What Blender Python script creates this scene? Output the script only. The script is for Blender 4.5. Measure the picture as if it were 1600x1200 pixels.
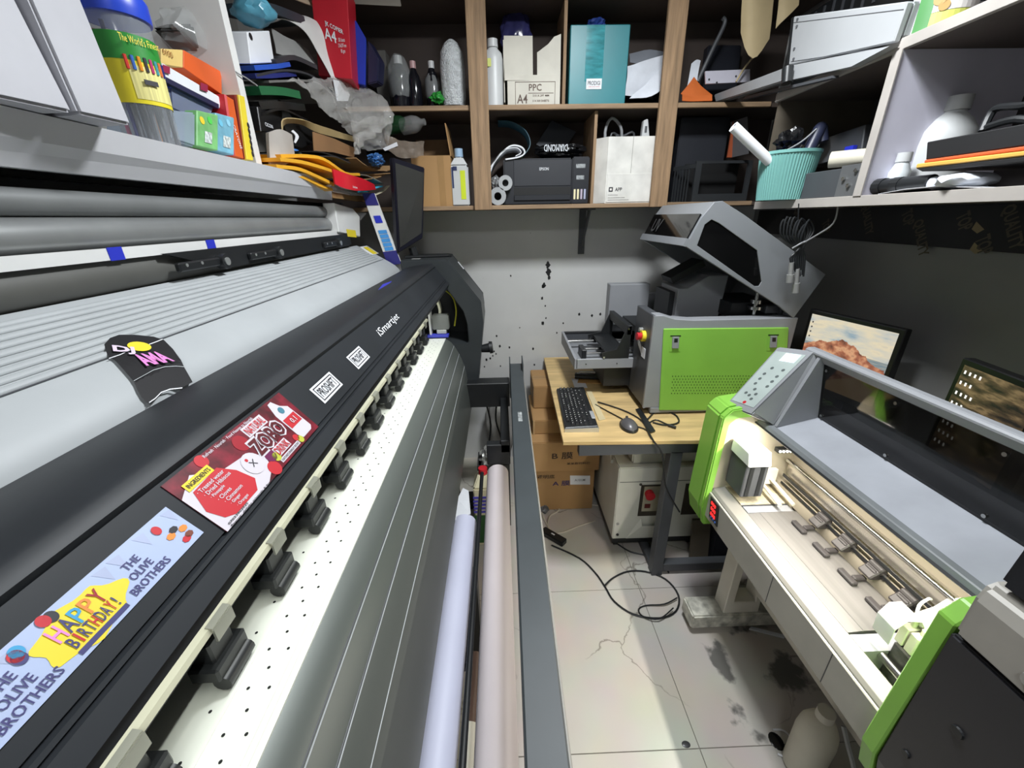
import bpy, bmesh, math, random
from mathutils import Vector, Matrix, noise
import numpy as np
V = Vector
for o in list(bpy.data.objects): bpy.data.objects.remove(o)
SC = bpy.context.scene
COL = SC.collection
random.seed(7)
# ------------------------------------------------------------------ camera
F = 622.0; H = 1.59
def _n(a): a = np.array(a, float); return a/np.linalg.norm(a)
_y = _n([-20, -260, F]); _d = _n([27, 1486, F]); _d = _n(_d-_y*_d.dot(_y)); _x = np.cross(_d, _y)
if _x[0] < 0: _x = -_x
RC = np.array([_x, _y, -_d]).T            # world axes seen in the camera (right, down, forward)
cam = bpy.data.cameras.new('camera'); cam.sensor_width = 36; cam.lens = 36*F/1600; cam.clip_start = .02
camo = bpy.data.objects.new('camera', cam); COL.objects.link(camo)
B = RC.T @ np.diag([1, -1, -1])
camo.matrix_world = Matrix([[*B[0], 0], [*B[1], 0], [*B[2], H], [0, 0, 0, 1]])
SC.camera = camo
def at(px, py, X=None, Y=None, Z=None):
    """world point on a given plane of the room that the photograph shows at px, py"""
    d = RC.T @ np.array([(px-800)/F, (py-600)/F, 1.]); o = (0, 0, H)
    t = (X-o[0])/d[0] if X is not None else (Y-o[1])/d[1] if Y is not None else (Z-o[2])/d[2]
    return V((d[0]*t, d[1]*t, H+d[2]*t))
# ------------------------------------------------------------------ world, exposure, lights
SC.view_settings.view_transform = 'Standard'; SC.view_settings.look = 'None'
SC.view_settings.gamma = 1.0; SC.view_settings.use_curve_mapping = False
SC.view_settings.exposure = 0.0
w = bpy.data.worlds.new('world'); SC.world = w; w.use_nodes = True
w.node_tree.nodes['Background'].inputs[0].default_value = (.8, .88, 1, 1)
w.node_tree.nodes['Background'].inputs[1].default_value = .05
def area(name, loc, sx, sy, power, color=(1, 1, 1), direction=(0, 0, -1), spread=180):
    l = bpy.data.lights.new(name, 'AREA'); l.shape = 'RECTANGLE'; l.size = sx; l.size_y = sy
    l.energy = power; l.color = color; l.spread = math.radians(spread)
    o = bpy.data.objects.new(name, l); COL.objects.link(o); o.location = loc
    z_ = -V(direction).normalized(); x_ = V((0, 1, 0)).cross(z_).normalized(); y_ = z_.cross(x_)     # long side along the room
    o.rotation_euler = Matrix((x_, y_, z_)).transposed().to_euler()
    return o
area('ceiling_or_fill_lamp', (.41, 1.08, 2.63), .26, .26, 41, (.93, .97, 1))
area('ceiling_or_fill_lamp', (.1, -.75, 2.63), .5, .3, 16, (.93, .97, 1))  # added fill lamp behind the camera, not a known source
area('printer_led', (-.285, .62, 1.304), .006, 2.7, 5.0, (.96, 1, .94), (-.1, 0, -1), 180)
area('cutter_led', (.840, .81, .934), .008, .66, 7.5, (1, .93, .83), (-.45, 0, -1), 180)
# ------------------------------------------------------------------ helpers
def lin(c): return tuple((x/255/12.92 if x/255 <= .04045 else ((x/255+.055)/1.055)**2.4) for x in c)
MATS = {}
def M(name, c, rough=.5, metal=0, var=.12, scale=9, bump=0, bscale=None, alpha=1, emit=0, stretch=None, coat=0, spec=None):
    if name in MATS: return MATS[name]
    m = bpy.data.materials.new(name); m.use_nodes = True; nt = m.node_tree; N = nt.nodes; L = nt.links
    b = N['Principled BSDF']; col = lin(c)
    b.inputs['Roughness'].default_value = rough; b.inputs['Metallic'].default_value = metal
    b.inputs['Alpha'].default_value = alpha
    if spec is not None: b.inputs['Specular IOR Level'].default_value = spec
    if coat: b.inputs['Coat Weight'].default_value = coat
    tc = N.new('ShaderNodeTexCoord'); mp = N.new('ShaderNodeMapping'); L.new(tc.outputs['Object'], mp.inputs[0])
    if stretch: mp.inputs['Scale'].default_value = stretch
    n = N.new('ShaderNodeTexNoise'); n.inputs['Scale'].default_value = scale; n.inputs['Detail'].default_value = 5
    L.new(mp.outputs[0], n.inputs[0])
    r = N.new('ShaderNodeValToRGB'); r.color_ramp.elements[0].position = .3; r.color_ramp.elements[1].position = .7
    r.color_ramp.elements[0].color = (*[x*(1-var) for x in col], 1)
    r.color_ramp.elements[1].color = (*[min(1, x*(1+var*.5)) for x in col], 1)
    L.new(n.outputs[0], r.inputs[0]); L.new(r.outputs[0], b.inputs['Base Color'])
    if bump:
        n2 = N.new('ShaderNodeTexNoise'); n2.inputs['Scale'].default_value = bscale or scale*4; n2.inputs['Detail'].default_value = 6
        L.new(mp.outputs[0], n2.inputs[0])
        bp = N.new('ShaderNodeBump'); bp.inputs['Strength'].default_value = bump; bp.inputs['Distance'].default_value = .01
        L.new(n2.outputs[0], bp.inputs['Height']); L.new(bp.outputs[0], b.inputs['Normal'])
    if emit:
        L.new(r.outputs[0], b.inputs['Emission Color']); b.inputs['Emission Strength'].default_value = emit
    MATS[name] = m
    return m
class MB:
    def __init__(s): s.v = []; s.f = []
    def add(s, vs, fs):
        o = len(s.v); s.v += [V(p) for p in vs]; s.f += [tuple(i+o for i in f) for f in fs]; return s
    BF = [(0, 1, 3, 2), (4, 6, 7, 5), (0, 4, 5, 1), (2, 3, 7, 6), (0, 2, 6, 4), (1, 5, 7, 3)]
    def box(s, x0, x1, y0, y1, z0, z1):
        return s.add([(x, y, z) for x in (x0, x1) for y in (y0, y1) for z in (z0, z1)], s.BF)
    def obox(s, c, size, m):
        h = V(size)/2; c = V(c)
        return s.add([c + m @ V((x*h.x, y*h.y, z*h.z)) for x in (-1, 1) for y in (-1, 1) for z in (-1, 1)], s.BF)
    def slab(s, a, b, c, h):
        """box on the parallelogram a, b, c with thickness vector h"""
        a, b, c, h = V(a), V(b), V(c), V(h); d = a + c - b
        q = [a, b, c, d]; return s.add(q + [p + h for p in q], [(0, 1, 2, 3), (7, 6, 5, 4)] + [(i, i+4, (i+1) % 4+4, (i+1) % 4) for i in range(4)])
    def quad8(s, q, t):
        return s.add(list(q) + list(t), [(0, 1, 2, 3), (7, 6, 5, 4)] + [(i, i+4, (i+1) % 4+4, (i+1) % 4) for i in range(4)])
    def prism(s, poly, ax, a, b):
        n = len(poly)
        f = {'y': lambda p, t: (p[0], t, p[1]), 'x': lambda p, t: (t, p[0], p[1]), 'z': lambda p, t: (p[0], p[1], t)}[ax]
        return s.add([f(p, a) for p in poly] + [f(p, b) for p in poly],
                     [tuple(range(n)), tuple(range(2*n-1, n-1, -1))] + [(i, i+n, (i+1) % n+n, (i+1) % n) for i in range(n)])
    def ring(s, outer, inner, ax, a, b):
        n = len(outer)
        f = {'y': lambda p, t: (p[0], t, p[1]), 'x': lambda p, t: (t, p[0], p[1]), 'z': lambda p, t: (p[0], p[1], t)}[ax]
        vs = [f(p, t) for t in (a, b) for q in (outer, inner) for p in q]; fs = []
        for i in range(n):
            j = (i+1) % n
            fs += [(i, j, n+j, n+i), (2*n+i, 3*n+i, 3*n+j, 2*n+j), (i, 2*n+i, 2*n+j, j), (n+i, n+j, 3*n+j, 3*n+i)]
        return s.add(vs, fs)
    def cyl(s, p0, p1, r, r1=None, n=16, hole=0):
        p0, p1 = V(p0), V(p1); r1 = r if r1 is None else r1
        d = (p1-p0).normalized(); u = d.orthogonal().normalized(); w = d.cross(u)
        cs = [u*math.cos(2*math.pi*i/n) + w*math.sin(2*math.pi*i/n) for i in range(n)]
        if hole:
            vs = [p0+c*r for c in cs]+[p1+c*r1 for c in cs]+[p0+c*hole for c in cs]+[p1+c*hole for c in cs]; fs = []
            for i in range(n):
                j = (i+1) % n
                fs += [(i, j, n+j, n+i), (2*n+i, 3*n+i, 3*n+j, 2*n+j), (i, 2*n+i, 2*n+j, j), (n+i, n+j, 3*n+j, 3*n+i)]
            return s.add(vs, fs)
        return s.add([p0+c*r for c in cs]+[p1+c*r1 for c in cs],
                     [tuple(range(n-1, -1, -1)), tuple(range(n, 2*n))]+[(i, (i+1) % n, (i+1) % n+n, i+n) for i in range(n)])
    def tube(s, path, r, n=6, sub=4):
        P = [V(p) for p in path]
        if sub > 1 and len(P) > 2:
            Q = []
            for i in range(len(P)-1):
                a, b, c, d = P[max(i-1, 0)], P[i], P[i+1], P[min(i+2, len(P)-1)]
                for k in range(sub):
                    t = k/sub
                    Q.append(.5*((2*b)+(c-a)*t+(2*a-5*b+4*c-d)*t*t+(3*b-a-3*c+d)*t**3))
            P = Q+[P[-1]]
        o = len(s.v); u = None; vs = []
        for i, p in enumerate(P):
            d = (P[min(i+1, len(P)-1)]-P[max(i-1, 0)])
            d = d.normalized() if d.length > 1e-9 else V((0, 0, 1))
            u = d.orthogonal().normalized() if u is None else (u-d*u.dot(d)).normalized() if (u-d*u.dot(d)).length > 1e-6 else d.orthogonal().normalized()
            w = d.cross(u)
            vs += [p+(u*math.cos(2*math.pi*k/n)+w*math.sin(2*math.pi*k/n))*r for k in range(n)]
        m = len(P)
        fs = [(i*n+k, i*n+(k+1) % n, (i+1)*n+(k+1) % n, (i+1)*n+k) for i in range(m-1) for k in range(n)]
        fs += [tuple(range(n-1, -1, -1)), tuple(range((m-1)*n, m*n))]
        return s.add(vs, fs)
    def lathe(s, c, prof, n=20, ax=(0, 0, 1), sx=1, sy=1):
        c = V(c); d = V(ax).normalized(); u = V((1, 0, 0)) if abs(d.z) > .9 else d.orthogonal().normalized(); u = (u-d*u.dot(d)).normalized(); w = d.cross(u)
        vs = []
        for r, z in prof:
            vs += [c+d*z+(u*math.cos(2*math.pi*k/n)*sx+w*math.sin(2*math.pi*k/n)*sy)*r for k in range(n)]
        m = len(prof)
        fs = [(i*n+k, i*n+(k+1) % n, (i+1)*n+(k+1) % n, (i+1)*n+k) for i in range(m-1) for k in range(n)]
        fs += [tuple(range(n-1, -1, -1)), tuple(range((m-1)*n, m*n))]
        return s.add(vs, fs)
    def sheet(s, rows, th=.0):
        n = len(rows[0]); m = len(rows)
        vs = [V(p) for r in rows for p in r]
        fs = [(i*n+k, i*n+k+1, (i+1)*n+k+1, (i+1)*n+k) for i in range(m-1) for k in range(n-1)]
        if not th: return s.add(vs, fs)
        nm = [V((0, 0, 0)) for _ in vs]
        for f in fs:
            q = (vs[f[2]]-vs[f[0]]).cross(vs[f[3]]-vs[f[1]])
            for i in f: nm[i] = nm[i]+q
        N = len(vs); vs2 = [p-(q.normalized() if q.length else V((0, 0, 1)))*th for p, q in zip(vs, nm)]
        fs2 = [tuple(N+i for i in reversed(f)) for f in fs]
        edge = [k for k in range(n)]+[i*n+n-1 for i in range(1, m)]+[(m-1)*n+k for k in range(n-2, -1, -1)]+[i*n for i in range(m-2, 0, -1)]
        side = [(edge[i], N+edge[i], N+edge[(i+1) % len(edge)], edge[(i+1) % len(edge)]) for i in range(len(edge))]
        return s.add(vs+vs2, fs+fs2+side)
    def blob(s, c, r, seed=0, amp=.35, fr=2.2, sub=3):
        bm = bmesh.new(); bmesh.ops.create_icosphere(bm, subdivisions=sub, radius=1)
        o = V((seed*7.3, seed*3.1, seed*1.7)); r = V(r) if not isinstance(r, (int, float)) else V((r, r, r))
        vs = []
        for v in bm.verts:
            k = 1+amp*(noise.noise(v.co*fr+o)+.5*noise.noise(v.co*fr*2.7+o))
            vs.append(V(c)+V((v.co.x*r.x*k, v.co.y*r.y*k, v.co.z*r.z*k)))
        fs = [tuple(v.index for v in f.verts) for f in bm.faces]; bm.free()
        return s.add(vs, fs)
    def mesh(s, name, mat, inv=None, bevel=0, smooth=False):
        me = bpy.data.meshes.new(name)
        vs = [inv @ p for p in s.v] if inv is not None else s.v
        me.from_pydata([tuple(p) for p in vs], [], s.f)
        bm = bmesh.new(); bm.from_mesh(me)
        bmesh.ops.recalc_face_normals(bm, faces=bm.faces)
        if bevel:
            es = [e for e in bm.edges if len(e.link_faces) == 2 and e.calc_face_angle(0) > .5]
            try: bmesh.ops.bevel(bm, geom=es, offset=bevel, segments=2 if bevel > .003 else 1, affect='EDGES', clamp_overlap=True)
            except Exception: pass
        if smooth:
            for f in bm.faces: f.smooth = True
            for e in bm.edges:
                if len(e.link_faces) == 2 and e.calc_face_angle(0) > .7: e.smooth = False
        bm.to_mesh(me); bm.free()
        me.materials.append(mat)
        return me
def link(name, me, parent=None):
    o = bpy.data.objects.new(name, me); COL.objects.link(o)
    if parent is not None: o.parent = parent
    return o
def tag(o, label, cat, group=None):
    o['label'] = label; o['category'] = cat
    if group: o['group'] = group
    return o
class Thing:
    """Empty at a thing's base; parts are given in world coordinates (or local ones, if local)"""
    def __init__(s, name, label, cat, loc=(0, 0, 0), rotz=0, group=None, local=False):
        s.o = bpy.data.objects.new(name, None); COL.objects.link(s.o); s.o.empty_display_size = .05
        s.o.location = loc; s.o.rotation_euler = (0, 0, rotz); tag(s.o, label, cat, group)
        s.inv = None if local else (Matrix.Translation(V(loc)) @ Matrix.Rotation(rotz, 4, 'Z')).inverted()
    def part(s, name, mb, mat, parent=None, bevel=0, smooth=False, label=None, kind=None):
        o = link(name, mb.mesh(name, mat, s.inv, bevel, smooth), parent or s.o)
        if label: o['label'] = label
        if kind: o['kind'] = kind
        return o
    def text(s, body, o, ux, uy, h, mat, parent=None, w=None, al='CENTER', name='lettering', lift=.0006, th=.0004, sh=0, bold=.012):
        mb = textmb(body, o, ux, uy, h, w, al, lift, th, sh, bold)
        return s.part(name, mb, mat, parent) if mb else None
def single(name, mb, mat, label, cat, group=None, bevel=0, smooth=False):
    xs = [p.x for p in mb.v]; ys = [p.y for p in mb.v]; z = min(p.z for p in mb.v)
    loc = V(((min(xs)+max(xs))/2, (min(ys)+max(ys))/2, z))
    o = link(name, mb.mesh(name, mat, Matrix.Translation(-loc), bevel, smooth)); o.location = loc
    return tag(o, label, cat, group)
def struct(name, mb, mat, bevel=0, parent=None):
    o = link(name, mb.mesh(name, mat, None, bevel), parent)
    if parent is None: o['kind'] = 'structure'
    return o
def textmb(body, o, ux, uy, h, w=None, al='CENTER', lift=.0006, th=.0004, sh=0, bold=.012):
    cu = bpy.data.curves.new('t', 'FONT'); cu.body = body; cu.align_x = al; cu.align_y = 'CENTER'; cu.resolution_u = 2; cu.shear = sh; cu.offset = bold
    ob = bpy.data.objects.new('t', cu); COL.objects.link(ob)
    dg = bpy.context.evaluated_depsgraph_get(); me = bpy.data.meshes.new_from_object(ob.evaluated_get(dg))
    bpy.data.objects.remove(ob)
    if not len(me.vertices): return None
    xs = [v.co.x for v in me.vertices]; ys = [v.co.y for v in me.vertices]
    ux, uy, o = V(ux).normalized(), V(uy).normalized(), V(o); n = ux.cross(uy).normalized()
    ky = h/max(1e-6, max(ys)-min(ys)); kx = w/max(1e-6, max(xs)-min(xs)) if w else ky
    cy = (max(ys)+min(ys))/2; cx = (max(xs)+min(xs))/2 if al == 'CENTER' else min(xs)
    mb = MB(); mb.add([o+ux*(v.co.x-cx)*kx+uy*(v.co.y-cy)*ky+n*lift for v in me.vertices], [tuple(p.vertices) for p in me.polygons])
    bpy.data.meshes.remove(me)
    return mb
def disc(c, ux, uy, rx, ry=None, n=20, lift=0):
    ry = ry or rx; ux, uy = V(ux).normalized(), V(uy).normalized(); nn = ux.cross(uy)
    return MB().add([V(c)+ux*rx*math.cos(2*math.pi*i/n)+uy*ry*math.sin(2*math.pi*i/n)+nn*lift for i in range(n)], [tuple(range(n))])
X_, Y_, Z_ = V((1, 0, 0)), V((0, 1, 0)), V((0, 0, 1))
# ------------------------------------------------------------------ shared materials
black = M('black_plastic', (30, 32, 34), .42, var=.2)
blackm = M('black_metal', (26, 28, 30), .5, var=.25)
hoodblk = M('hood_black', (38, 41, 45), .5, var=.22, scale=5, spec=.3)
cast = M('charcoal_paint', (62, 68, 71), .5, var=.12)
white = M('white_enamel', (226, 226, 224), .45, var=.06)
offw = M('off_white_paint', (222, 218, 206), .45, var=.1)
silver = M('silver_paint', (172, 176, 178), .55, var=.06)
alu = M('brushed_aluminium', (200, 202, 200), .35, .75, var=.1)
steel = M('polished_steel', (190, 190, 188), .22, 1, var=.05)
greym = M('machine_grey', (146, 148, 152), .45, var=.06)
dkgrey = M('dark_grey_paint', (74, 76, 80), .5, var=.1)
green = M('green_paint', (138, 196, 78), .4, var=.05)
wood = M('raw_pine', (150, 122, 92), .7, var=.35, scale=4, stretch=(14, 14, 1.2), bump=.15)
woodh = M('pine_board', (150, 124, 96), .7, var=.35, scale=4, stretch=(1.2, 14, 14), bump=.15)
brownpan = M('brown_hardboard', (72, 60, 52), .75, var=.3, scale=3)
card = M('corrugated_cardboard', (172, 134, 88), .8, var=.12, scale=3)
paper = M('white_paper', (226, 228, 232), .7, var=.05)
redp = M('red_print', (196, 32, 44), .5, var=.05)
bluep = M('blue_print', (40, 52, 190), .5, var=.05)
darkp = M('dark_print', (38, 36, 44), .5, var=.05)
clear = M('clear_plastic', (200, 204, 204), .12, alpha=.28, var=.05)
foggy = M('foggy_film', (226, 224, 220), .06, alpha=.20, var=.1, scale=14, bump=.5, bscale=60)
yellowp = M('yellow_print', (238, 214, 50), .5, var=.05)
pinkp = M('pink_print', (228, 140, 208), .5, var=.05)
# ------------------------------------------------------------------ the room
RX0, RX1, RY0, RY1, RZ = -1.16, 1.47, -1.7, 2.45, 2.72
fl = struct('floor', MB().box(RX0, RX1, RY0, RY1, -.06, -.003), M('grout', (120, 116, 108), .9))
def tile_mat():
    m = bpy.data.materials.new('marble_tile'); m.use_nodes = True; nt = m.node_tree; N = nt.nodes; L = nt.links; b = N['Principled BSDF']
    g = N.new('ShaderNodeNewGeometry')
    n1 = N.new('ShaderNodeTexNoise'); n1.inputs['Scale'].default_value = 2.2; n1.inputs['Detail'].default_value = 6
    L.new(g.outputs['Position'], n1.inputs[0])
    mx = N.new('ShaderNodeVectorMath'); mx.operation = 'MULTIPLY_ADD'; mx.inputs[1].default_value = (.9, .9, .9)
    L.new(n1.outputs['Color'], mx.inputs[0]); L.new(g.outputs['Position'], mx.inputs[2])
    vo = N.new('ShaderNodeTexVoronoi'); vo.feature = 'DISTANCE_TO_EDGE'; vo.inputs['Scale'].default_value = 1.75
    L.new(mx.outputs[0], vo.inputs['Vector'])
    r = N.new('ShaderNodeValToRGB'); e = r.color_ramp.elements
    e[0].position = 0; e[0].color = (*lin((136, 128, 120)), 1); e[1].position = .012; e[1].color = (*lin((198, 192, 183)), 1)
    n3 = N.new('ShaderNodeTexNoise'); n3.inputs['Scale'].default_value = 3.1; L.new(g.outputs['Position'], n3.inputs[0])
    gate = N.new('ShaderNodeValToRGB'); gate.color_ramp.elements[0].position = .47; gate.color_ramp.elements[1].position = .56; L.new(n3.outputs[0], gate.inputs[0])
    L.new(vo.outputs['Distance'], r.inputs[0])
    mix = N.new('ShaderNodeMixRGB'); mix.inputs[1].default_value = (*lin((198, 192, 183)), 1)
    L.new(gate.outputs[0], mix.inputs[0]); L.new(r.outputs[0], mix.inputs[2])
    cl = N.new('ShaderNodeTexNoise'); cl.inputs['Scale'].default_value = 5; L.new(g.outputs['Position'], cl.inputs[0])
    mul = N.new('ShaderNodeMixRGB'); mul.blend_type = 'MULTIPLY'; mul.inputs[0].default_value = .25; L.new(mix.outputs[0], mul.inputs[1]); L.new(cl.outputs['Color'], mul.inputs[2])
    # ink stains around the stand of the small printer
    sub = N.new('ShaderNodeVectorMath'); sub.operation = 'DISTANCE'; sub.inputs[1].default_value = (.95, .98, 0); L.new(g.outputs['Position'], sub.inputs[0])
    rr = N.new('ShaderNodeMapRange'); rr.inputs[1].default_value = .15; rr.inputs[2].default_value = .42; rr.inputs[3].default_value = .10; rr.inputs[4].default_value = -.1; L.new(sub.outputs['Value'], rr.inputs[0])
    ns = N.new('ShaderNodeTexNoise'); ns.inputs['Scale'].default_value = 7; ns.inputs['Detail'].default_value = 8; L.new(g.outputs['Position'], ns.inputs[0])
    ad = N.new('ShaderNodeMath'); L.new(ns.outputs[0], ad.inputs[0]); L.new(rr.outputs[0], ad.inputs[1])
    th = N.new('ShaderNodeValToRGB'); th.color_ramp.elements[0].position = .64; th.color_ramp.elements[1].position = .70; L.new(ad.outputs[0], th.inputs[0])
    mk = N.new('ShaderNodeMixRGB'); mk.inputs[2].default_value = (*lin((104, 102, 98)), 1); L.new(th.outputs[0], mk.inputs[0]); L.new(mul.outputs[0], mk.inputs[1])
    L.new(mk.outputs[0], b.inputs['Base Color']); b.inputs['Roughness'].default_value = .32
    return m
TM = tile_mat()
xs = [RX0] + [k*.6 for k in range(-1, 3)] + [RX1]; ys = [RY0] + [.113+.6*k for k in range(-3, 4)] + [RY1]
for i in range(len(xs)-1):
    for j in range(len(ys)-1):
        if ys[j+1]-ys[j] < .01: continue
        link('tile', MB().box(xs[i]+.0012, xs[i+1]-.0012, ys[j]+.0012, ys[j+1]-.0012, -.004, 0).mesh('tile', TM, None, .0008), fl)
def plaster():
    m = M('wall_plaster', (206, 206, 204), .85, var=.10, scale=2.2, bump=.12); nt = m.node_tree; N = nt.nodes; L = nt.links; b = N['Principled BSDF']
    src = b.inputs['Base Color'].links[0].from_socket
    g = N.new('ShaderNodeNewGeometry')
    vo = N.new('ShaderNodeTexVoronoi'); vo.inputs['Scale'].default_value = 17; L.new(g.outputs['Position'], vo.inputs['Vector'])
    n = N.new('ShaderNodeTexNoise'); n.inputs['Scale'].default_value = 4.5; n.inputs['Detail'].default_value = 3; L.new(g.outputs['Position'], n.inputs[0])
    mr = N.new('ShaderNodeMapRange'); mr.inputs[1].default_value = .50; mr.inputs[2].default_value = .72; mr.inputs[3].default_value = 0; mr.inputs[4].default_value = .10; L.new(n.outputs[0], mr.inputs[0])
    lt = N.new('ShaderNodeMath'); lt.operation = 'LESS_THAN'; L.new(vo.outputs['Distance'], lt.inputs[0]); L.new(mr.outputs[0], lt.inputs[1])
    mk = N.new('ShaderNodeMixRGB'); mk.inputs[2].default_value = (.012, .012, .014, 1); L.new(lt.outputs[0], mk.inputs[0]); L.new(src, mk.inputs[1])
    L.new(mk.outputs[0], b.inputs['Base Color']); return m
wbk = struct('wall_back', MB().box(RX0-.08, RX1+.08, RY1, RY1+.08, -.06, RZ), plaster())
inkm = M('wall_ink', (18, 18, 20), .6)
for px, py, r_ in ((856, 414, 6), (857, 425, 7), (858, 434, 4), (850, 446, 5), (848, 448, 3), (847, 466, 3), (848, 505, 4), (852, 478, 2), (833, 545, 3), (776, 525, 2.5), (781, 541, 3), (796, 543, 2.5), (770, 556, 2), (766, 560, 2.5), (760, 562, 3), (775, 553, 2), (782, 572, 2), (798, 431, 2), (905, 491, 3), (925, 493, 3), (938, 491, 3), (870, 520, 2), (880, 505, 2), (772, 549, 2), (757, 573, 2), (853, 497, 2), (812, 512, 1.6), (835, 570, 2.4)):
    p = at(px, py, Y=RY1-.0006); rr = r_*.0031
    wbk_m = MB().add([p+V((rr*(1+.3*math.sin(3.1*k+px))*math.cos(2*math.pi*k/12)*.7, 0, rr*(1+.3*math.cos(2.3*k+py))*math.sin(2*math.pi*k/12))) for k in range(12)], [tuple(range(12))])
    link('ink_splash', wbk_m.mesh('ink_splash', inkm), wbk)
wl = M('wall_paint', (196, 196, 194), .85, var=.1, scale=2)
struct('wall_left', MB().box(RX0-.08, RX0, RY0, RY1, -.06, RZ), wl)
struct('wall_right', MB().box(RX1, RX1+.08, RY0, RY1, -.06, RZ), M('charcoal_wall', (138, 138, 137), .55, var=.15, scale=3, bump=.05))
struct('wall_front', MB().box(RX0-.08, RX1+.08, RY0-.08, RY0, -.06, RZ), wl)
struct('ceiling', MB().box(RX0-.08, RX1+.08, RY0-.08, RY1+.08, RZ, RZ+.08), M('ceiling_paint', (190, 190, 188), .9))
for k, (x, y) in enumerate(((.41, 1.08), (.1, -.75))):  # second fitting is added to go with the fill lamp
    t = Thing('ceiling_or_fill_light', ('white ceiling light fitting above the keyboard table aisle', 'added white light fitting for the fill lamp behind the camera')[k], 'ceiling light', (x, y, RZ))
    t.part('base', MB().box(x-.17, x+.17, y-.17, y+.17, RZ-.03, RZ), white, bevel=.004)
    t.part('diffuser', MB().box(x-.15, x+.15, y-.15, y+.15, RZ-.06, RZ-.03), M('lit_diffuser', (255, 255, 255), .4, emit=4), bevel=.006)
# ------------------------------------------------------------------ large format printer along the left
YN = -.75                       # its near end, behind the photographer
lp = Thing('large_format_printer', 'long black wide-format printer with lit white platen, stickers on its hood', 'printer', (-.3, .65, 0))
G0, L0 = V((-.309, 0, 1.377)), V((-.248, 0, 1.300)); PU = (G0-L0).normalized(); PN = Y_.cross(PU).normalized()
PLEN = (G0-L0).length
def panel(y, s, lift=0): return G0.lerp(L0, s) + Y_*y + PN*lift
hood = MB().prism([(-.312, 1.366), (-.309, 1.383), (-.318, 1.392), (-.327, 1.3945), (-.36, 1.394), (-.44, 1.380), (-.462, 1.366), (-.462, 1.34), (-.33, 1.34)], 'y', YN, 2.0)
hd = lp.part('hood_top', hood, hoodblk, smooth=True)
pn = MB().prism([(-.309, 1.377), (-.266, 1.3219), (-.268, 1.319), (-.2635, 1.3187), (-.2615, 1.3161), (-.2635, 1.3133), (-.259, 1.3129), (-.248, 1.300), (-.254, 1.298), (-.272, 1.318), (-.318, 1.370)], 'y', YN, 1.985)
hp = lp.part('hood_panel', pn, hoodblk)
lp.part('hood_led_shield', MB().box(-.2852, -.254, YN, 1.985, 1.283, 1.297), hoodblk)  # unseen lip added to cut off the LED light at the platen edge
lp.part('hood_end_frame', MB().prism([(-.325, 1.40), (-.235, 1.29), (-.25, 1.27), (-.34, 1.37)], 'y', 1.985, 2.02), hoodblk, bevel=.002)
lp.part('blue_tape_and_glint', MB().slab(at(575, 475, Z=1.389), at(598, 445, Z=1.389), at(612, 440, Z=1.389), (0, 0, .002)), M('blue_tape_and_glint', (52, 56, 176), .5))  # blue reflection on the hood top, laid in as a coloured strip
# pinch roller rail
rl = lp.part('roller_rail', MB().prism([(-.384, 1.139), (-.367, 1.134), (-.365, 1.126), (-.369, 1.125), (-.388, 1.133)], 'y', YN, 1.95), M('cream_rail', (200, 198, 178), .45, var=.1))
lp.part('roller_beam', MB().box(-.46, -.384, YN, 1.95, 1.10, 1.128), blackm)
hol = MB(); RU = V((.957, 0, -.287)); k = 0
y = -.3
while y < 1.94:
    hol.add(disc((-.3755, y, 1.1368), Y_, RU, .0036, lift=.0004).v, [tuple(range(19, -1, -1))]); y += .0605
lp.part('rail_hole', hol, M('hole_black', (14, 14, 14), .8), rl, kind='stuff')
clipm = M('clip_zinc', (170, 170, 160), .4, .6)
cm = MB().obox((-.3665, 0, 1.1345), (.009, .034, .003), Matrix.Rotation(math.radians(17), 3, 'Y')).box(-.3635, -.3605, -.017, .017, 1.112, 1.132).mesh('clip', clipm)
ca = MB().box(-.42, -.374, -.02, .02, 1.07, 1.108).box(-.405, -.366, -.03, .03, 1.052, 1.075).mesh('clip_arm', black, None, .003)
cr = MB().cyl((-.37, -.026, 1.045), (-.37, .026, 1.045), .012, n=12).mesh('pinch_wheel', black, None, 0, True)
k = -3
while .222+.137*k < 1.9:
    yy = .222+.137*k; off = Matrix.Translation(V((0, 0, 0)))
    c = link('roller_clip', cm, lp.o); c.location = (.3, yy-.65, 0)
    a = link('roller_arm', ca, c); a2 = link('pinch_wheel', cr, c); k += 1
# platen
ps = lp.part('platen', MB().prism([(-.47, 1.03), (-.384, 1.03), (-.357, 1.03), (-.3565, 1.0285), (-.3555, 1.0285), (-.355, 1.03), (-.306, 1.03), (-.3055, 1.0285), (-.3045, 1.0285), (-.304, 1.03), (-.297, 1.03), (-.2965, 1.0285), (-.2955, 1.0285), (-.295, 1.03), (-.287, 1.03), (-.287, .99), (-.47, .99)], 'y', YN, 1.96), M('platen_white', (224, 226, 216), .38, var=.05))
hl = MB(); random.seed(3)
for i in range(42):
    yy = -.2+i*.051
    for j, x in enumerate((-.375, -.343, -.33, -.316)):
        hl.add(disc((x, yy+(.0255 if j % 2 else 0), 1.0304), X_, Y_, .0022, n=8).v, [tuple(range(8))])
lp.part('vacuum_hole', hl, M('hole_black', (14, 14, 14)), ps, kind='stuff')
FK = [(-.287, 1.027), (-.274, 1.019), (-.260, 1.0068), (-.2508, .9935), (-.238, .973), (-.2262, .9485), (-.214, .919), (-.2018, .878), (-.195, .842), (-.190, .80), (-.185, .755), (-.181, .71), (-.178, .64)]
fh = lp.part('front_heater', MB().prism(FK + [(-.2, .64), (-.24, .85), (-.287, .97)], 'y', YN, 1.96), M('heater_grey', (98, 103, 99), .40, .25, var=.12, scale=3, stretch=(1, .1, 1)), smooth=True)
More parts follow.
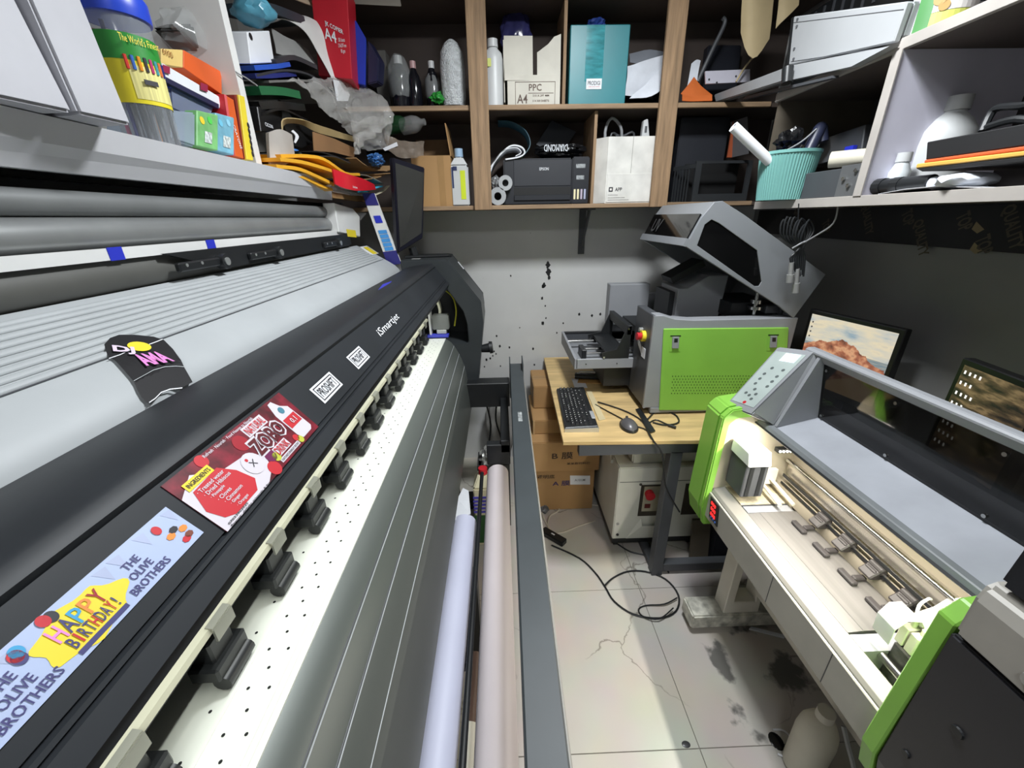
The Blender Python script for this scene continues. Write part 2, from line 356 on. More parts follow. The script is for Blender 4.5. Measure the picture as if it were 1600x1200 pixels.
for (x, z), c in (((-.2508, .9935), dkgrey), ((-.2262, .9485), dkgrey), ((-.2018, .878), silver), ((-.2485, .9905), silver), ((-.2245, .9455), silver)):
    lp.part('heater_groove', MB().cyl((x, YN, z), (x, 1.958, z), .0011, n=6), c, fh)
lp.part('body', MB().box(-.47, -.292, YN, 1.96, .70, .985).box(-.47, -.455, YN, 2.0, .98, 1.35), blackm)
# end housing
HO = [(-.25, 1.412), (-.10, 1.212), (-.093, 1.105), (-.116, .924), (-.139, .74), (-.155, .66), (-.47, .66), (-.47, 1.412)]
HI = [(-.262, 1.275), (-.19, 1.165), (-.175, 1.10), (-.172, 1.01), (-.175, 1.005), (-.18, 1.0), (-.455, 1.0), (-.455, 1.30)]
hs = lp.part('end_housing', MB().ring(HO, HI, 'y', 1.96, 2.2), M('housing_black', (52, 56, 58), .42, var=.12), bevel=.004)
lp.part('housing_back', MB().prism(HO, 'y', 2.2, 2.22), blackm, bevel=.003)
lp.part('housing_rim', MB().ring([(-.245, 1.405), (-.1, 1.21), (-.095, 1.15), (-.255, 1.39)], [(-.247, 1.397), (-.105, 1.208), (-.1, 1.17), (-.25, 1.388)], 'y', 2.221, 2.225), black)
HN = V((.2, 0, .15)).normalized()
lp.part('housing_label', MB().slab((-.224, 2.20, 1.3785), (-.196, 2.20, 1.3412), (-.196, 2.185, 1.3412), HN*.002), paper)
lp.part('near_housing', MB().prism(HO, 'y', YN-.2, YN), cast, bevel=.004)
cb = lp.part('carriage', MB().obox((-.315, 2.03, 1.10), (.085, .06, .075), Matrix.Identity(3)), M('carriage_grey', (112, 114, 110), .45), bevel=.005)
lp.part('carriage_plate', MB().box(-.37, -.362, 1.985, 2.05, 1.04, 1.17), white, cb)
lp.part('carriage_strip', MB().box(-.38, -.275, 1.97, 2.01, 1.032, 1.043), M('blue_strip', (70, 76, 190), .4), cb)
lp.part('print_head', MB().box(-.335, -.285, 1.99, 2.02, 1.045, 1.066), alu, cb, bevel=.002)
rows = []
for i in range(14):
    a = math.radians(-10+i*13); rows.append([(-.40+.085*math.cos(a), 2.06, 1.15+.10*math.sin(a)), (-.40+.085*math.cos(a), 2.10, 1.15+.10*math.sin(a))])
lp.part('cable_ribbon', MB().sheet(rows, .012), M('ribbon_cream', (232, 230, 206), .5), smooth=True)
lp.part('ink_tube', MB().tube([(-.25, 2.05, 1.07), (-.235, 2.05, 1.15), (-.25, 2.06, 1.22), (-.30, 2.08, 1.26)], .004), M('yellow_tube', (214, 208, 60), .4), smooth=True)
kn = at(752, 545, Y=2.08)
lp.part('clamp_knob', MB().cyl(kn, kn+V((.05, 0, .006)), .02, .027, 14).cyl(kn+V((.045, 0, .006)), kn+V((.062, 0, .008)), .034, .032, 18), blackm, smooth=True)
# stand
lp.part('stand_arm', MB().box(-.3, .03, 1.9, 1.985, .665, .80), blackm, bevel=.003)
lp.part('stand_arm', MB().box(-.3, .03, -.6, -.515, .665, .80), blackm, bevel=.003)
for yy in (1.9, -.6):
    lp.part('leg', MB().box(-.38, -.28, yy, yy+.08, .06, .72), blackm, bevel=.003)
    lp.part('foot', MB().box(-.46, -.1, yy-.01, yy+.09, 0, .06), blackm, bevel=.005)
m3 = Matrix.Rotation(-.0118, 3, 'Z')
def barp(x, y, z): return V((.0565, 1.0, 0)) + m3 @ V((x, y, 0)) + V((0, 0, z))
def barbox(x0, x1, y0, y1, z0, z1):
    return MB().add([barp(x, y, z) for x in (x0, x1) for y in (y0, y1) for z in (z0, z1)], MB.BF)
lp.part('take_up_beam', barbox(-.032, .032, -1.6, 1.02, .76, .864), cast, bevel=.003)
lp.part('beam_flange', barbox(.0, .047, -1.6, 1.0, .715, .762), M('beam_side', (150, 146, 138), .5), bevel=.002)
lp.part('beam_end_lug', barbox(-.036, -.03, .93, 1.03, .70, .90).add(barbox(.03, .036, .9, 1.03, .76, .905).v, MB.BF), cast, bevel=.001)
bs = lp.part('scratch_sticker', barbox(-.008, .008, .36, .44, .8642, .8646), M('worn_sticker', (170, 174, 174), .6, var=.7, scale=60))
lp.part('roll_holder', MB().box(-.08, .02, 1.46, 1.5, .60, .70).box(-.02, .02, 1.46, 1.9, .66, .72), blackm, bevel=.003)
lp.part('guide_bar', MB().cyl((-.105, -1.0, .56), (-.105, 1.46, .56), .008), blackm, smooth=True)
# lettering and stickers on the hood
TU = PU
lp.text('iSmartjet', panel(.993, .40), Y_, TU, .024, paper, hp, w=.19, name='lettering', sh=.15, bold=0)
def onpanel(px, py):
    d = V(RC.T @ np.array([(px-800)/F, (py-600)/F, 1.])); o = V((0, 0, H)); t = (G0-o).dot(PN)/d.dot(PN); p = o+d*t
    return p.y, (G0-V((p.x, 0, p.z))).dot(PU)/PLEN
def sticker(label, y0, y1, s0, s1, border, inner, txt=None):
    q = lp.part('sticker', MB().slab(panel(y0, s1, .0003), panel(y1, s1, .0003), panel(y1, s0, .0003), PN*.0006), border, hp, label=label)
    return q
for y0, y1, s0, s1 in ((.557, .632, .27, .58), (.71, .781, .285, .60)):
    sticker('white label with black frame and lettering', y0, y1, s0, s1, paper, None)
    L = PLEN; e = .004
    fr = MB(); 
    def pl(u, v, l=.0011): return panel(y0+(y1-y0)*u, s0+(s1-s0)*v, l)
    for a, b in (((.06, .10), (.94, .16)), ((.06, .84), (.94, .90)), ((.06, .10), (.09, .90)), ((.91, .10), (.94, .90))):
        fr.add([pl(a[0], b[1]), pl(b[0], b[1]), pl(b[0], a[1]), pl(a[0], a[1])], [(0, 1, 2, 3)])
    lp.part('sticker_frame', fr, darkp, hp)
    lp.text('PROSHIFT', pl(.5, .5, .0008), Y_, TU, (s1-s0)*L*.52, darkp, hp, w=(y1-y0)*.74)
# drink poster
def poster(name, label, y0, y1, s0, s1, mat):
    q = lp.part(name, MB().slab(panel(y0, s1, .0003), panel(y1, s1, .0003), panel(y1, s0, .0003), PN*.0007), mat, hp, label=label)
    f = lambda u, v, l=.0012: panel(y0+(y1-y0)*u, s0+(s1-s0)*v, l)
    return q, f
def maroon():
    m = M('maroon_print', (120, 22, 40), .4, var=.75, scale=55); return m
po, pf = poster('drink_poster', 'glossy red and white drink poster', .300, .505, .03, .73, maroon())
def poly(f, pts, mat, lift, nm='poster_print', par=None):
    lp.part(nm, MB().add([f(u, v, lift) for u, v in pts], [tuple(range(len(pts)))]), mat, par)
wht = M('print_white', (216, 210, 218), .45, var=.06)
poly(pf, [(0, .3), (.12, .12), (.24, .36), (.40, .42), (.50, .62), (.46, .86), (.36, 1), (0, 1)], wht, .0012, par=po)
poly(pf, [(.02, .62), (.06, .32), (.24, .28), (.30, .50), (.33, .78), (.28, .93), (.10, .93), (.05, .85)], redp, .0015, par=po)
poly(pf, [(.05, .16), (.22, .16), (.22, .29), (.05, .29)], yellowp, .0018, par=po)
def pd(u, v, r, mat, lift=.0016):
    lp.part('poster_print', disc(pf(u, v, lift), Y_, TU, r), mat, po)
pd(.40, .60, .0135, wht, .0018); lp.text('✕', pf(.40, .6), Y_, TU, .008, darkp, po, lift=.001); pd(.385, .50, .002, redp, .002)
lp.text('INGREDIENTS', pf(.135, .225, .0012), Y_, TU, .0045, darkp, po, w=.030, lift=.001)
for i, s in enumerate(('Treated water', 'Dried Hibiscus', 'Pineapple', 'Cloves', 'Cinnamon', 'Ginger', 'Oranges')):
    lp.text('· '+s, pf(.065+.012*i, .37+.083*i, .0012), Y_, TU, .0042, wht, po, al='LEFT', lift=.0008)
lp.text('07033902925\nflavour: delight minerals & foods', pf(.03, .97, .001), Y_, TU, .006, darkp, po, w=.075, al='LEFT', lift=.0008)
lp.text('ZOBO', pf(.62, .47, .0012), Y_, TU, .026, wht, po, w=.066, lift=.0004, bold=.09)
lp.text('ZOBO', pf(.62, .47, .0020), Y_, TU, .021, M('zobo_dark', (92, 20, 30), .4), po, w=.060, lift=.0004, bold=.025)
poly(pf, [(.53, .08), (.72, .08), (.72, .28), (.53, .28)], wht, .0013, par=po)
lp.text('NATURAL', pf(.625, .18, .0015), Y_, TU, .010, redp, po, w=.034, lift=.0006)
poly(pf, [(.56, .66), (.70, .66), (.70, .84), (.56, .84)], wht, .0013, par=po)
lp.text('DRINK', pf(.63, .75, .0015), Y_, TU, .010, redp, po, w=.026, lift=.0006)
poly(pf, [(.54, .87), (.76, .87), (.76, .95), (.54, .95)], wht, .0013, par=po)
lp.text("NATURE'S ENERGY SECRET", pf(.65, .91, .0014), Y_, TU, .003, darkp, po, w=.042, lift=.0006)
lp.text('Refresh · Nourish · Food Heaven to Nourish', pf(.45, .05, .0012), Y_, TU, .0035, wht, po, w=.085, lift=.0006)
poly(pf, [(.83, .05), (.87, .04), (.90, .20), (.95, .30), (.96, .86), (.93, .92), (.82, .92), (.80, .80), (.80, .30)], wht, .0013, par=po)
poly(pf, [(.81, .44), (.945, .44), (.945, .66), (.81, .66)], redp, .0016, par=po)
lp.text('0.1', pf(.88, .55, .0018), Y_, TU, .008, wht, po, lift=.0006)
pd(.875, .28, .005, M('teal_print', (70, 130, 150), .5), .0016)
for u, v, r, c in ((.22, .08, .007, redp), (.46, .25, .010, M('crimson_print', (160, 24, 40), .4)), (.52, .72, .008, M('purple_print', (110, 30, 80), .4)), (.545, .80, .006, M('lime_print', (196, 200, 70), .4)), (.47, .90, .009, redp), (.77, .82, .005, redp), (.79, .9, .005, M('lime_print', (196, 200, 70)))):
    pd(u, v, r, c, .0014)
# birthday poster
bo, bf = poster('birthday_poster', 'pale blue birthday banner sticker', .100, .287, .19, .575, M('pale_blue_print', (176, 190, 222), .4, var=.05))
bluet = M('blue_lettering', (64, 62, 116), .5)
for u in (.267, .727):
    lp.text('THE\nOLIVE\nBROTHERS', bf(u, .60), Y_, TU, .023, bluet, bo, w=.034, lift=.0004)
yb = [(.5+.155*math.cos(a)*(1+.12*math.cos(5*a)), .55+.42*math.sin(a)*(1+.10*math.cos(7*a))) for a in [2*math.pi*i/40 for i in range(40)]]
poly(bf, yb, yellowp, .0013, par=bo)
cols = [pinkp, bluet, M('cyan_print', (60, 160, 210), .4), M('orange_print', (230, 140, 60), .4), M('crimson_print', (160, 24, 40))]
for i, ch in enumerate('HAPPY'):
    lp.text(ch, bf(.425+.037*i, .40, .0016), Y_, TU, .0115, cols[i], bo, w=.0062, lift=.0003)
for i, ch in enumerate('BIRTHDAY!'):
    lp.text(ch, bf(.425+.0205*i, .68, .0016), Y_, TU, .0085, (bluet, redp, bluet)[i % 3], bo, w=.0033 if ch not in 'I!' else .0012, lift=.0003)
poly(bf, [(.41, .84), (.60, .84), (.60, .93), (.41, .93)], bluet, .0015, par=bo)
for u, v, c in ((.44, .10, redp), (.46, .13, darkp), (.335, .22, redp), (.345, .18, M('cyan_print', (60, 160, 210))), (.335, .28, bluet), (.885, .25, redp)):
    lp.part('poster_print', disc(bf(u, v, .0017), Y_, TU, .0034, .0042), c, bo)
for u, v, c in ((.90, .55, M('orange_print', (230, 140, 60))), (.93, .48, darkp), (.96, .60, M('orange_print', (230, 140, 60))), (.93, .82, redp), (.955, .78, M('brown_print', (120, 60, 40))), (.02, .85, redp), (.04, .8, M('brown_print', (120, 60, 40)))):
    lp.part('poster_print', disc(bf(u, v, .0015), Y_, TU, .004, .003, 7), c, bo)
flagm = M('flag_print', (172, 182, 212), .4)
for u in (.10, .22, .30, .62, .68, .80, .95):
    poly(bf, [(u, .06), (u+.05, .10), (u+.03, .40)], flagm, .0012, 'bunting_print', bo)
# ------------------------------------------------------------------ roll laminator behind the printer
YL = 1.98
lam = Thing('roll_laminator', 'silver roll laminator with ribbed curved cover and grey rollers behind the long printer', 'laminator', (-.8, .6, 0))
CP = [(-.478, 1.33), (-.481, 1.368), (-.500, 1.388), (-.525, 1.405), (-.55, 1.42), (-.60, 1.449), (-.635, 1.468), (-.668, 1.481)]
cv = lam.part('cover', MB().prism(CP + [(-.668, 1.30), (-.478, 1.30)], 'y', YN, YL), silver, smooth=True)
def cover(y, t, lift=0):
    """point on the curved cover; t runs 0 (front edge) to 1 (back edge)"""
    Q = CP[1:]; n = len(Q)-1; i = min(int(t*n), n-1); a, b = V((Q[i][0], 0, Q[i][1])), V((Q[i+1][0], 0, Q[i+1][1]))
    d = (b-a).normalized(); nn = V((-d.z, 0, d.x)); nn = nn if nn.z > 0 else -nn
    return a.lerp(b, t*n-i) + Y_*y + nn*lift
rib = MB().add([(.005*math.cos(math.pi*k/6), y, .0032*math.sin(math.pi*k/6)) for y in (YN-.6, YL-.66) for k in range(7)], [(k, k+1, k+8, k+7) for k in range(6)] + [tuple(range(7)), tuple(range(13, 6, -1))]).mesh('cover_rib', silver, None, 0, True)
for k in range(9):
    x = -.645+k*.0115; z = np.interp(-x, [-p[0] for p in CP[1:]], [p[1] for p in CP[1:]])
    r = link('cover_rib', rib, lam.o); r.location = (x+.8, 0, z+.0008-0); r.rotation_euler = (0, math.radians(29), 0)
lam.part('cover_seam', MB().prism([(-.5475, 1.4195), (-.5465, 1.4189), (-.546, 1.4197), (-.547, 1.4203)], 'y', YN, YL-.02), dkgrey)
# rollers and bars
dg = M('roller_grey', (120, 122, 122), .45, .2, var=.12)
lam.part('lower_roller', MB().cyl((-.70, YN, 1.505), (-.70, 1.88, 1.505), .036, n=28), M('rubber_grey', (86, 86, 82), .55, var=.12), smooth=True)
lam.part('front_strip', MB().box(-.672, -.662, YN, 1.86, 1.534, 1.553), white)
lam.part('upper_roller', MB().cyl((-.705, YN, 1.573), (-.705, 1.88, 1.573), .030, n=28), M('roller_silver', (150, 152, 152), .35, .5), smooth=True)
lam.part('feed_roller', MB().cyl((-.705, YN, 1.623), (-.705, 1.86, 1.623), .020, n=24), dg, smooth=True)
lam.part('back_plate', MB().box(-1.0, -.76, YN, 1.9, .9, 1.66), M('shade_black', (24, 24, 25), .6))  # near-black colour stands in for the shade behind the rollers
lam.part('base', MB().box(-1.02, -.55, YN, 1.95, .06, 1.30), M('laminator_body', (120, 122, 124), .5))
for yy in (YN+.1, 1.75): lam.part('foot', MB().box(-1.03, -.53, yy, yy+.12, 0, .06), blackm)
lam.part('side_plate', MB().box(-.76, -.672, 1.885, 1.90, 1.30, 1.66), blackm)
for px, py in ((183, 400), (331, 386)):
    p = at(px, py, X=-.661); lam.part('blue_tape_and_glint', MB().box(-.662, -.6605, p.y-.014, p.y+.014, 1.533, 1.5545), bluep)
pb = lam.part('pinch_bar', MB().prism([(.83, 1.536), (1.87, 1.536), (1.87, 1.492), (1.0, 1.49)], 'x', -.66, -.652), blackm)
for px, py in ((345, 405), (432, 392), (527, 378)):
    p = at(px, py, X=-.648); p.z = 1.507
    w_ = lam.part('pinch_wheel', MB().cyl((-.652, p.y, p.z), (-.634, p.y, p.z), .017, n=20), black, pb, smooth=True)
    lam.part('wheel_hub', MB().cyl((-.634, p.y, p.z), (-.632, p.y, p.z), .009, n=14), alu, pb)
    lam.part('wheel_arm', MB().box(-.652, -.640, p.y-.14, p.y, p.z-.008, p.z+.010), black, pb, bevel=.003)
    for dy in (-.075, -.12): lam.part('screw', MB().cyl((-.641, p.y+dy, p.z+.004), (-.639, p.y+dy, p.z+.004), .0035, n=8), alu, pb)
ep = [at(522, 317, X=-.652), at(552, 326, X=-.652), at(562, 338, X=-.652), at(563, 370, X=-.652), at(530, 363, X=-.652)]
epy = lam.part('end_cover', MB().prism([(p.y, p.z) for p in ep], 'x', -.70, -.652), white, bevel=.003)
lam.part('warning_sign', MB().slab(at(541, 358, X=-.651), at(555, 360, X=-.651), at(557, 371, X=-.651), (.001, 0, 0)), yellowp)
a0, a1, a2 = at(566, 302, Y=2.0), at(585, 302, Y=2.0), at(627, 412, Y=2.0); a3 = at(606, 415, Y=2.0)
arm = lam.part('end_arm', MB().quad8([a0, a1, a2, a3], [p+Y_*.012 for p in (a0, a1, a2, a3)]), white)
def onarm(u, v, l): return a0.lerp(a1, u).lerp(a3.lerp(a2, u), v) - Y_*l
def armq(u0, u1, v0, v1, mat, nm):
    lam.part(nm, MB().quad8([onarm(u0, v0, .001), onarm(u1, v0, .001), onarm(u1, v1, .001), onarm(u0, v1, .001)], [onarm(u0, v0, .002), onarm(u1, v0, .002), onarm(u1, v1, .002), onarm(u0, v1, .002)]), mat, arm)
armq(0, 1, 0, .16, M('navy_tape', (46, 44, 120), .5), 'blue_band'); armq(0, 1, .80, 1, M('navy_tape', (46, 44, 120)), 'blue_band')
armq(.25, .8, .30, .40, bluep, 'sticky_note')
for i in range(5): armq(.2, .85, .5+.06*i, .55+.06*i, M('cyan_note', (70, 150, 220), .5), 'sticky_note')
# cap sticker on the cover: laid on the curve of the cover
def oncover(px, py, lift=.0042):
    d = V(RC.T @ np.array([(px-800)/F, (py-600)/F, 1.])); o = V((0, 0, H)); best = None
    for (x0, z0), (x1, z1) in zip(CP[1:], CP[2:]):
        n = V((z1-z0, 0, -(x1-x0))); n = n if n.z > 0 else -n; n.normalize()
        den = d.dot(n)
        if abs(den) < 1e-9: continue
        t = (V((x0, 0, z0))+n*lift-o).dot(n)/den; p = o+d*t
        viol = max(min(x0, x1)-p.x, p.x-max(x0, x1), 0)
        if t > 0 and (best is None or viol < best[0]): best = (viol, p)
    return best[1] if best else None
cap = [(163, 538), (172, 528), (186, 523), (210, 523), (240, 526), (256, 531), (270, 545), (283, 563), (288, 574), (296, 588), (301, 597), (286, 605), (270, 606), (258, 609), (248, 617), (240, 627), (230, 629), (222, 622), (215, 610), (209, 596), (196, 581), (180, 563), (168, 555)]
cap = [(cap[i][0]+(cap[(i+1) % len(cap)][0]-cap[i][0])*k/3, cap[i][1]+(cap[(i+1) % len(cap)][1]-cap[i][1])*k/3) for i in range(len(cap)) for k in range(3)]
def capm():
    mb = MB(); ctr = (236, 576); N = 9
    for i in range(len(cap)):
        a, b = cap[i], cap[(i+1) % len(cap)]
        for k in range(N):
            q = [(ctr[0]+(p[0]-ctr[0])*t, ctr[1]+(p[1]-ctr[1])*t) for (p, t) in ((a, k/N), (b, k/N), (b, (k+1)/N), (a, (k+1)/N))]
            f = [oncover(*p) for p in (q if k else q[1:])]
            if all(f): mb.add(f, [tuple(range(len(f)))])
    return mb
cs = lam.part('cap_sticker', capm(), M('cap_black', (26, 25, 28), .6, spec=.3), label='flat sticker of a black baseball cap')
def covline(pts, wd, mat, lift=.005):
    rows = [[oncover(x-wd*.3, y-wd, lift), oncover(x+wd*.3, y+wd, lift)] for x, y in pts]
    lam.part('sticker_print', MB().sheet(rows), mat, cs)
covline([(209, 595), (222, 588), (240, 578), (258, 573), (275, 572), (288, 573)], .5, silver)
covline([(233, 629), (242, 623), (252, 613), (266, 608), (285, 606)], .8, paper, .0054)
covline([(170, 560), (188, 554), (207, 545)], .6, paper); covline([(233, 538), (244, 534), (254, 530)], .6, paper)
def covtext(s_, p0, p1, hh, mat):
    a, b = oncover(*p0, .006), oncover(*p1, .006); c = (a+b)/2; ux = (b-a); u2 = (cover(.6, .9)-cover(.6, .3)).normalized()
    lam.text(s_, c, ux, u2-ux.normalized()*u2.dot(ux.normalized()), hh, mat, cs, w=ux.length, lift=.001, bold=.04)
covtext('DJ', (176, 546), (211, 549), .022, M('lilac_print', (226, 208, 232), .5))
covtext('AMA', (216, 564), (261, 557), .030, pinkp)
c_ = oncover(218, 541, .0055); lam.part('sticker_print', disc(c_, Y_, (cover(.6, .9)-cover(.6, .5)), .014, .013), yellowp, cs)
wq = [oncover(562, 386, .001), oncover(574, 384, .001), oncover(592, 396, .001), oncover(580, 399, .001)]
wlb = lam.part('warning_label', MB().quad8(wq, [p+Z_*.001 for p in wq]), paper)
wq2 = [oncover(568, 386.5, .0024), oncover(574, 385.5, .0024), oncover(590, 396, .0024), oncover(583, 397, .0024)]
lam.part('warning_print', MB().quad8(wq2, [p+Z_*.0006 for p in wq2]), yellowp, wlb)
# ------------------------------------------------------------------ white shelf unit on the left
ls = Thing('melamine_shelf', 'white melamine wall shelf with grey front beam above the laminator', 'shelf', (-.9, .7, 1.66))
ls.part('shelf_board', MB().box(-1.15, -.69, YN, 2.30, 1.70, 1.735), white)
ls.part('front_beam', MB().add([(-.69, YN, 1.735), (-.69, YN, 1.665), (-.675, YN, 1.665), (-.645, YN, 1.70), (-.635, YN, 1.735), (-.69, 1.70, 1.735), (-.69, 1.80, 1.667), (-.675, 1.80, 1.667), (-.655, 1.755, 1.70), (-.645, 1.70, 1.735)],
    [(0, 1, 2, 3, 4), (9, 8, 7, 6, 5), (0, 5, 6, 1), (1, 6, 7, 2), (2, 7, 8, 3), (3, 8, 9, 4), (4, 9, 5, 0)]), M('beam_grey', (208, 208, 212), .4, var=.04))
ls.part('partition', MB().box(-1.15, -.70, 1.335, 1.365, 1.735, 2.62), white)
ls.part('back_panel', MB().box(-1.155, -1.148, YN, 2.30, 1.735, 2.62), M('panel_grey', (170, 168, 164), .6))
ls.part('upper_board', MB().box(-1.15, -.78, YN, 1.335, 2.19, 2.215), white)
ls.part('front_lip', MB().box(-.70, -.672, 1.80, 2.25, 1.675, 1.70), card)
# ------------------------------------------------------------------ wooden shelf unit on the back wall
FY = 2.14
bs_ = Thing('wooden_shelf', 'rough pine shelf unit with two upright posts along the back wall', 'shelf', (.3, 2.3, 1.62))
for z, zt in ((1.632, .018), (2.045, .018), (2.455, .018)):
    bs_.part('shelf_board', MB().box(-.72, 1.455, FY+.018, RY1-.01, z-.004, z+.012), brownpan)
    bs_.part('board_edge', MB().box(-.72, 1.26, FY, FY+.018, z-.006, z+.014), woodh, bevel=.002)
for a, b in (((742, 0), (755, 320)), ((1062, 0), (1030, 312))):
    p, q = at(a[0], a[1], Y=FY-.02), at(b[0], b[1], Y=FY-.02); q.z = 1.625; p = p + (p-q)*.35
    bs_.part('post', MB().quad8([q+V((-.042, 0, 0)), q+V((.042, 0, 0)), p+V((.042, 0, 0)), p+V((-.042, 0, 0))], [v+Y_*.019 for v in (q+V((-.042, 0, 0)), q+V((.042, 0, 0)), p+V((.042, 0, 0)), p+V((-.042, 0, 0)))]), wood, bevel=.002)
bs_.part('back_panel', MB().box(-1.1, 1.455, RY1-.012, RY1-.004, 1.635, 2.62), M('dark_back', (70, 60, 55), .8, var=.3, scale=3))
x = at(882, 90, Y=2.2).x; bs_.part('divider', MB().box(x-.007, x+.007, 2.19, 2.43, 2.062, 2.448), wood)
x = at(926, 250, Y=2.2).x; bs_.part('divider', MB().box(x-.007, x+.007, 2.17, 2.43, 1.645, 2.038), wood)
x = at(911, 340, Y=2.43).x; bs_.part('bracket', MB().box(x-.018, x+.018, 2.435, 2.448, 1.385, 1.626).box(x-.018, x+.018, 2.2, 2.44, 1.618, 1.626).add([(x-.004, 2.42, 1.42), (x+.004, 2.42, 1.42), (x+.004, 2.44, 1.40), (x-.004, 2.44, 1.40), (x-.004, 2.24, 1.618), (x+.004, 2.24, 1.618), (x+.004, 2.3, 1.618), (x-.004, 2.3, 1.618)], [(0, 1, 5, 4), (3, 2, 6, 7), (0, 3, 7, 4), (1, 2, 6, 5)]), dkgrey)
# ------------------------------------------------------------------ shelf unit on the right wall
SX = 1.08
rs = Thing('particleboard_shelf', 'white-edged shelf unit with one white upright on the charcoal wall', 'shelf', (1.27, 1.0, 1.6))
edge = M('white_edge', (172, 166, 160), .6, var=.12)
shb = M('shelf_brown', (84, 74, 68), .7, var=.25, scale=4)
for z0, z1, nm in ((1.605, 1.632, shb), (1.985, 2.010, shb)):
    rs.part('shelf_board', MB().box(SX+.014, RX1-.004, .2, 1.815, z0, z1), nm)
    rs.part('board_edge', MB().box(SX, SX+.014, .2, 1.815, z0-.001, z1+.001), edge, bevel=.001)
rs.part('upright', MB().prism([(SX, 1.632), (RX1-.004, 1.632), (RX1-.004, 1.984), (SX, 1.984)], 'y', 1.285, 1.303), M('lilac_white', (206, 204, 218), .55, var=.05))
rs.part('upright_edge', MB().box(SX-.003, SX, 1.28, 1.308, 1.632, 1.984), edge)
rs.part('back_panel', MB().box(RX1-.006, RX1-.002, .2, 1.815, 1.64, 2.6), M('dark_back_panel', (58, 54, 54), .8, var=.2))
rs.part('end_panel', MB().box(SX+.014, RX1-.004, 1.80, 1.815, 1.633, 1.985), M('end_panel_brown', (92, 84, 72), .7, var=.2))
ply = Thing('plywood_sheet', 'black film-faced plywood sheet with faint printed capitals under the right shelf', 'plywood', (1.46, 1.2, 1.46))
pm = M('film_ply', (20, 19, 18), .4, var=.3)
pp = ply.part('sheet', MB().prism([(.2, 1.462), (2.38, 1.487), (2.38, 1.602), (.2, 1.602)], 'x', 1.452, 1.467), pm)
lt = M('faint_gold', (84, 76, 62), .5, var=.3)
for i, (w_, y, z) in enumerate((('QUALITY', 2.05, 1.55), ('TOP', 1.86, 1.53), ('QUALITY', 1.66, 1.56), ('TOP', 1.49, 1.565), ('QUALITY', 1.42, 1.50), ('TOP', 1.30, 1.555), ('QUALITY', 1.17, 1.54), ('TOP', 1.04, 1.52), ('QUALITY', .93, 1.55), ('TOP', 1.22, 1.49))):
    ply.text(w_, (1.4518, y, z), V((0, -.5, -.87)), V((0, -.87, .5)), .040, lt, pp, w=.030*len(w_)*.62, bold=.03)
gap = M('bare_ply', (150, 134, 104), .7)
for px, py in ((1518, 358), (1515, 390)):
    p = at(px, py, X=1.4515); ply.part('chipped_patch', MB().add([p, p+V((0, -.02, -.012)), p+V((0, -.035, .0)), p+V((0, -.005, .022))], [(0, 1, 2, 3)]), gap, pp)
# ------------------------------------------------------------------ table
plyw = M('plywood_top', (208, 178, 124), .55, var=.28, scale=3, stretch=(1.4, 9, 9))
tb = Thing('work_table', 'plywood-topped work table on a black steel frame against the back wall', 'table', (.75, 1.9, 0))
ta, tb_, tc_, td = at(880, 690, Z=.752), V((1.30, 1.345, .752)), V((1.30, 2.43, .752)), at(850, 559, Z=.752); td.y = 2.43
tp = [ta, tb_, tc_, td]
tb.part('top', MB().quad8([p-Z_*.018 for p in tp], tp), plyw, bevel=.0015)
tb.part('frame_rail', MB().box(.30, 1.28, 1.38, 1.42, .685, .732).box(.30, 1.28, 2.36, 2.40, .685, .732), dkgrey)
tb.part('frame_rail', MB().box(.68, .73, 1.42, 2.36, .690, .730).box(1.24, 1.28, 1.42, 2.36, .690, .730), dkgrey)
for x, y in ((.68, 1.38), (.68, 2.35), (1.23, 1.38), (1.23, 2.35)):
    tb.part('leg', MB().box(x, x+.05, y, y+.05, 0, .69), dkgrey, bevel=.002)
tb.part('stretcher', MB().box(.73, 1.23, 1.385, 1.425, .02, .065), dkgrey, bevel=.002)
tb.part('stretcher', MB().box(.685, .725, 1.43, 2.35, .0, .032), dkgrey, bevel=.002)
# ------------------------------------------------------------------ UV flatbed printer on the table
uv = Thing('flatbed_printer', 'grey UV flatbed printer with green side panel and raised hood on the plywood table', 'printer', (.95, 1.9, .752))
YF = 1.60
uv.part('base', MB().box(.64, 1.24, YF+.03, 2.28, .775, .86), dkgrey)
for x in (.72, 1.16):
    for y in (1.68, 2.2): uv.part('foot', MB().cyl((x, y, .752), (x, y, .776), .025, n=12), black)
sd = uv.part('near_side', MB().prism([(.632, .785), (1.235, .785), (1.235, 1.185), (.79, 1.185), (.715, 1.192), (.665, 1.208), (.632, 1.208)], 'y', YF, 1.66), greym, bevel=.003)
uv.part('front_column', MB().box(.628, .665, YF+.001, 1.82, .785, 1.206), dkgrey, bevel=.003)
uv.part('front_rim', MB().box(.626, .634, YF-.002, YF+.012, .785, 1.205), greym)
g0, g1, g2, g3 = at(1029, 640, Y=YF), at(1222, 640, Y=YF), at(1231, 511, Y=YF), at(1036, 513, Y=YF)
gp = uv.part('side_panel', MB().quad8([g0, g1, g2, g3], [p-Y_*.009 for p in (g0, g1, g2, g3)]), green, bevel=.003)
def onp(u, v, l=.0095): return g3.lerp(g2, u).lerp(g0.lerp(g1, u), v) - Y_*l
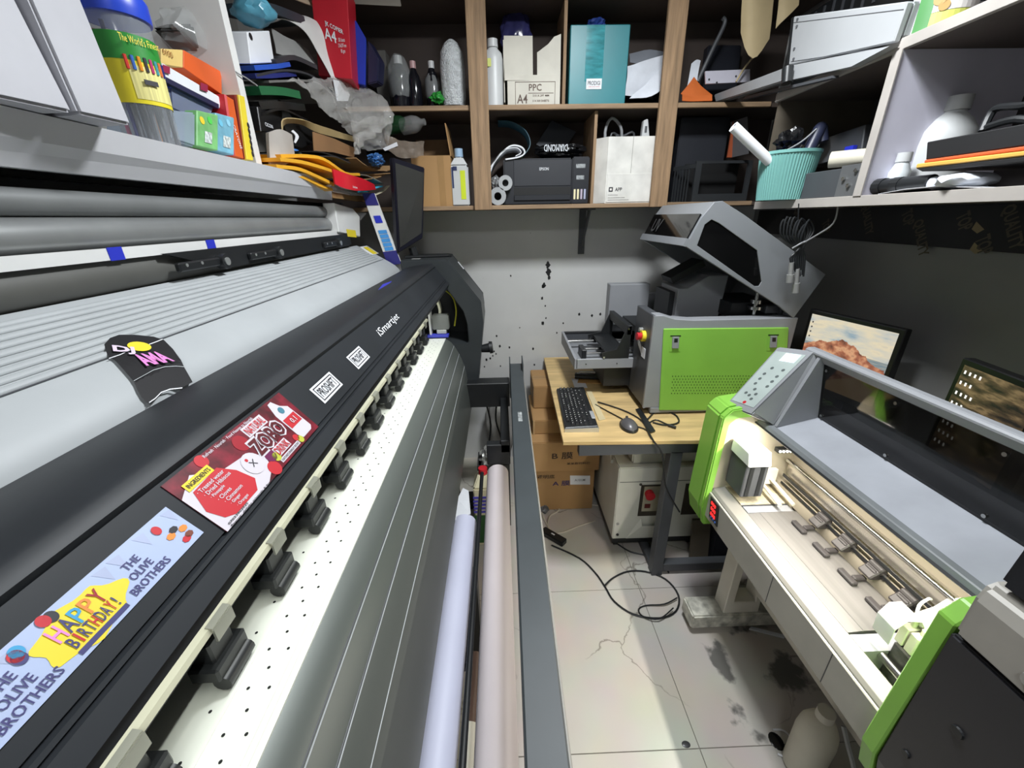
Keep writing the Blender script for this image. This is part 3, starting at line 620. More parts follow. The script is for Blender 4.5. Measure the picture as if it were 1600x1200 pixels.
for u in (.095, .875):
    uv.part('latch_recess', MB().slab(onp(u-.045, .26), onp(u+.045, .26), onp(u+.045, .07), -Y_*.001), green, gp)
    lt_ = uv.part('latch', MB().slab(onp(u-.026, .22, .0105), onp(u+.026, .22, .0105), onp(u+.026, .09, .0105), -Y_*.006), greym, gp, bevel=.001)
    uv.part('latch_slot', MB().slab(onp(u-.014, .15, .0166), onp(u+.014, .15, .0166), onp(u+.014, .105, .0166), -Y_*.0006), black, gp)
    uv.part('latch_shade', MB().slab(onp(u-.042, .088, .0106), onp(u+.042, .088, .0106), onp(u+.042, .072, .0106), -Y_*.0008), M('hole_shade_green', (44, 66, 24), .7), gp)  # shadow line above the latch, painted as a dark green strip
pf_ = MB()
for r in range(7):
    for c in range(34):
        p = onp(.09+c*.0235+(.0118 if r % 2 else 0), .56+r*.036, .0098)
        pf_.add(disc(p, X_, Z_, .0024, n=8).v, [tuple(range(8))])
uv.part('vent_perforation', pf_, M('hole_shade_green', (44, 66, 24)), gp, kind='stuff')
uv.part('bottom_flange', MB().box(.66, 1.235, YF-.004, YF+.02, .762, .785), greym)
e = at(1006, 525, X=.624)
es = uv.part('emergency_stop', MB().cyl(e+V((.004, 0, 0)), e+V((-.012, 0, 0)), .024, n=20), yellowp, smooth=True)
uv.part('stop_button', MB().cyl(e+V((-.012, 0, 0)), e+V((-.032, 0, 0)), .015, .017, 16), redp, es, smooth=True)
uv.part('key_switch', MB().cyl(e+V((.004, .035, .02)), e+V((-.012, .035, .02)), .010, n=12), alu)
uv.part('white_label', MB().slab(at(997, 537, X=.627), at(1003, 557, X=.627), at(1002, 541, X=.627), (-.001, 0, 0)), paper)
uv.part('white_label', MB().box(.6265, .628, 1.655, 1.70, 1.0, 1.045), paper)
# bed
by0, by1 = 1.80, 2.24
uv.part('bed_front', MB().box(.352, .632, by0, by0+.012, .905, .955), greym, bevel=.002)
uv.part('bed_end', MB().prism([(by0, .905), (by1, .905), (by1, .975), (by0+.02, .955), (by0, .955)], 'x', .345, .357), greym)
uv.part('bed_floor', MB().box(.357, .80, by0+.012, by1, .905, .915), greym)
uv.part('bed_back_rail', MB().box(.352, .80, by1-.02, by1, .915, .968), dkgrey)
uv.part('bed_edge', MB().box(.352, .80, by1-.024, by1+.002, .968, .974), black)
for y, z, r in ((2.10, .955, .010), (1.99, .945, .007), (1.93, .94, .007)):
    uv.part('guide_rod', MB().cyl((.36 if r > .008 else .42, y, z), (.80, y, z), r, n=12), steel, smooth=True)
uv.part('rod_bearing', MB().box(.40, .425, 1.91, 2.01, .918, .965), black, bevel=.003)
for x in (.40, .55):
    uv.part('screw', MB().cyl((x, by0, .93), (x, by0-.002, .93), .003, n=8), black)
uv.part('bed_under', MB().box(.50, .80, by0+.03, by1-.03, .80, .905), blackm)
# gantry brackets
for y in (1.80, 2.12):
    bx = MB().add([(x, yy, z) for yy in (y, y+.008) for x, z in ((.475, .965), (.475, .985), (.545, 1.0), (.585, 1.10), (.605, 1.115), (.605, .955), (.48, .955))], [tuple(range(7)), tuple(range(13, 6, -1))] + [(i, i+7, (i+1) % 7+7, (i+1) % 7) for i in range(7)])
    uv.part('gantry_bracket', bx, blackm)
    for x, z in ((.485, .962), (.592, 1.10)): uv.part('bolt', MB().cyl((x, y, z), (x, y-.003, z), .005, n=8), steel)
uv.part('gantry_beam', MB().box(.585, .61, 1.80, 2.13, 1.07, 1.115), blackm, bevel=.002)
uv.part('gantry_tray', MB().box(.50, .60, 1.81, 2.12, .972, .985), blackm)
uv.part('far_side', MB().box(.632, 1.235, 2.22, 2.28, .785, 1.185).box(.585, .80, 2.15, 2.22, 1.03, 1.25), greym, bevel=.003)
uv.part('rear_wall', MB().box(1.20, 1.235, 1.66, 2.22, .86, 1.17), greym)
uv.part('carriage', MB().prism([(.80, 1.08), (1.0, 1.08), (1.02, 1.335), (.93, 1.335), (.845, 1.28), (.80, 1.28)], 'y', 1.80, 2.0), greym, bevel=.003)
uv.part('carriage_front', MB().box(.775, .80, 1.83, 2.0, 1.10, 1.26), blackm)
uv.part('carriage_top', MB().obox((.86, 1.92, 1.345), (.16, .12, .03), Matrix.Rotation(-.5, 3, 'Y')), blackm)
uv.part('carriage_box', MB().box(.785, .815, 1.78, 1.80, 1.09, 1.16), greym)
uv.part('linear_rail', MB().cyl((1.085, 1.67, 1.29), (1.085, 1.67, 1.17), .009, n=10).cyl((1.085, 1.67, 1.25), (1.085, 1.67, 1.235), .024, n=16).cyl((1.085, 1.67, 1.222), (1.085, 1.67, 1.21), .028, n=16), steel, smooth=True)
uv.part('cable_chain', MB().box(1.0, 1.19, 1.70, 1.95, 1.17, 1.23), blackm)
uv.part('pump', MB().box(1.13, 1.19, 1.66, 1.72, 1.19, 1.225).cyl((1.2, 1.67, 1.185), (1.2, 1.67, 1.22), .012), dkgrey, bevel=.003)
uv.part('deck', MB().box(.665, 1.20, 1.66, 2.22, 1.05, 1.08), blackm)
# raised hood
LN = [(.715, 1.476), (.76, 1.577), (.800, 1.630), (.83, 1.633), (.92, 1.585), (1.299, 1.358), (1.214, 1.183), (1.14, 1.235)]
lid = [(x, z) for x, z in LN]
yl0, yl1 = YF, 2.112
def off(poly, d):
    c = (sum(p[0] for p in poly)/len(poly), sum(p[1] for p in poly)/len(poly))
    return [(c[0]+(p[0]-c[0])*d, c[1]+(p[1]-c[1])*d) for p in poly]
win = [(.760, 1.478), (.777, 1.553), (.800, 1.570), (.83, 1.557), (1.00, 1.455), (1.045, 1.335), (1.038, 1.318), (1.02, 1.318)]
hoodm = M('hood_grey', (132, 135, 139), .42, var=.05)
LA = V((.715, 0, 1.476)); LB = V((.76, 0, 1.577))
hl_ = uv.part('hood_side', MB().ring(lid, win, 'y', yl0, yl0+.014), hoodm, bevel=.002)
uv.part('hood_side_window', MB().prism(win, 'y', yl0+.004, yl0+.008), M('smoked_window', (12, 12, 13), .08))
uv.part('hood_far_side', MB().prism(lid, 'y', yl1-.014, yl1), hoodm, bevel=.002)
uv.part('hood_top', MB().prism([(.80, 1.618), (.80, 1.630), (.83, 1.633), (.92, 1.585), (1.299, 1.358), (1.293, 1.348), (.915, 1.573), (.828, 1.621)], 'y', yl0+.014, yl1-.014), hoodm)
uv.part('hood_back', MB().prism([(1.299, 1.358), (1.214, 1.183), (1.205, 1.187), (1.288, 1.358)], 'y', yl0+.014, yl1-.014), hoodm)
uv.part('hood_front_window', MB().prism([(.722, 1.492), (.766, 1.588), (.760, 1.591), (.716, 1.494)], 'y', yl0+.014, yl1-.014), M('smoked_window', (12, 12, 13)))
uv.part('hood_front_lip', MB().prism([(.705, 1.478), (.716, 1.474), (.727, 1.50), (.716, 1.505)], 'y', yl0, yl1), hoodm)
uv.part('hood_front_edge', MB().prism([(.762, 1.577), (.80, 1.630), (.806, 1.618), (.770, 1.572)], 'y', yl0+.014, yl1-.014), hoodm)
uv.text('UV', (.738, 1.98, 1.543), V((0, -1, 0)), V((.4, 0, .9)), .06, M('faint_print', (70, 70, 72), .5), w=.10, lift=.004)
uv.part('hinge', MB().box(1.17, 1.22, 1.67, 1.70, 1.16, 1.21).box(1.17, 1.22, 2.10, 2.13, 1.16, 1.21), steel)
uv.part('gas_strut', MB().cyl((1.10, 2.17, 1.18), (.98, 2.17, 1.46), .008, n=10), black)
# ------------------------------------------------------------------ small roll printer on the right
dt = Thing('transfer_printer', 'grey and green transfer film printer with tinted hood window on a white stand', 'printer', (.95, .8, 0))
y0, y1 = .46, 1.18
cream = M('cream_panel', (206, 200, 184), .5, var=.1)
aw = dt.part('front_apron', MB().prism([(.748, .60), (.748, .655), (.756, .664), (.80, .668), (.80, .60)], 'y', y0, y1), M('apron_ivory', (128, 126, 119), .5, var=.1), bevel=.001)
dt.part('apron_face', MB().box(.742, .75, y0, y1, .545, .652), M('apron_grey', (168, 166, 156), .5, var=.1), bevel=.002)
for yy in (.585, .80): dt.part('apron_seam', MB().box(.7412, .7425, yy-.0008, yy+.0008, .547, .65), dkgrey, aw)
dt.part('underbody', MB().box(.76, 1.10, y0, y1, .55, .60), offw)
pl_ = dt.part('platen', MB().prism([(.80, .60), (.80, .668), (.835, .672), (.8365, .6705), (.838, .672), (.96, .674), (.96, .60)], 'y', .62, 1.03), M('steel_platen', (120, 118, 115), .35, .3, var=.16, scale=3, stretch=(18, .6, 1)))
dt.part('platen_strip', MB().box(.80, .955, 1.032, 1.062, .60, .672), greym)
dt.part('platen_strip', MB().box(.80, .955, 1.066, 1.07, .60, .671), dkgrey)
dt.part('platen_strip', MB().box(.80, .93, .575, .615, .60, .668), greym)
dt.part('wiring_plate', MB().box(.93, .955, .58, .61, .60, .672), dkgrey)
dt.part('back_wall', MB().box(1.02, 1.04, y0, y1, .60, .93), M('inner_cream', (176, 168, 150), .5, var=.1))
dt.part('slot', MB().box(.962, .975, .50, 1.03, .60, .655), black)
dt.part('rear_plate', MB().box(.976, 1.02, y0, y1, .66, .70), M('inner_cream', (176, 168, 150)))
rm = M('rail_bright', (196, 190, 180), .25, .8)
dt.part('linear_rail', MB().box(.985, 1.0, .50, 1.14, .775, .795).box(.99, 1.015, .50, 1.15, .74, .775), rm)
dt.part('belt', MB().box(.972, .976, .50, 1.14, .735, .745).box(.972, .976, .50, 1.14, .705, .713), black)
dt.part('front_rod', MB().cyl((.975, .50, .80), (.975, 1.14, .80), .007, n=10), steel, smooth=True)
dt.part('light_bar', MB().box(.955, 1.02, .50, 1.14, .88, .89), M('aged_cream', (222, 208, 166), .5))
for k, y in enumerate((.942, .85, .755, .665)):
    c = dt.part('pinch_clip', MB().obox((.962, y, .712), (.045, .038, .012), Matrix.Rotation(-.7, 3, 'Y')).box(.955, .985, y-.016, y+.016, .69, .72).cyl((.975, y-.02, .72), (.975, y+.02, .72), .012), M('clip_black', (58, 55, 55), .5), bevel=.003)
    dt.part('clip_foot', MB().box(.905, .922, y-.018, y+.036, .674, .686).box(.922, .955, y-.006, y+.01, .676, .688), M('clip_black', (58, 55, 55)), c, bevel=.003)
    dt.part('clip_spring', MB().cyl((.982, y-.026, .705), (.982, y-.018, .705), .011, n=12), steel, c)
# inside the far end: carriage dock
dock = dt.part('dock_cover', MB().add([(.785, 1.06, .83), (.785, 1.17, .83), (.785, 1.17, .875), (.785, 1.075, .875), (.86, 1.06, .83), (.86, 1.17, .83), (.86, 1.17, .875), (.86, 1.075, .875)], [(0, 1, 2, 3), (4, 7, 6, 5), (0, 3, 7, 4), (3, 2, 6, 7), (0, 4, 5, 1), (1, 5, 6, 2)]), white, bevel=.002)
dt.part('dock_body', MB().box(.79, .865, 1.075, 1.17, .70, .83), dkgrey, bevel=.003)
dt.part('dock_slot', MB().box(.802, .815, 1.072, 1.078, .705, .825).box(.838, .851, 1.072, 1.078, .705, .825), black)
for x in (.90, .945):
    dt.part('guide_rod', MB().cyl((x, 1.03, .70), (x, 1.165, .715), .006, n=10), offw, smooth=True)
    dt.part('rod_mount', MB().box(x-.02, x+.02, 1.155, 1.17, .69, .75), offw)
dt.part('dock_floor', MB().box(.80, 1.02, 1.072, y1, .60, .672), M('stained_cream', (206, 196, 170), .6, var=.5, scale=30))
dt.part('led_plate', MB().box(.925, .975, 1.13, 1.15, .835, .850), black)
for i in range(4): dt.part('led_lamp', MB().cyl((.93+.012*i, 1.129, .843), (.93+.012*i, 1.126, .843), .004, n=10), M('led_lit', (255, 250, 235), .4, emit=5))
dt.part('led_strip', MB().box(.862, .874, .48, 1.14, .928, .934), M('led_lit', (255, 250, 235)))
# near end: ink dampers, ribbon cable, rod
dm = M('damper_white', (226, 224, 208), .45, var=.12)
for i in range(5):
    yy = .475+.022*i
    dt.part('ink_damper', MB().box(.862, .90, yy, yy+.018, .70, .752).cyl((.88, yy+.009, .752), (.88, yy+.009, .768), .006, n=8), dm, bevel=.002)
    dt.part('ink_line', MB().tube([(.88, yy+.009, .765), (.885, yy+.02, .80), (.92, yy+.035, .80), (.95, yy+.05, .78)], .003), white, smooth=True)
rib_ = [(.835, .705), (.83, .755), (.845, .785), (.872, .785), (.888, .755), (.915, .745), (.955, .765), (.985, .80)]
dt.part('ribbon_cable', MB().sheet([[(x, .565-.02*(i/7), z), (x, .605-.0*(i/7), z)] for i, (x, z) in enumerate(rib_)], .0015), white, smooth=True)
dt.part('feed_shaft', MB().cyl((.845, y0, .655), (.845, .575, .655), .010, n=14), steel, smooth=True)
dt.part('capping_tray', MB().box(.858, .955, y0, .575, .60, .70), M('inky_tray', (70, 70, 68), .4, var=.8, scale=50), bevel=.003)
dt.part('carriage_cover', MB().box(.94, 1.01, .47, .575, .77, .835), white, bevel=.004)
# end caps
CAP = [(.742, .50), (.724, .58), (.735, .955), (.762, .985), (.845, .998), (.88, 1.0), (1.10, 1.0), (1.10, .50)]
CIN = [(.765, .60), (.752, .66), (.762, .93), (.785, .952), (.85, .958), (.88, .958), (1.03, .958), (1.03, .60)]
gd = green
dt.part('far_end_cap', MB().prism(CAP, 'y', y1+.012, 1.285), gd, bevel=.006)
dt.part('far_cap_rim', MB().ring(CAP, CIN, 'y', y1-.012, y1+.012), green, bevel=.004)
dt.part('far_inner_wall', MB().prism(off(CIN, .995), 'y', y1-.004, y1+.011), M('inner_cream', (176, 168, 150)))
dp = dt.part('display', MB().add([(.7405, 1.08, .57), (.7405, 1.135, .57), (.7405, 1.15, .648), (.7405, 1.095, .648), (.737, 1.08, .57), (.737, 1.135, .57), (.737, 1.15, .648), (.737, 1.095, .648)], [(4, 5, 6, 7), (0, 1, 5, 4), (1, 2, 6, 5), (2, 3, 7, 6), (3, 0, 4, 7)]), black)
redl = M('red_digits', (255, 40, 40), .4, emit=2.5)
for i, z in enumerate((.632, .612, .592)):
    dt.text('888', (.7365, 1.122-.004*i, z), V((0, -1, 0)), Z_, .014, redl, dp, w=.032)
for i in range(3): dt.part('display_button', MB().cyl((.737, 1.094+.014*i, .578), (.735, 1.094+.014*i, .578), .004, n=10), M('button_blue', (70, 110, 190), .4), dp)
dt.part('near_cap_rim', MB().prism(CAP, 'y', y0-.03, y0), green, bevel=.003)
nb = dt.part('near_end_cover', MB().prism([(.748, .50), (.728, .58), (.728, .945), (1.10, .945), (1.10, .50)], 'y', .18, y0-.032), M('cover_charcoal', (46, 46, 50), .45, var=.1), bevel=.004)
dt.part('near_band', MB().prism([(.726, .948), (.724, 1.03), (.732, 1.058), (.75, 1.068), (1.06, 1.068), (1.10, 1.0), (1.10, .948)], 'y', .18, y0-.034), M('warm_grey', (170, 166, 158), .5), bevel=.008)
dt.part('near_top', MB().prism([(.735, 1.06), (.742, 1.16), (.775, 1.19), (1.0, 1.19), (1.0, 1.06)], 'y', .18, y0-.04), M('top_black', (24, 26, 32), .4), bevel=.012)
for y, z, r in ((.36, .80, .010), (.395, .66, .007), (.33, .98, .012)):
    dt.part('screw_hole', MB().cyl((.7285 if z < .9 else .725, y, z), (.7245 if z < .9 else .7215, y, z), r, r*.9, 14), black if z < .9 else alu, nb)
dt.part('recess', MB().box(.7262, .7285, .20, .335, .52, .68), M('recess_black', (10, 10, 11), .6), nb, bevel=.004)
# hood
ht = greym
h_y0, h_y1 = .43, 1.14
dt.part('hood_shelf', MB().prism([(.862, .946), (.872, .952), (1.0, .985), (1.0, .975), (.875, .94)], 'y', h_y0, h_y1), M('hood_lilac', (160, 163, 170), .42))
dt.part('hood_lip', MB().prism([(.850, .938), (.858, .95), (.874, .954), (.874, .938), (.862, .93)], 'y', h_y0, h_y1+.03), M('lip_grey', (112, 116, 118), .45), bevel=.002)
dt.part('hood_gasket', MB().prism([(.846, .936), (.850, .940), (.862, .93), (.856, .927)], 'y', h_y0, h_y1+.03), black)
wb, wt = V((1.0, 0, .985)), V((.968, 0, 1.165))
tint = M('tinted_acrylic', (8, 8, 9), .06, alpha=.80, var=.05)
dt.part('hood_window', MB().prism([(wb.x-.002, wb.z), (wt.x-.002, wt.z), (wt.x+.002, wt.z), (wb.x+.002, wb.z)], 'y', h_y0, 1.10), tint)
dt.part('hood_frame_end', MB().prism([(.872, .955), (.95, 1.19), (.975, 1.19), (1.005, .985), (1.0, .978)], 'y', 1.10, 1.112), ht)
for y in (1.085, .86, .63):
    for t_ in (.08, .92):
        p = wb.lerp(wt, t_) + Y_*y; dt.part('window_screw', MB().cyl(p-X_*.002, p-X_*.006, .0045, n=10), steel)
dt.part('hood_ridge', MB().prism([(.944, 1.194), (.952, 1.202), (.975, 1.202), (.982, 1.19), (.976, 1.168), (.964, 1.166), (.956, 1.178)], 'y', h_y0, 1.165), ht, bevel=.003)
dt.part('hood_back', MB().box(1.0, 1.10, h_y0, 1.24, .97, .99), ht)
# control panel at the far end
c0, c1, c2, c3 = V((.80, 1.13, .985)), V((.772, 1.235, .972)), V((.915, 1.245, 1.178)), V((.95, 1.125, 1.20))
cpn = dt.part('control_panel', MB().quad8([c0, c1, c2, c3], [p+V((.10, 0, -.05)) for p in (c0, c1, c2, c3)]), ht, bevel=.004)
cn_ = (c1-c0).cross(c3-c0).normalized(); cn_ = cn_ if cn_.x < 0 else -cn_
def cpt(u, v, l=0): return c0.lerp(c1, u).lerp(c3.lerp(c2, u), v) + cn_*l
dt.part('key_film', MB().quad8([cpt(.12, .10, .0005), cpt(.92, .10, .0005), cpt(.92, .93, .0005), cpt(.12, .93, .0005)], [cpt(.12, .10, .0012), cpt(.92, .10, .0012), cpt(.92, .93, .0012), cpt(.12, .93, .0012)]), M('film_grey', (176, 188, 184), .3), cpn)
dt.part('panel_screen', MB().quad8([cpt(.22, .80, .0013), cpt(.62, .80, .0013), cpt(.62, .92, .0013), cpt(.22, .92, .0013)], [cpt(.22, .80, .002), cpt(.62, .80, .002), cpt(.62, .92, .002), cpt(.22, .92, .002)]), M('screen_lit', (210, 226, 240), .3, emit=1.2), cpn)
for i, (u, v) in enumerate(((.30, .42), (.30, .50), (.30, .58), (.68, .42), (.68, .50), (.68, .58), (.55, .34), (.40, .28), (.70, .26), (.55, .24), (.40, .20), (.62, .68), (.30, .68))):
    dt.part('key_button', disc(cpt(u, v, .0016), (c1-c0), (c3-c0), .0055, n=12), M('key_dark', (96, 104, 104), .4), cpn)
dt.part('key_button', disc(cpt(.50, .13, .0016), (c1-c0), (c3-c0), .006, n=12), redp, cpn, label='red power key')
dt.part('panel_side', MB().add([cpt(0, .05), cpt(0, 1), V((.97, 1.11, 1.19)), V((.99, 1.11, 1.0)), V((.87, 1.115, .955))], [(0, 1, 2, 3, 4)]), ht)
# stand
for y in (1.10, .36):
    lg = dt.part('leg', MB().ring([(.86, .10), (1.005, .10), (.985, .56), (.865, .56)], [(.895, .16), (.98, .16), (.955, .56), (.90, .56)], 'y', y, y+.07), offw, bevel=.003)
    dt.part('foot', MB().box(.735, 1.20, y-.01, y+.085, .03, .10), M('stained_enamel', (200, 198, 186), .5, var=.6, scale=26), bevel=.006)
    for x in (.79, 1.14): dt.part('foot_pad', MB().cyl((x, y+.035, 0), (x, y+.035, .03), .02, n=12), black)
dt.part('stretcher', MB().box(.96, 1.0, .43, 1.10, .22, .28), offw)
# ================================================================== things on the shelves
ay = lambda px, py, Y: at(px, py, Y=Y)
ax = lambda px, py, X: at(px, py, X=X)
az = lambda px, py, Z: at(px, py, Z=Z)
def fb(px0, px1, pyt, pyb, Y, dep, z0=None):
    a, b = ay(px0, (pyt+pyb)/2, Y), ay(px1, (pyt+pyb)/2, Y); m = (px0+px1)/2
    return a.x, b.x, Y, Y+dep, (ay(m, pyb, Y).z if z0 is None else z0), ay(m, pyt, Y).z
def openbox(x0, x1, y0, y1, z0, z1, t=.004):
    return MB().box(x0, x1, y0, y1, z0, z0+t).box(x0, x1, y0, y0+t, z0+t, z1).box(x0, x1, y1-t, y1, z0+t, z1).box(x0, x0+t, y0+t, y1-t, z0+t, z1).box(x1-t, x1, y0+t, y1-t, z0+t, z1)
def rows2(top, bot, n=6, wob=0, seed=1):
    """sheet rows between two edges given as equally long point lists"""
    R_ = []
    for i in range(n+1):
        r = []
        for a, b in zip(top, bot):
            p = V(a).lerp(V(b), i/n)
            if wob: p = p + V((noise.noise(p*9+V((seed, 0, 0))), noise.noise(p*9+V((0, seed, 0))), noise.noise(p*9+V((0, 0, seed)))))*wob + (V((noise.noise(p*38+V((seed, 0, 0))), noise.noise(p*38+V((0, seed, 0))), noise.noise(p*38+V((0, 0, seed)))))*wob*.55 if wob > .013 else V((0, 0, 0)))
            r.append(p)
        R_.append(r)
    return R_
def dens(pts, k=4):
    P = [V(p) for p in pts]; Q = []
    for i in range(len(P)-1):
        a, b, c, d = P[max(i-1, 0)], P[i], P[i+1], P[min(i+2, len(P)-1)]
        for j in range(k):
            t = j/k; Q.append(.5*((2*b)+(c-a)*t+(2*a-5*b+4*c-d)*t*t+(3*b-a-3*c+d)*t**3))
    return Q+[P[-1]]
def sheet(name, label, cat, top, bot, mat, th=.0015, wob=0, seed=1, n=6, group=None, k=4):
    return single(name, MB().sheet(rows2(dens(top, k), dens(bot, k), n, wob, seed), th), mat, label, cat, group, smooth=True)
def bottle(name, label, c, prof, mat, cap=None, capmat=None, sx=1, sy=1, group=None, n=20):
    t = Thing(name, label, 'bottle', c, group=group)
    t.part('body', MB().lathe(c, prof, n, sx=sx, sy=sy), mat, smooth=True)
    if cap: t.part('cap', MB().cyl(V(c)+Z_*cap[1], V(c)+Z_*cap[2], cap[0], cap[0]*.96, 16), capmat, smooth=True)
    return t
S1, S0 = 2.0592, 1.6462        # tops of the back boards
dkglass = M('dark_bottle', (22, 22, 28), .12, var=.2)
wplast = M('white_plastic', (196, 198, 198), .4, var=.05)
crump = M('crumpled_white', (214, 218, 226), .6, var=.12, scale=14)
blackbag = M('black_bag', (20, 20, 22), .22, var=.3, bump=.8, bscale=26)
# -- upper board, back wall
for i, (px, hh, w_) in enumerate(((628, 88, 26), (650, 96, 19), (678, 96, 19))):
    p = ay(px, 160, 2.27); p.z = S1; h = ay(px, hh, 2.27).z-S1; r = w_*.0017
    t = bottle('ink_bottle', ('dark bottle in a loose clear wrapper beside the grey carton', 'dark bottle with a pinkish cap between two wrapped bottles', 'dark bottle with a white cap beside the bubble-wrapped bottle')[i], p, [(r*.9, 0), (r, .01), (r, h*.6), (r*.8, h*.72), (r*.42, h*.84), (r*.42, h*.88)], dkglass, (r*.46, h*.86, h), M('pink_cap', (188, 150, 150), .4) if i == 1 else wplast)
    if i == 0: t.part('wrapper', MB().blob(p+Z_*h*.56, (r*1.25, r*1.25, h*.49), 4, .10, 3), clear, smooth=True)
    if i == 2: t.part('wrapper', MB().blob(p+Z_*h*.44, (r*1.15, r*1.15, h*.38), 6, .10, 3), clear, smooth=True)
x0, x1, Y0, Y1, z0, z1 = fb(586, 606, 78, 160, 2.33, .08, S1)
single('carton', MB().box(x0, x1, Y0, Y1, z0, z1), M('dim_grey_card', (96, 94, 90), .7), 'plain grey carton standing behind the wrapped dark bottles', 'box', bevel=.002)
p = ay(684, 158, 2.2); single('film_scrap', MB().blob(p+Z_*.012, (.03, .025, .022), 11, .5, 2.5), M('green_film', (44, 140, 54), .25, var=.4), 'scrap of crumpled green film at foot of the bubble-wrapped bottle', 'wrapper', smooth=False)
p = ay(710, 160, 2.22); p.z = S1; h = ay(710, 62, 2.22).z-S1
t = Thing('wrapped_bottle', 'white bottle in bubble wrap standing beside the pine post', 'bottle', p)
t.part('bubble_wrap', MB().lathe(p, [(.02, 0), (.05, .012), (.055, .05), (.056, h*.6), (.05, h*.82), (.03, h*.95), (.012, h)], 22, sx=1, sy=.8), M('bubble_wrap', (206, 210, 212), .3, var=.25, scale=60, bump=1, bscale=150), smooth=True)
t.part('tape', MB().box(p.x-.02, p.x-.012, p.y-.046, p.y-.043, p.z+.06, p.z+h*.7), clear)
p = ay(772, 160, 2.21); p.z = S1; h = ay(770, 62, 2.21).z-S1
t = bottle('white_bottle', 'tall white plastic bottle right beside the pine post', p, [(.03, 0), (.043, .006), (.044, h*.72), (.04, h*.8), (.022, h*.87), (.022, h*.89)], wplast, (.024, h*.885, h), wplast, sx=1, sy=.8)
t.part('sticker', MB().box(p.x-.024, p.x-.008, p.y-.0355, p.y-.034, p.z+.15, p.z+.18), M('lime_sticker', (206, 214, 110), .5))
# copier paper carton
x0, x1, Y0, Y1, z0, z1 = fb(793, 875, 117, 165, 2.19, .22, S1)
kw = M('white_card', (206, 202, 190), .7, var=.1)
t = Thing('paper_carton', 'opened white copier paper carton with raised flaps', 'box', ((x0+x1)/2, 2.3, S1))
t.part('body', openbox(x0, x1, Y0, Y1, z0, z1), kw)
t.part('flap', MB().slab((x0-.012, Y0-.004, z1-.02), (x0+.145*.8, Y0, z1-.02), (x0+.145*.8, Y0+.03, z1+.15), (0, .004, 0)), kw)
t.part('flap', MB().add([(x1-.105, Y0, z1), (x1, Y0, z1), (x1+.0, Y0+.012, z1+.15), (x1-.03, Y0+.012, z1+.14), (x1-.07, Y0+.01, z1+.10), (x1-.105, Y0+.01, z1+.085)], [tuple(range(6))]).sheet([[(x1-.105, Y0+.004, z1), (x1, Y0+.004, z1)], [(x1-.105, Y0+.014, z1+.085), (x1, Y0+.016, z1+.15)]]), kw)
t.part('side_flap', MB().slab((x0-.016, Y0+.01, z1-.1), (x0-.004, Y0+.2, z1-.1), (x0-.004, Y0+.2, z1+.13), (.004, 0, 0)), kw)
pr = M('carton_print', (92, 72, 60), .6)
fr = MB()
fx0, fx1, fz0, fz1 = x0+.035, x1-.022, S1+.010, z1-.025
for a in ((fx0, fx1, fz1-.002, fz1), (fx0, fx0+.002, fz0, fz1), (fx1-.002, fx1, fz0, fz1), (fx0+.06, fx1-.008, (fz0+fz1)/2-.001, (fz0+fz1)/2+.001)): fr.box(a[0], a[1], Y0-.001, Y0, a[2], a[3])
t.part('printed_frame', fr, pr)
for s_, xx, zz, hh, ww in (('PPC', (fx0+fx1)/2, fz1-.022, .026, .058), ('A4', fx0+.032, fz0+.022, .034, .048), ('210 X 297 MM', (fx0+fx1)/2+.026, fz0+.034, .008, .075), ('5 X 500 SHEETS', (fx0+fx1)/2+.026, fz0+.014, .008, .075)):
    t.text(s_, (xx, Y0-.0006, zz), X_, Z_, hh, pr, w=ww)
p = ay(806, 55, 2.35); single('wrapped_bundle', MB().blob(p, (.07, .035, .10), 21, .2, 2.2, 4), M('violet_film', (58, 58, 104), .2, var=.5), 'bundle in dark violet film behind the copier paper carton', 'bag', smooth=True)
single('carton', MB().box(p.x-.07, p.x+.07, 2.415, 2.432, S1, p.z-.02), M('dark_card', (54, 50, 52), .7), 'dark flat carton behind the violet bundle', 'box')
# teal box
x0, x1, Y0, Y1, z0, z1 = fb(890, 981, 38, 158, 2.17, .2, S1)
t = Thing('teal_box', 'tall teal carton with clear tape and a small white label', 'box', ((x0+x1)/2, 2.27, S1))
tl = M('teal_card', (38, 122, 130), .4, var=.06)
t.part('body', MB().box(x0, x1, Y0, Y1, z0, z1), tl, bevel=.003)
t.part('tape', MB().box(x0+.07, x0+.15, Y0-.0012, Y0-.0004, z0+.09, z1-.002), M('tape_gloss', (60, 142, 150), .12, var=.35, scale=18, stretch=(1, 1, 4)))
lb = t.part('label', MB().box(x0+.078, x0+.148, Y0-.0025, Y0-.0013, z0+.06, z0+.10), paper, bevel=.0005)
t.text('PRODIGI', (x0+.113, Y0-.0026, z0+.083), X_, Z_, .016, darkp, lb, w=.056); t.text('color your world', (x0+.113, Y0-.0026, z0+.069), X_, Z_, .005, redp, lb, w=.05)
p = ay(932, 36, 2.23); p.z = z1; single('blue_bag', MB().blob(p+Z_*.02, (.04, .03, .022), 31, .4, 3), M('blue_film', (40, 62, 130), .3, var=.3), 'crumpled blue bag on top of the teal carton', 'bag')
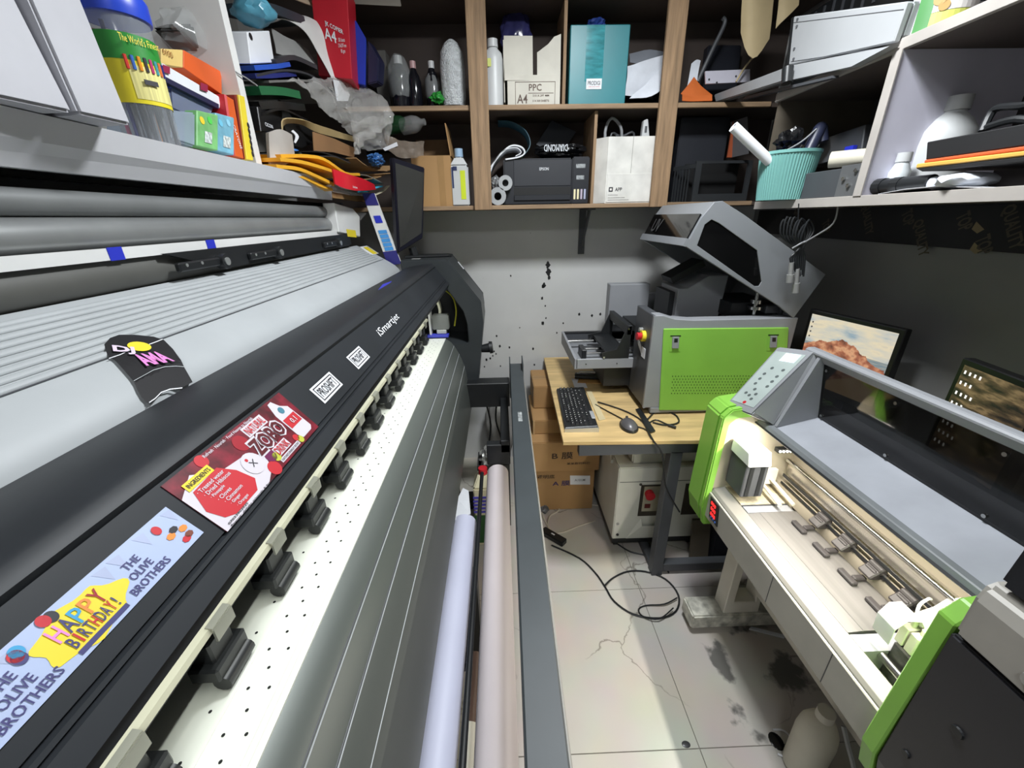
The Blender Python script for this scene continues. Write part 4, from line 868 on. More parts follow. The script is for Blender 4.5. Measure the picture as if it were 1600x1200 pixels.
# crumpled sheets between the teal box and the post
for i, (tp_, bt_, mt, lb_) in enumerate((
    ([(980, 100, 2.25), (1005, 96, 2.26), (1045, 88, 2.28)], [(978, 150, 2.20), (1005, 148, 2.24), (1042, 120, 2.25)], crump, 'crumpled white sheet lying beside the teal carton'),
    ([(984, 84, 2.33), (1015, 80, 2.34), (1050, 82, 2.34)], [(984, 98, 2.30), (1015, 102, 2.30), (1050, 98, 2.30)], M('grey_sheet', (128, 132, 140), .6), 'folded grey sheet above the crumpled white one'),
    ([(1012, 126, 2.22), (1030, 110, 2.24), (1042, 96, 2.26)], [(985, 154, 2.18), (1010, 153, 2.18), (1040, 136, 2.2)], crump, 'white paper bag folded open next to the pine post'))):
    sheet('crumpled_sheet', lb_, 'paper', [ay(*q) for q in tp_], [ay(*q) for q in bt_], mt, .002, .012, i*3+1)
single('black_film', MB().blob(ay(1022, 150, 2.33)+Z_*.005, (.085, .07, .05), 14, .35, 2.5), blackbag, 'heap of black film under the crumpled white sheets', 'bag')
# right-hand bay of the upper board
sheet('orange_paper', 'folded bright orange paper on the top pine board', 'paper', [ay(1084, 122, 2.24), ay(1094, 136, 2.22), ay(1112, 148, 2.2)], [ay(1064, 146, 2.2), ay(1085, 158, 2.17), ay(1112, 158, 2.17)], M('orange_card', (206, 106, 48), .6), .002, .006, 5)
sheet('orange_paper', 'torn orange paper strip lying before the dark housing', 'paper', [ay(1066, 148, 2.19), ay(1085, 152, 2.18), ay(1112, 148, 2.18)], [ay(1066, 158, 2.16), ay(1085, 159, 2.16), ay(1112, 158, 2.16)], M('orange_card', (206, 106, 48)), .002, .002, 6)
sheet('white_pouch', 'white plastic pouch propped behind the orange paper', 'bag', [ay(1080, 100, 2.28), ay(1088, 94, 2.28), ay(1094, 96, 2.28)], [ay(1072, 142, 2.24), ay(1082, 136, 2.24), ay(1090, 126, 2.24)], crump, .004, .006, 8)
t = Thing('dark_housing', 'black device housing leaning behind the orange paper', 'device', ay(1120, 150, 2.32))
t.part('panel', MB().slab(ay(1098, 150, 2.3), ay(1150, 150, 2.3), ay(1160, 70, 2.36), (0, .05, 0)), M('navy_black', (30, 32, 40), .4), bevel=.006)
t.part('lever', MB().tube([ay(1090, 128, 2.25), ay(1112, 80, 2.25), ay(1132, 38, 2.25), ay(1129, 28, 2.25)], .009, 8), dkgrey, smooth=True)
t = Thing('metal_strip', 'white metal strip with drilled holes lying across the top board', 'metal strip', ay(1130, 130, 2.2))
t.part('strip', MB().slab(ay(1103, 131, 2.19), ay(1172, 128, 2.19), ay(1172, 108, 2.19), (0, .01, 0)), M('lilac_metal', (196, 194, 206), .4), bevel=.001)
for px, py in ((1108, 124), (1120, 129), (1150, 119)): t.part('hole', MB().cyl(ay(px, py, 2.189), ay(px, py, 2.187), .004, n=8), black)
single('glue_stick', MB().tube([ay(1150, 128, 2.16), ay(1162, 108, 2.16), ay(1178, 88, 2.16)], .004, 6), M('beige_wood', (188, 170, 130), .6), 'thin beige stick leaning below the hanging kraft bag', 'stick')
kraft = M('kraft_paper', (172, 154, 118), .7, var=.15, scale=6)
for i, (tp_, bt_, lb_) in enumerate((([(1160, -30, 2.02), (1180, -34, 2.0), (1212, -30, 2.02)], [(1158, 52, 2.04), (1174, 92, 2.02), (1200, 62, 2.03)], 'pointed kraft paper bag hanging from the pine shelf top'),
                                    ([(1218, -30, 2.0), (1232, -30, 2.0), (1250, -30, 2.0)], [(1213, 46, 2.02), (1226, 32, 2.0), (1246, 10, 2.0)], 'small kraft paper bag hanging beside the pointed one'))):
    sheet('kraft_bag', lb_, 'bag', [ay(*q) for q in tp_], [ay(*q) for q in bt_], kraft, .006, .006, i+2, group=None)
p, q = ay(966, -6, 2.05), ay(1185, -22, 2.05); p.z = q.z = 2.49
single('paper_roll', MB().cyl(p, q, .038, n=24, hole=.03), paper, 'long white paper roll lying on top of the pine shelf', 'paper roll', smooth=True)
single('cardboard_sheet', MB().slab(ay(548, -4, 2.15), ay(624, 0, 2.15), ay(626, 10, 2.13), (0, .02, .01)), M('grey_board', (150, 144, 134), .7), 'grey board scrap lying on top of the pine shelf', 'cardboard')
# -- lower board, back wall
x0, x1, Y0, Y1, z0, z1 = fb(652, 706, 243, 318, 2.17, .2, S0)
x0 -= .02
t = Thing('cardboard_box', 'opened brown cardboard box standing beside the dark monitor', 'box', ((x0+x1)/2, 2.27, S0))
t.part('body', openbox(x0, x1, Y0, Y1, z0, z1), card)
t.part('flap', MB().slab((x0, Y1, z1), (x1-.01, Y1, z1), (x1-.02, Y1+.03, z1+.10), (0, .004, 0)), M('card_inner', (128, 100, 70), .8))
t.part('side_flap', MB().slab((x1, Y0, z1-.002), (x1, Y1, z1-.002), (x1-.016, Y1, z1+.13), (.004, 0, 0)), card)
t.part('tape', MB().box((x0+x1)/2+.03, (x0+x1)/2+.06, Y0-.0008, Y0, z0, z1), M('parcel_tape', (162, 126, 80), .35))
p = ay(721, 318, 2.19); p.z = S0; h = ay(721, 232, 2.19).z-S0
t = Thing('cleaning_bottle', 'square white bottle with blue cap and lime stripe beside the cardboard box', 'bottle', p)
t.part('body', MB().box(p.x-.044, p.x+.044, p.y-.025, p.y+.045, p.z, p.z+h*.70).quad8([p+V((-.044, -.025, h*.70)), p+V((.044, -.025, h*.70)), p+V((.044, .045, h*.70)), p+V((-.044, .045, h*.70))], [p+V((-.018, -.01, h*.86)), p+V((.018, -.01, h*.86)), p+V((.018, .03, h*.86)), p+V((-.018, .03, h*.86))]), wplast, bevel=.006)
t.part('cap', MB().cyl(p+V((0, .01, h*.86)), p+V((0, .01, h)), .021, .02, 16), M('pale_blue_cap', (150, 178, 204), .4), smooth=True)
t.part('stripe', MB().box(p.x+.004, p.x+.028, p.y-.0265, p.y-.0252, p.z+.03, p.z+h*.62), M('lime_stripe', (206, 222, 40), .5))
t.part('blue_drip', MB().box(p.x-.036, p.x-.028, p.y-.0265, p.y-.0252, p.z+.08, p.z+h*.68).box(p.x-.03, p.x-.01, p.y-.0265, p.y-.0252, p.z+h*.62, p.z+h*.69), M('navy_ink', (40, 52, 92), .4))
# bent mats
tealm = M('teal_mat', (38, 78, 92), .5)
sheet('teal_mat', 'dark teal mat bent over behind the white rolled sheets', 'mat', [ay(778, 188, 2.28), ay(800, 190, 2.26), ay(822, 204, 2.24), ay(829, 226, 2.22), ay(818, 244, 2.2)], [q+V((0, .14, .0)) for q in (ay(778, 188, 2.28), ay(800, 190, 2.26), ay(822, 204, 2.24), ay(829, 226, 2.22), ay(818, 244, 2.2))], tealm, .003, n=3)
for i, pts in enumerate(([(763, 275), (772, 252), (795, 228), (814, 228), (821, 238), (812, 246), (790, 250)], [(765, 262), (785, 236), (806, 230), (815, 238), (806, 244)])):
    a = [ay(x, y, 2.19) for x, y in pts]
    sheet('bent_sheet', ('thick white sheet curled into a loop above the foil rolls', 'inner white sheet curled inside the looped one')[i], 'paper', a, [q+Y_*.16 for q in a], paper, .006 if i == 0 else .003, n=3, k=6)
for i, (px, py, r) in enumerate(((778, 309, 13), (790, 300, 11))):
    p = ay(px, py, 2.15); rr = r*.0031; p.z = S0+rr if i == 0 else S0+.098
    single('foil_roll', MB().cyl(p, p+Y_*.045, rr, n=18, hole=rr*.45), M('foil_grey', (176, 178, 180), .35, .3, var=.2), ('grey paper roll lying on the board by the pine post', 'grey paper roll resting on another roll by the black printer')[i], 'paper roll', smooth=True)
single('foil_scrap', MB().blob(ay(775, 286, 2.21), (.03, .03, .032), 17, .6, 3), M('crinkled_foil', (190, 192, 194), .2, .8, var=.3), 'crinkled silver foil stuffed above the grey rolls', 'foil')
# desktop printer
x0, x1, Y0, Y1, z0, z1 = fb(787, 920, 247, 313, 2.20, .22, S0)
t = Thing('desktop_printer', 'black desktop inkjet printer with four ink windows', 'printer', ((x0+x1)/2, 2.28, S0))
pb_ = M('printer_black', (32, 34, 40), .4, var=.1)
xm = x1-.085
t.part('body', MB().box(x0, xm, Y0, Y1, z0, z1), pb_, bevel=.006)
t.part('tank_unit', MB().box(xm+.001, x1, Y0-.004, Y1, z0, z1+.004), pb_, bevel=.005)
t.part('front_panel', MB().box(x0+.05, xm-.004, Y0-.003, Y0, z0+.085, z1-.006), M('panel_black', (40, 42, 48), .5), bevel=.002)
t.part('output_slot', MB().box(x0+.05, xm-.004, Y0-.001, Y0+.002, z0+.045, z0+.08), M('recess_black', (10, 10, 11)))
t.part('output_tray', MB().box(x0+.05, xm-.004, Y0-.008, Y0, z0+.02, z0+.045), pb_, bevel=.002)
t.text('EPSON', ((x0+xm)/2+.03, Y0-.0032, z0+.16), X_, Z_, .013, paper, w=.045)
for i in range(4):
    c = xm+.016+i*.017; t.part('ink_window', MB().box(c-.005, c+.005, Y0-.006, Y0-.004, z0+.022, z0+.068), (M('ink_cream', (226, 216, 176), .4), M('ink_cream', (226, 216, 176)), M('ink_lilac', (182, 170, 186), .4), M('ink_blue', (168, 172, 196), .4))[i], bevel=.002)
for zz, w2 in ((.17, .034), (.12, .026)): t.part('label', MB().box(x1-.05-w2/2, x1-.05+w2/2+.012, Y0-.0055, Y0-.004, z0+zz-.009, z0+zz+.009), M('grey_label', (150, 154, 156), .5, var=.5, scale=90))
PZ = z1
p = V(((x0+x1)/2+.075, 2.29, PZ+.008))
t = Thing('black_bag', 'flattened black plastic bag with white lettering on top of the black printer', 'bag', p)
t.part('bag', MB().blob(p+V((.0, 0, .032)), (.125, .07, .034), 44, .25, 3, 4), blackbag, smooth=True)
t.text('DIAMOND', p+V((-.03, -.081, .036)), -X_, -Z_, .030, M('bag_white', (200, 204, 210), .5), w=.115, lift=-.002)
single('black_card', MB().slab(ay(838, 226, 2.33), ay(876, 243, 2.33), ay(900, 206, 2.36), (0, .004, .003)), M('charcoal_card', (44, 47, 54), .6), 'tilted charcoal card leaning above the black printer', 'card')
# white carton with cables
x0, x1, Y0, Y1, z0, z1 = fb(948, 1022, 213, 312, 2.16, .22, S0)
t = Thing('white_carton', 'grubby white paper carton holding cables, printed logo at its foot', 'box', ((x0+x1)/2, 2.27, S0))
dw = M('grubby_card', (216, 214, 208), .7, var=.18, scale=12)
t.part('body', openbox(x0, x1, Y0, Y1, z0, z1), dw)
t.part('side_flap', MB().slab((x0-.052, Y0+.06, z0+.002), (x0-.002, Y0+.002, z0+.002), (x0-.002, Y0+.002, z1), (.003, .003, 0)), dw)
t.part('front_fold', MB().box(x0+.006, x1-.004, Y0-.0035, Y0-.0005, z0+.005, z0+.13), dw, bevel=.0008)
t.part('seam', MB().box((x0+x1)/2+.002, (x0+x1)/2+.004, Y0-.0012, Y0, z0+.132, z1), M('seam_grey', (150, 148, 142), .7))
t.text('APP', (x0+.064, Y0-.0042, z0+.062), X_, Z_, .016, darkp, w=.034)
t.part('logo', MB().box(x0+.016, x0+.036, Y0-.0044, Y0-.0036, z0+.052, z0+.072), darkp); t.part('logo_gap', MB().box(x0+.021, x0+.031, Y0-.005, Y0-.0044, z0+.057, z0+.067), dw)
for zz, ww in ((.036, .07), (.024, .12), (.014, .15)): t.part('print_line', MB().box(x0+.014, x0+.014+ww*.7, Y0-.0042, Y0-.0036, z0+zz, z0+zz+.002), M('print_grey', (130, 128, 126), .6))
gc = M('grey_cable', (150, 152, 154), .5)
single('cable_coil', MB().tube([V((x0+.02, 2.24, z1-.1)), V((x0+.0, 2.24, z1+.03)), V((x0+.03, 2.25, z1+.09)), V((x0+.075, 2.24, z1+.05)), V((x0+.09, 2.25, z1-.02)), V((x0+.12, 2.25, z1-.1))], .007, 8), gc, 'thick grey cable loop sticking out of the grubby white carton', 'cable', smooth=True)
single('cable_coil', MB().tube([V((x0+.03, 2.27, z1-.08)), V((x0+.04, 2.27, z1+.03)), V((x0+.09, 2.28, z1+.01)), V((x0+.06, 2.26, z1+.02)), V((x0+.10, 2.27, z1+.02)), V((x0+.15, 2.27, z1+.03)), V((x0+.16, 2.28, z1-.08))], .005, 8), dkgrey, 'dark grey cable tangled inside the grubby white carton', 'cable', smooth=True)
t = Thing('power_adapter', 'white plug adapter sticking up out of the grubby white carton', 'adapter', V((x1-.05, 2.2, z1-.08)))
t.part('body', MB().quad8([V((x1-.07, 2.19, z1-.08)), V((x1-.01, 2.19, z1-.08)), V((x1-.01, 2.22, z1-.08)), V((x1-.07, 2.22, z1-.08))], [V((x1-.062, 2.19, z1+.07)), V((x1-.042, 2.19, z1+.075)), V((x1-.042, 2.22, z1+.075)), V((x1-.062, 2.22, z1+.07))]), wplast, bevel=.003)
t.part('socket', MB().box(x1-.054, x1-.044, 2.187, 2.19, z1+.02, z1+.045), dkgrey)
# dark cabinet, picture panel, open steel frame
x0, x1, Y0, Y1, z0, z1 = fb(1062, 1138, 183, 236, 2.30, .1, None)
single('dark_case', MB().box(x0, x1, Y0, Y1, S0, z1), M('case_black', (40, 42, 48), .45), 'black flat case standing behind the open steel rack', 'case', bevel=.004)
t = Thing('picture_panel', 'upright panel with an orange edge leaning at the shelf end', 'panel', ay(1150, 245, 2.25))
a, b, c = ay(1140, 246, 2.2), ay(1170, 240, 2.1), ay(1168, 182, 2.12); t.part('panel', MB().slab(a+X_*.012, b, c, (.004, .006, 0)), M('panel_dark_grey', (84, 84, 86), .5))
t.part('orange_edge', MB().slab(a-X_*.012, a+X_*.011, a+X_*.011+Z_*.15, (.002, .012, 0)), M('rust_orange', (150, 72, 40), .5))
t = Thing('steel_rack', 'open black steel rack with slotted side on the lower pine board', 'rack', ay(1110, 305, 2.2))
x0, x1 = ay(1085, 280, 2.16).x, ay(1172, 280, 2.16).x; zt = ay(1120, 251, 2.16).z; zb = S0
for b_ in ((x0, x1, 2.16, 2.175, zt-.012, zt), (x0, x1, 2.16, 2.175, zb, zb+.035), (x0, x0+.028, 2.16, 2.175, zb+.035, zt-.012), (x1-.02, x1, 2.16, 2.175, zb+.035, zt-.012)):
    t.part('frame_bar', MB().box(*b_), M('frame_black', (46, 48, 50), .4))
t.part('back_panel', MB().box(x0, x1, 2.285, 2.292, zb, zt), M('recess_black', (10, 10, 11)))
t.part('bottom', MB().box(x0, x1, 2.176, 2.284, zb, zb+.006), blackm)
sx = ay(1048, 285, 2.3).x
for i in range(6):
    u = .06+i*.13; t.part('side_slat', MB().slab((sx+(x0-sx)*u, 2.285-.12*u, zb), (sx+(x0-sx)*(u+.07), 2.285-.12*(u+.07), zb), (sx+(x0-sx)*(u+.07), 2.285-.12*(u+.07), zt-.03), (.003, .003, 0)), M('frame_black', (46, 48, 50)))
t.part('side_rail', MB().slab((sx, 2.285, zt-.03), (x0, 2.16, zt-.03), (x0, 2.16, zt-.012), (.003, .003, 0)), M('frame_black', (46, 48, 50)))
# ------------------------------------------------------------------ right shelf, lower board
R0 = 1.6335
c = ay(1221, 300, 1.64); c.z = R0; zr = ay(1221, 238, 1.64).z
rr = .5*(ay(1263, 250, 1.64).x-ay(1180, 250, 1.64).x)
t = Thing('plastic_basket', 'ribbed mint green plastic basket full of odds and ends', 'basket', c)
mint = M('mint_plastic', (112, 166, 160), .45, var=.06)
hb = zr-R0; N_ = 120; prof = []
mb = MB()
for lvl, (rad, z) in enumerate(((rr*.78, 0), (rr*.86, hb*.45), (rr*.95, hb*.93), (rr*1.0, hb*.94), (rr*1.0, hb), (rr*.95, hb), (rr*.83, hb*.4), (rr*.75, .006))):
    mb.v += [c+V((math.cos(2*math.pi*k/N_)*(rad+(.0022*(k % 2) if lvl < 3 else 0)), math.sin(2*math.pi*k/N_)*(rad+(.0022*(k % 2) if lvl < 3 else 0)), z)) for k in range(N_)]
mb.f = [(i*N_+k, i*N_+(k+1) % N_, (i+1)*N_+(k+1) % N_, (i+1)*N_+k) for i in range(7) for k in range(N_)] + [tuple(range(N_-1, -1, -1)), tuple(range(7*N_, 8*N_))]
t.part('bowl', mb, mint)
single('blue_rag', MB().blob(c+V((0, 0, hb-.01)), (rr*.72, rr*.72, .02), 51, .25, 3), M('blue_rag', (36, 58, 112), .6), 'dark blue cloth filling the mint basket', 'cloth', smooth=True)
single('black_wrap', MB().blob(c+V((.0, .02, hb+.035)), (.045, .035, .04), 52, .55, 2.8), blackbag, 'crumpled shiny black wrap heaped in the mint basket', 'bag')
single('dark_tool', MB().tube([c+V((.06, -.01, hb)), c+V((.085, 0, hb+.06)), c+V((.10, .01, hb+.075)), c+V((.11, 0, hb+.03))], .02, 10), M('tool_navy', (42, 46, 66), .4), 'dark blue tool handle curving out of the mint basket', 'tool', smooth=True)
single('cable_tie', MB().tube([c+V((-.04, -.03, hb)), c+V((.02, -.02, hb+.03)), c+V((.07, -.01, hb+.07))], .003, 6), gc, 'thin grey cable laid over the mint basket', 'cable')
a, b = ay(1146, 198, 1.62), ay(1194, 244, 1.62)
single('paper_tube', MB().cyl(b+(b-a).normalized()*.03, a, .017, n=18, hole=.012), paper, 'white paper tube poking out of the mint basket', 'paper roll', smooth=True)
mg = M('gunmetal', (80, 82, 86), .4, .2, var=.08)
t = Thing('metal_bracket', 'dark grey sheet metal box with bolts lying on the shelf front', 'metal box', ax(1300, 310, 1.1))
ya, yb_ = ax(1232, 290, 1.09).y, ax(1350, 290, 1.09).y; zt = ax(1295, 266, 1.09).z
t.part('body', MB().box(1.09, 1.17, yb_+.02, ya-.08, R0, zt), mg, bevel=.002)
t.part('side_plate', MB().box(1.085, 1.089, yb_+.012, yb_+.10, R0, zt+.006), M('steel_plate', (120, 122, 124), .3, .5), bevel=.001)
for dy, dz in ((.035, .07), (.05, .03), (.075, .05)): t.part('bolt', MB().cyl((1.085, yb_+dy, R0+dz), (1.078, yb_+dy, R0+dz), .006, n=8), steel)
t = Thing('metal_housing', 'dark grey metal housing propped behind the cream roll', 'metal box', ax(1310, 250, 1.25))
a, b, c_ = ax(1262, 262, 1.22), ax(1345, 240, 1.22), ax(1352, 194, 1.22)
t.part('plate', MB().slab(a, b, c_, (.06, 0, 0)), mg, bevel=.003)
t.part('knob', MB().cyl(ax(1276, 210, 1.215), ax(1276, 210, 1.195), .012, n=12).cyl(ax(1276, 226, 1.215), ax(1276, 226, 1.195), .010, n=12), steel, smooth=True)
t.part('blue_clip', MB().box(1.205, 1.218, ax(1335, 232, 1.21).y, ax(1322, 232, 1.21).y, ax(1330, 236, 1.21).z, ax(1330, 228, 1.21).z), bluep)
p = ax(1297, 250, 1.14); p2 = ax(1366, 244, 1.22)
single('film_roll', MB().cyl(p, p2, .025, n=24, hole=.012), M('cream_film', (222, 216, 196), .45), 'cream film roll lying on the dark grey metal box', 'film roll', smooth=True)
# near bay: jugs, tray
p = ax(1462, 260, 1.28); p.z = R0; s_ = 1.0
hj = ax(1475, 157, 1.28).z-R0
t = bottle('white_jug', 'large white plastic jug with a screw cap behind the black tray', p, [(.06, 0), (.07, .01), (.072, hj*.5), (.066, hj*.66), (.045, hj*.78), (.027, hj*.84), (.027, hj*.87)], wplast, (.031, hj*.86, hj), wplast, sy=.9)
p = ax(1408, 262, 1.16); p.z = R0; hj2 = ax(1406, 240, 1.16).z-R0
bottle('small_bottle', 'small white capped bottle beside the large jug', p, [(.02, 0), (.025, .006), (.025, hj2*.55), (.016, hj2*.75), (.016, hj2*.8)], M('milky_plastic', (216, 222, 224), .35), (.018, hj2*.78, hj2), wplast)
t = Thing('black_tray', 'black foam tray with orange and yellow edging propped on a torch', 'tray', ax(1500, 255, 1.1))
def tray(l0, r0, l1, r1, X, mat, nm, dep=.22):
    q = [ax(*l0, X), ax(*r0, X), ax(*r1, X), ax(*l1, X)]
    t.part(nm, MB().quad8(q, [v+X_*dep for v in q]), mat, bevel=.002)
tray((1448, 222), (1640, 186), (1446, 250), (1640, 222), 1.10, M('foam_black', (26, 26, 28), .6), 'tray_body')
tray((1444, 250), (1640, 223), (1443, 255), (1640, 230), 1.095, M('orange_edge', (214, 96, 52), .5), 'orange_edge')
tray((1432, 256), (1640, 231), (1430, 263), (1640, 239), 1.092, M('yellow_edge', (226, 176, 84), .5), 'yellow_edge')
tray((1430, 263), (1640, 240), (1440, 268), (1640, 250), 1.094, M('foam_black', (26, 26, 28)), 'tray_base')
a = ax(1535, 205, 1.16); single('power_brick_cable', MB().tube([a, ax(1548, 178, 1.17), ax(1562, 168, 1.17), ax(1600, 165, 1.16), ax(1640, 158, 1.16), ax(1640, 190, 1.14), ax(1590, 186, 1.14), ax(1550, 196, 1.14), ax(1542, 200, 1.14)], .008, 8), black, 'thick black cable coiled on the black foam tray', 'cable', smooth=True)
t = Thing('torch', 'black ribbed torch lying under the black foam tray', 'torch', ax(1415, 290, 1.12))
a, b = ax(1372, 286, 1.12), ax(1458, 280, 1.12); a.z = b.z = R0+.022
t.part('barrel', MB().cyl(a, b, .019, n=16), black, smooth=True)
t.part('head', MB().cyl(a, a.lerp(b, .16), .0215, n=12), blackm)
t.part('grip', MB().cyl(a.lerp(b, .34), a.lerp(b, .5), .0205, n=12), blackm)
a, b = ax(1462, 282, 1.12), ax(1570, 272, 1.14); a.z = b.z = R0+.02
single('crumpled_roll', MB().blob((a+b)/2, ((b-a).length*.5, (b-a).length*.32, .018), 61, .15, 3).blob(a, .016, 2, .1), crump, 'crumpled white tissue roll beside the black torch', 'tissue', smooth=True)
a = ax(1372, 303, 1.085); b = ax(1530, 296, 1.085); a.z = R0+.001; b.z = R0+.001
single('paper_sheets', MB().sheet([[a, a.lerp(b, .3)+Z_*.008, a.lerp(b, .6)+Z_*.010, b], [a+X_*.1, a.lerp(b, .3)+V((.1, 0, .002)), a.lerp(b, .6)+V((.1, 0, .002)), b+X_*.1]], .0008), paper, 'loose white sheets under the black torch', 'paper', smooth=True)
# -- right shelf, upper board
R1 = 2.0115
t = Thing('white_machine', 'white metal desktop machine with a black foot on the upper shelf board', 'machine', ax(1320, 90, 1.15))
q0, q1, q2, q3 = ax(1232, 102, 1.06), ax(1396, 66, 1.06), ax(1418, 2, 1.06), ax(1240, 26, 1.06)
mw = M('machine_white', (166, 168, 170), .4, var=.04)
bd = t.part('front_panel', MB().quad8([q0, q1, q2, q3], [v+X_*.018 for v in (q0, q1, q2, q3)]), mw, bevel=.003)
bq = [V((1.0785, v.y, max(v.z, R1+.001))) for v in (q0, q1, q2, q3)]
t.part('body', MB().quad8(bq, [v+X_*.26 for v in bq]), mw, bevel=.004)
t.part('side_edge', MB().quad8([q0+Y_*.012, q0+Y_*.002, q3+Y_*.002, q3+Y_*.012], [v+X_*.017 for v in (q0+Y_*.012, q0+Y_*.002, q3+Y_*.002, q3+Y_*.012)]), blackm)
for px, py in ((1246, 30), (1245, 41), (1241, 76), (1240, 92)): t.part('screw', MB().cyl(ax(px, py, 1.06), ax(px, py, 1.057), .004, n=8), dkgrey)
t.part('panel_line', MB().slab(ax(1240, 35, 1.0595), ax(1412, 14, 1.0595), ax(1412, 15, 1.0595), (-.0006, 0, 0)), dkgrey)
t.part('panel_line', MB().slab(ax(1236, 96, 1.0595), ax(1380, 74, 1.0595), ax(1380, 75.2, 1.0595), (-.0006, 0, 0)), dkgrey)
f0, f1, f2, f3 = ax(1118, 157, 1.02), ax(1240, 108, 1.03), ax(1240, 100, 1.04), ax(1117, 148, 1.02)
t.part('arm', MB().quad8([ax(1118, 160, 1.03), ax(1222, 128, 1.03), ax(1232, 103, 1.03), ax(1115, 148, 1.03)], [v+X_*.047 for v in (ax(1118, 160, 1.03), ax(1222, 128, 1.03), ax(1232, 103, 1.03), ax(1115, 148, 1.03))]), M('arm_grey', (150, 152, 154), .4), bevel=.004)
t.part('base', MB().quad8([ax(1222, 128, 1.05), ax(1330, 104, 1.05), ax(1390, 72, 1.05), ax(1232, 103, 1.05)], [v+X_*.027 for v in (ax(1222, 128, 1.05), ax(1330, 104, 1.05), ax(1390, 72, 1.05), ax(1232, 103, 1.05))]), mw)
t.part('foot', MB().cyl(ax(1229, 130, 1.025), ax(1231, 106, 1.025), .016, .018, 14), black, smooth=True)
t.part('foot_rail', MB().quad8([ax(1160, 156, 1.055), ax(1300, 122, 1.055), ax(1300, 118, 1.055), ax(1165, 150, 1.055)], [v+X_*.022 for v in (ax(1160, 156, 1.055), ax(1300, 122, 1.055), ax(1300, 118, 1.055), ax(1165, 150, 1.055))]), dkgrey)
t = Thing('vented_case', 'black vented case standing behind the white desktop machine', 'case', ax(1300, 15, 1.36))
a, b = ax(1262, 22, 1.36), ax(1500, 10, 1.36)
t.part('case', MB().box(1.35, 1.44, b.y, a.y, R1, R1+.36), blackm)
for i in range(14): yv = a.y-.02-(a.y-b.y-.04)*i/13; t.part('vent_slat', MB().box(1.345, 1.349, yv-.006, yv+.004, R1+.26, R1+.35), dkgrey)
p = ax(1466, 38, 1.16); p.z = R1
t = Thing('food_tub', 'white tub with fruit label and green band on the upper shelf edge', 'tub', p)
t.part('body', MB().lathe(p, [(.058, 0), (.063, .004), (.066, .16), (.068, .165), (.068, .18), (.06, .185)], 24), wplast, smooth=True)
for nm, a0_, a1_, z0_, z1_, mt in (('label', -2.6, -1.0, .035, .15, M('label_white', (232, 228, 222), .5)), ('label_band', -2.6, -1.0, .006, .034, M('lime_band', (212, 216, 110), .5)), ('label_green', -3.1, -2.6, .004, .15, M('leaf_green', (84, 140, 84), .5))):
    t.part(nm, MB().sheet([[p+V((.0672*math.cos(a0_+(a1_-a0_)*k/10), .0672*math.sin(a0_+(a1_-a0_)*k/10), z_)) for k in range(11)] for z_ in (z0_, z1_)]), mt)
for a_, z_, r_ in ((-2.45, .06, .013), (-2.3, .045, .011), (-2.5, .085, .009)):
    t.part('label_fruit', disc(p+V((.0685*math.cos(a_), .0685*math.sin(a_), z_)), V((-math.sin(a_), math.cos(a_), 0)), Z_, r_, n=14), M('fruit_brown', (188, 150, 90), .5))
t.part('label_print', MB().sheet([[p+V((.0682*math.cos(-1.9+.05*k), .0682*math.sin(-1.9+.05*k), z_)) for k in range(4)] for z_ in (.06, .12)]), M('barcode', (150, 146, 170), .5, var=.8, scale=120))
single('clear_cable', MB().tube([ax(1508, 30, 1.12), ax(1530, 16, 1.12), ax(1560, 4, 1.12), ax(1600, -10, 1.12)], .004), gc, 'pale cable lying along the upper shelf board beside the tub', 'cable', smooth=True)
# ================================================================== left shelf: boxes and jars
def ax(px, py, X, ymax=2.10):
    p = at(px, py, X=X)
    return at(px, py, Y=ymax-.25*(-X-.55)) if X < 0 and p.y > ymax else p
LZ = 1.7365
A_, B_, C_ = az(-40, 141, LZ), az(125, 178, LZ), az(207, 196, LZ)
t = Thing('white_box', 'big scuffed white cardboard box at the shelf edge', 'box', (B_.x-.2, B_.y, LZ))
wb_ = M('scuffed_white', (184, 184, 190), .6, var=.12, scale=6)
a, b, c = B_.copy(), C_.copy(), B_+V((-.30, -.10, 0)); a.z = b.z = c.z = LZ
d_ = V((-.30, .02, 0))
t.part('end_face', MB().quad8([a, b, b+V((-.25, .05, 0)), a+V((-.25, .05, 0))], [q+Z_*.42+V((-.035, 0, 0)) for q in (a, b, b+V((-.25, .05, 0)), a+V((-.25, .05, 0)))]), wb_, bevel=.004)
a2 = A_.copy(); a2 = V((B_.x-.03, A_.y-.06, LZ)); b2 = B_+V((-.004, -.004, 0)); b2.z = LZ
t.part('front_face', MB().quad8([a2, b2, b2+V((-.25, .02, 0)), a2+V((-.25, .02, 0))], [q+Z_*.40+V((-.045, -.02, 0)) for q in (a2, b2, b2+V((-.25, .02, 0)), a2+V((-.25, .02, 0)))]), wb_, bevel=.004)
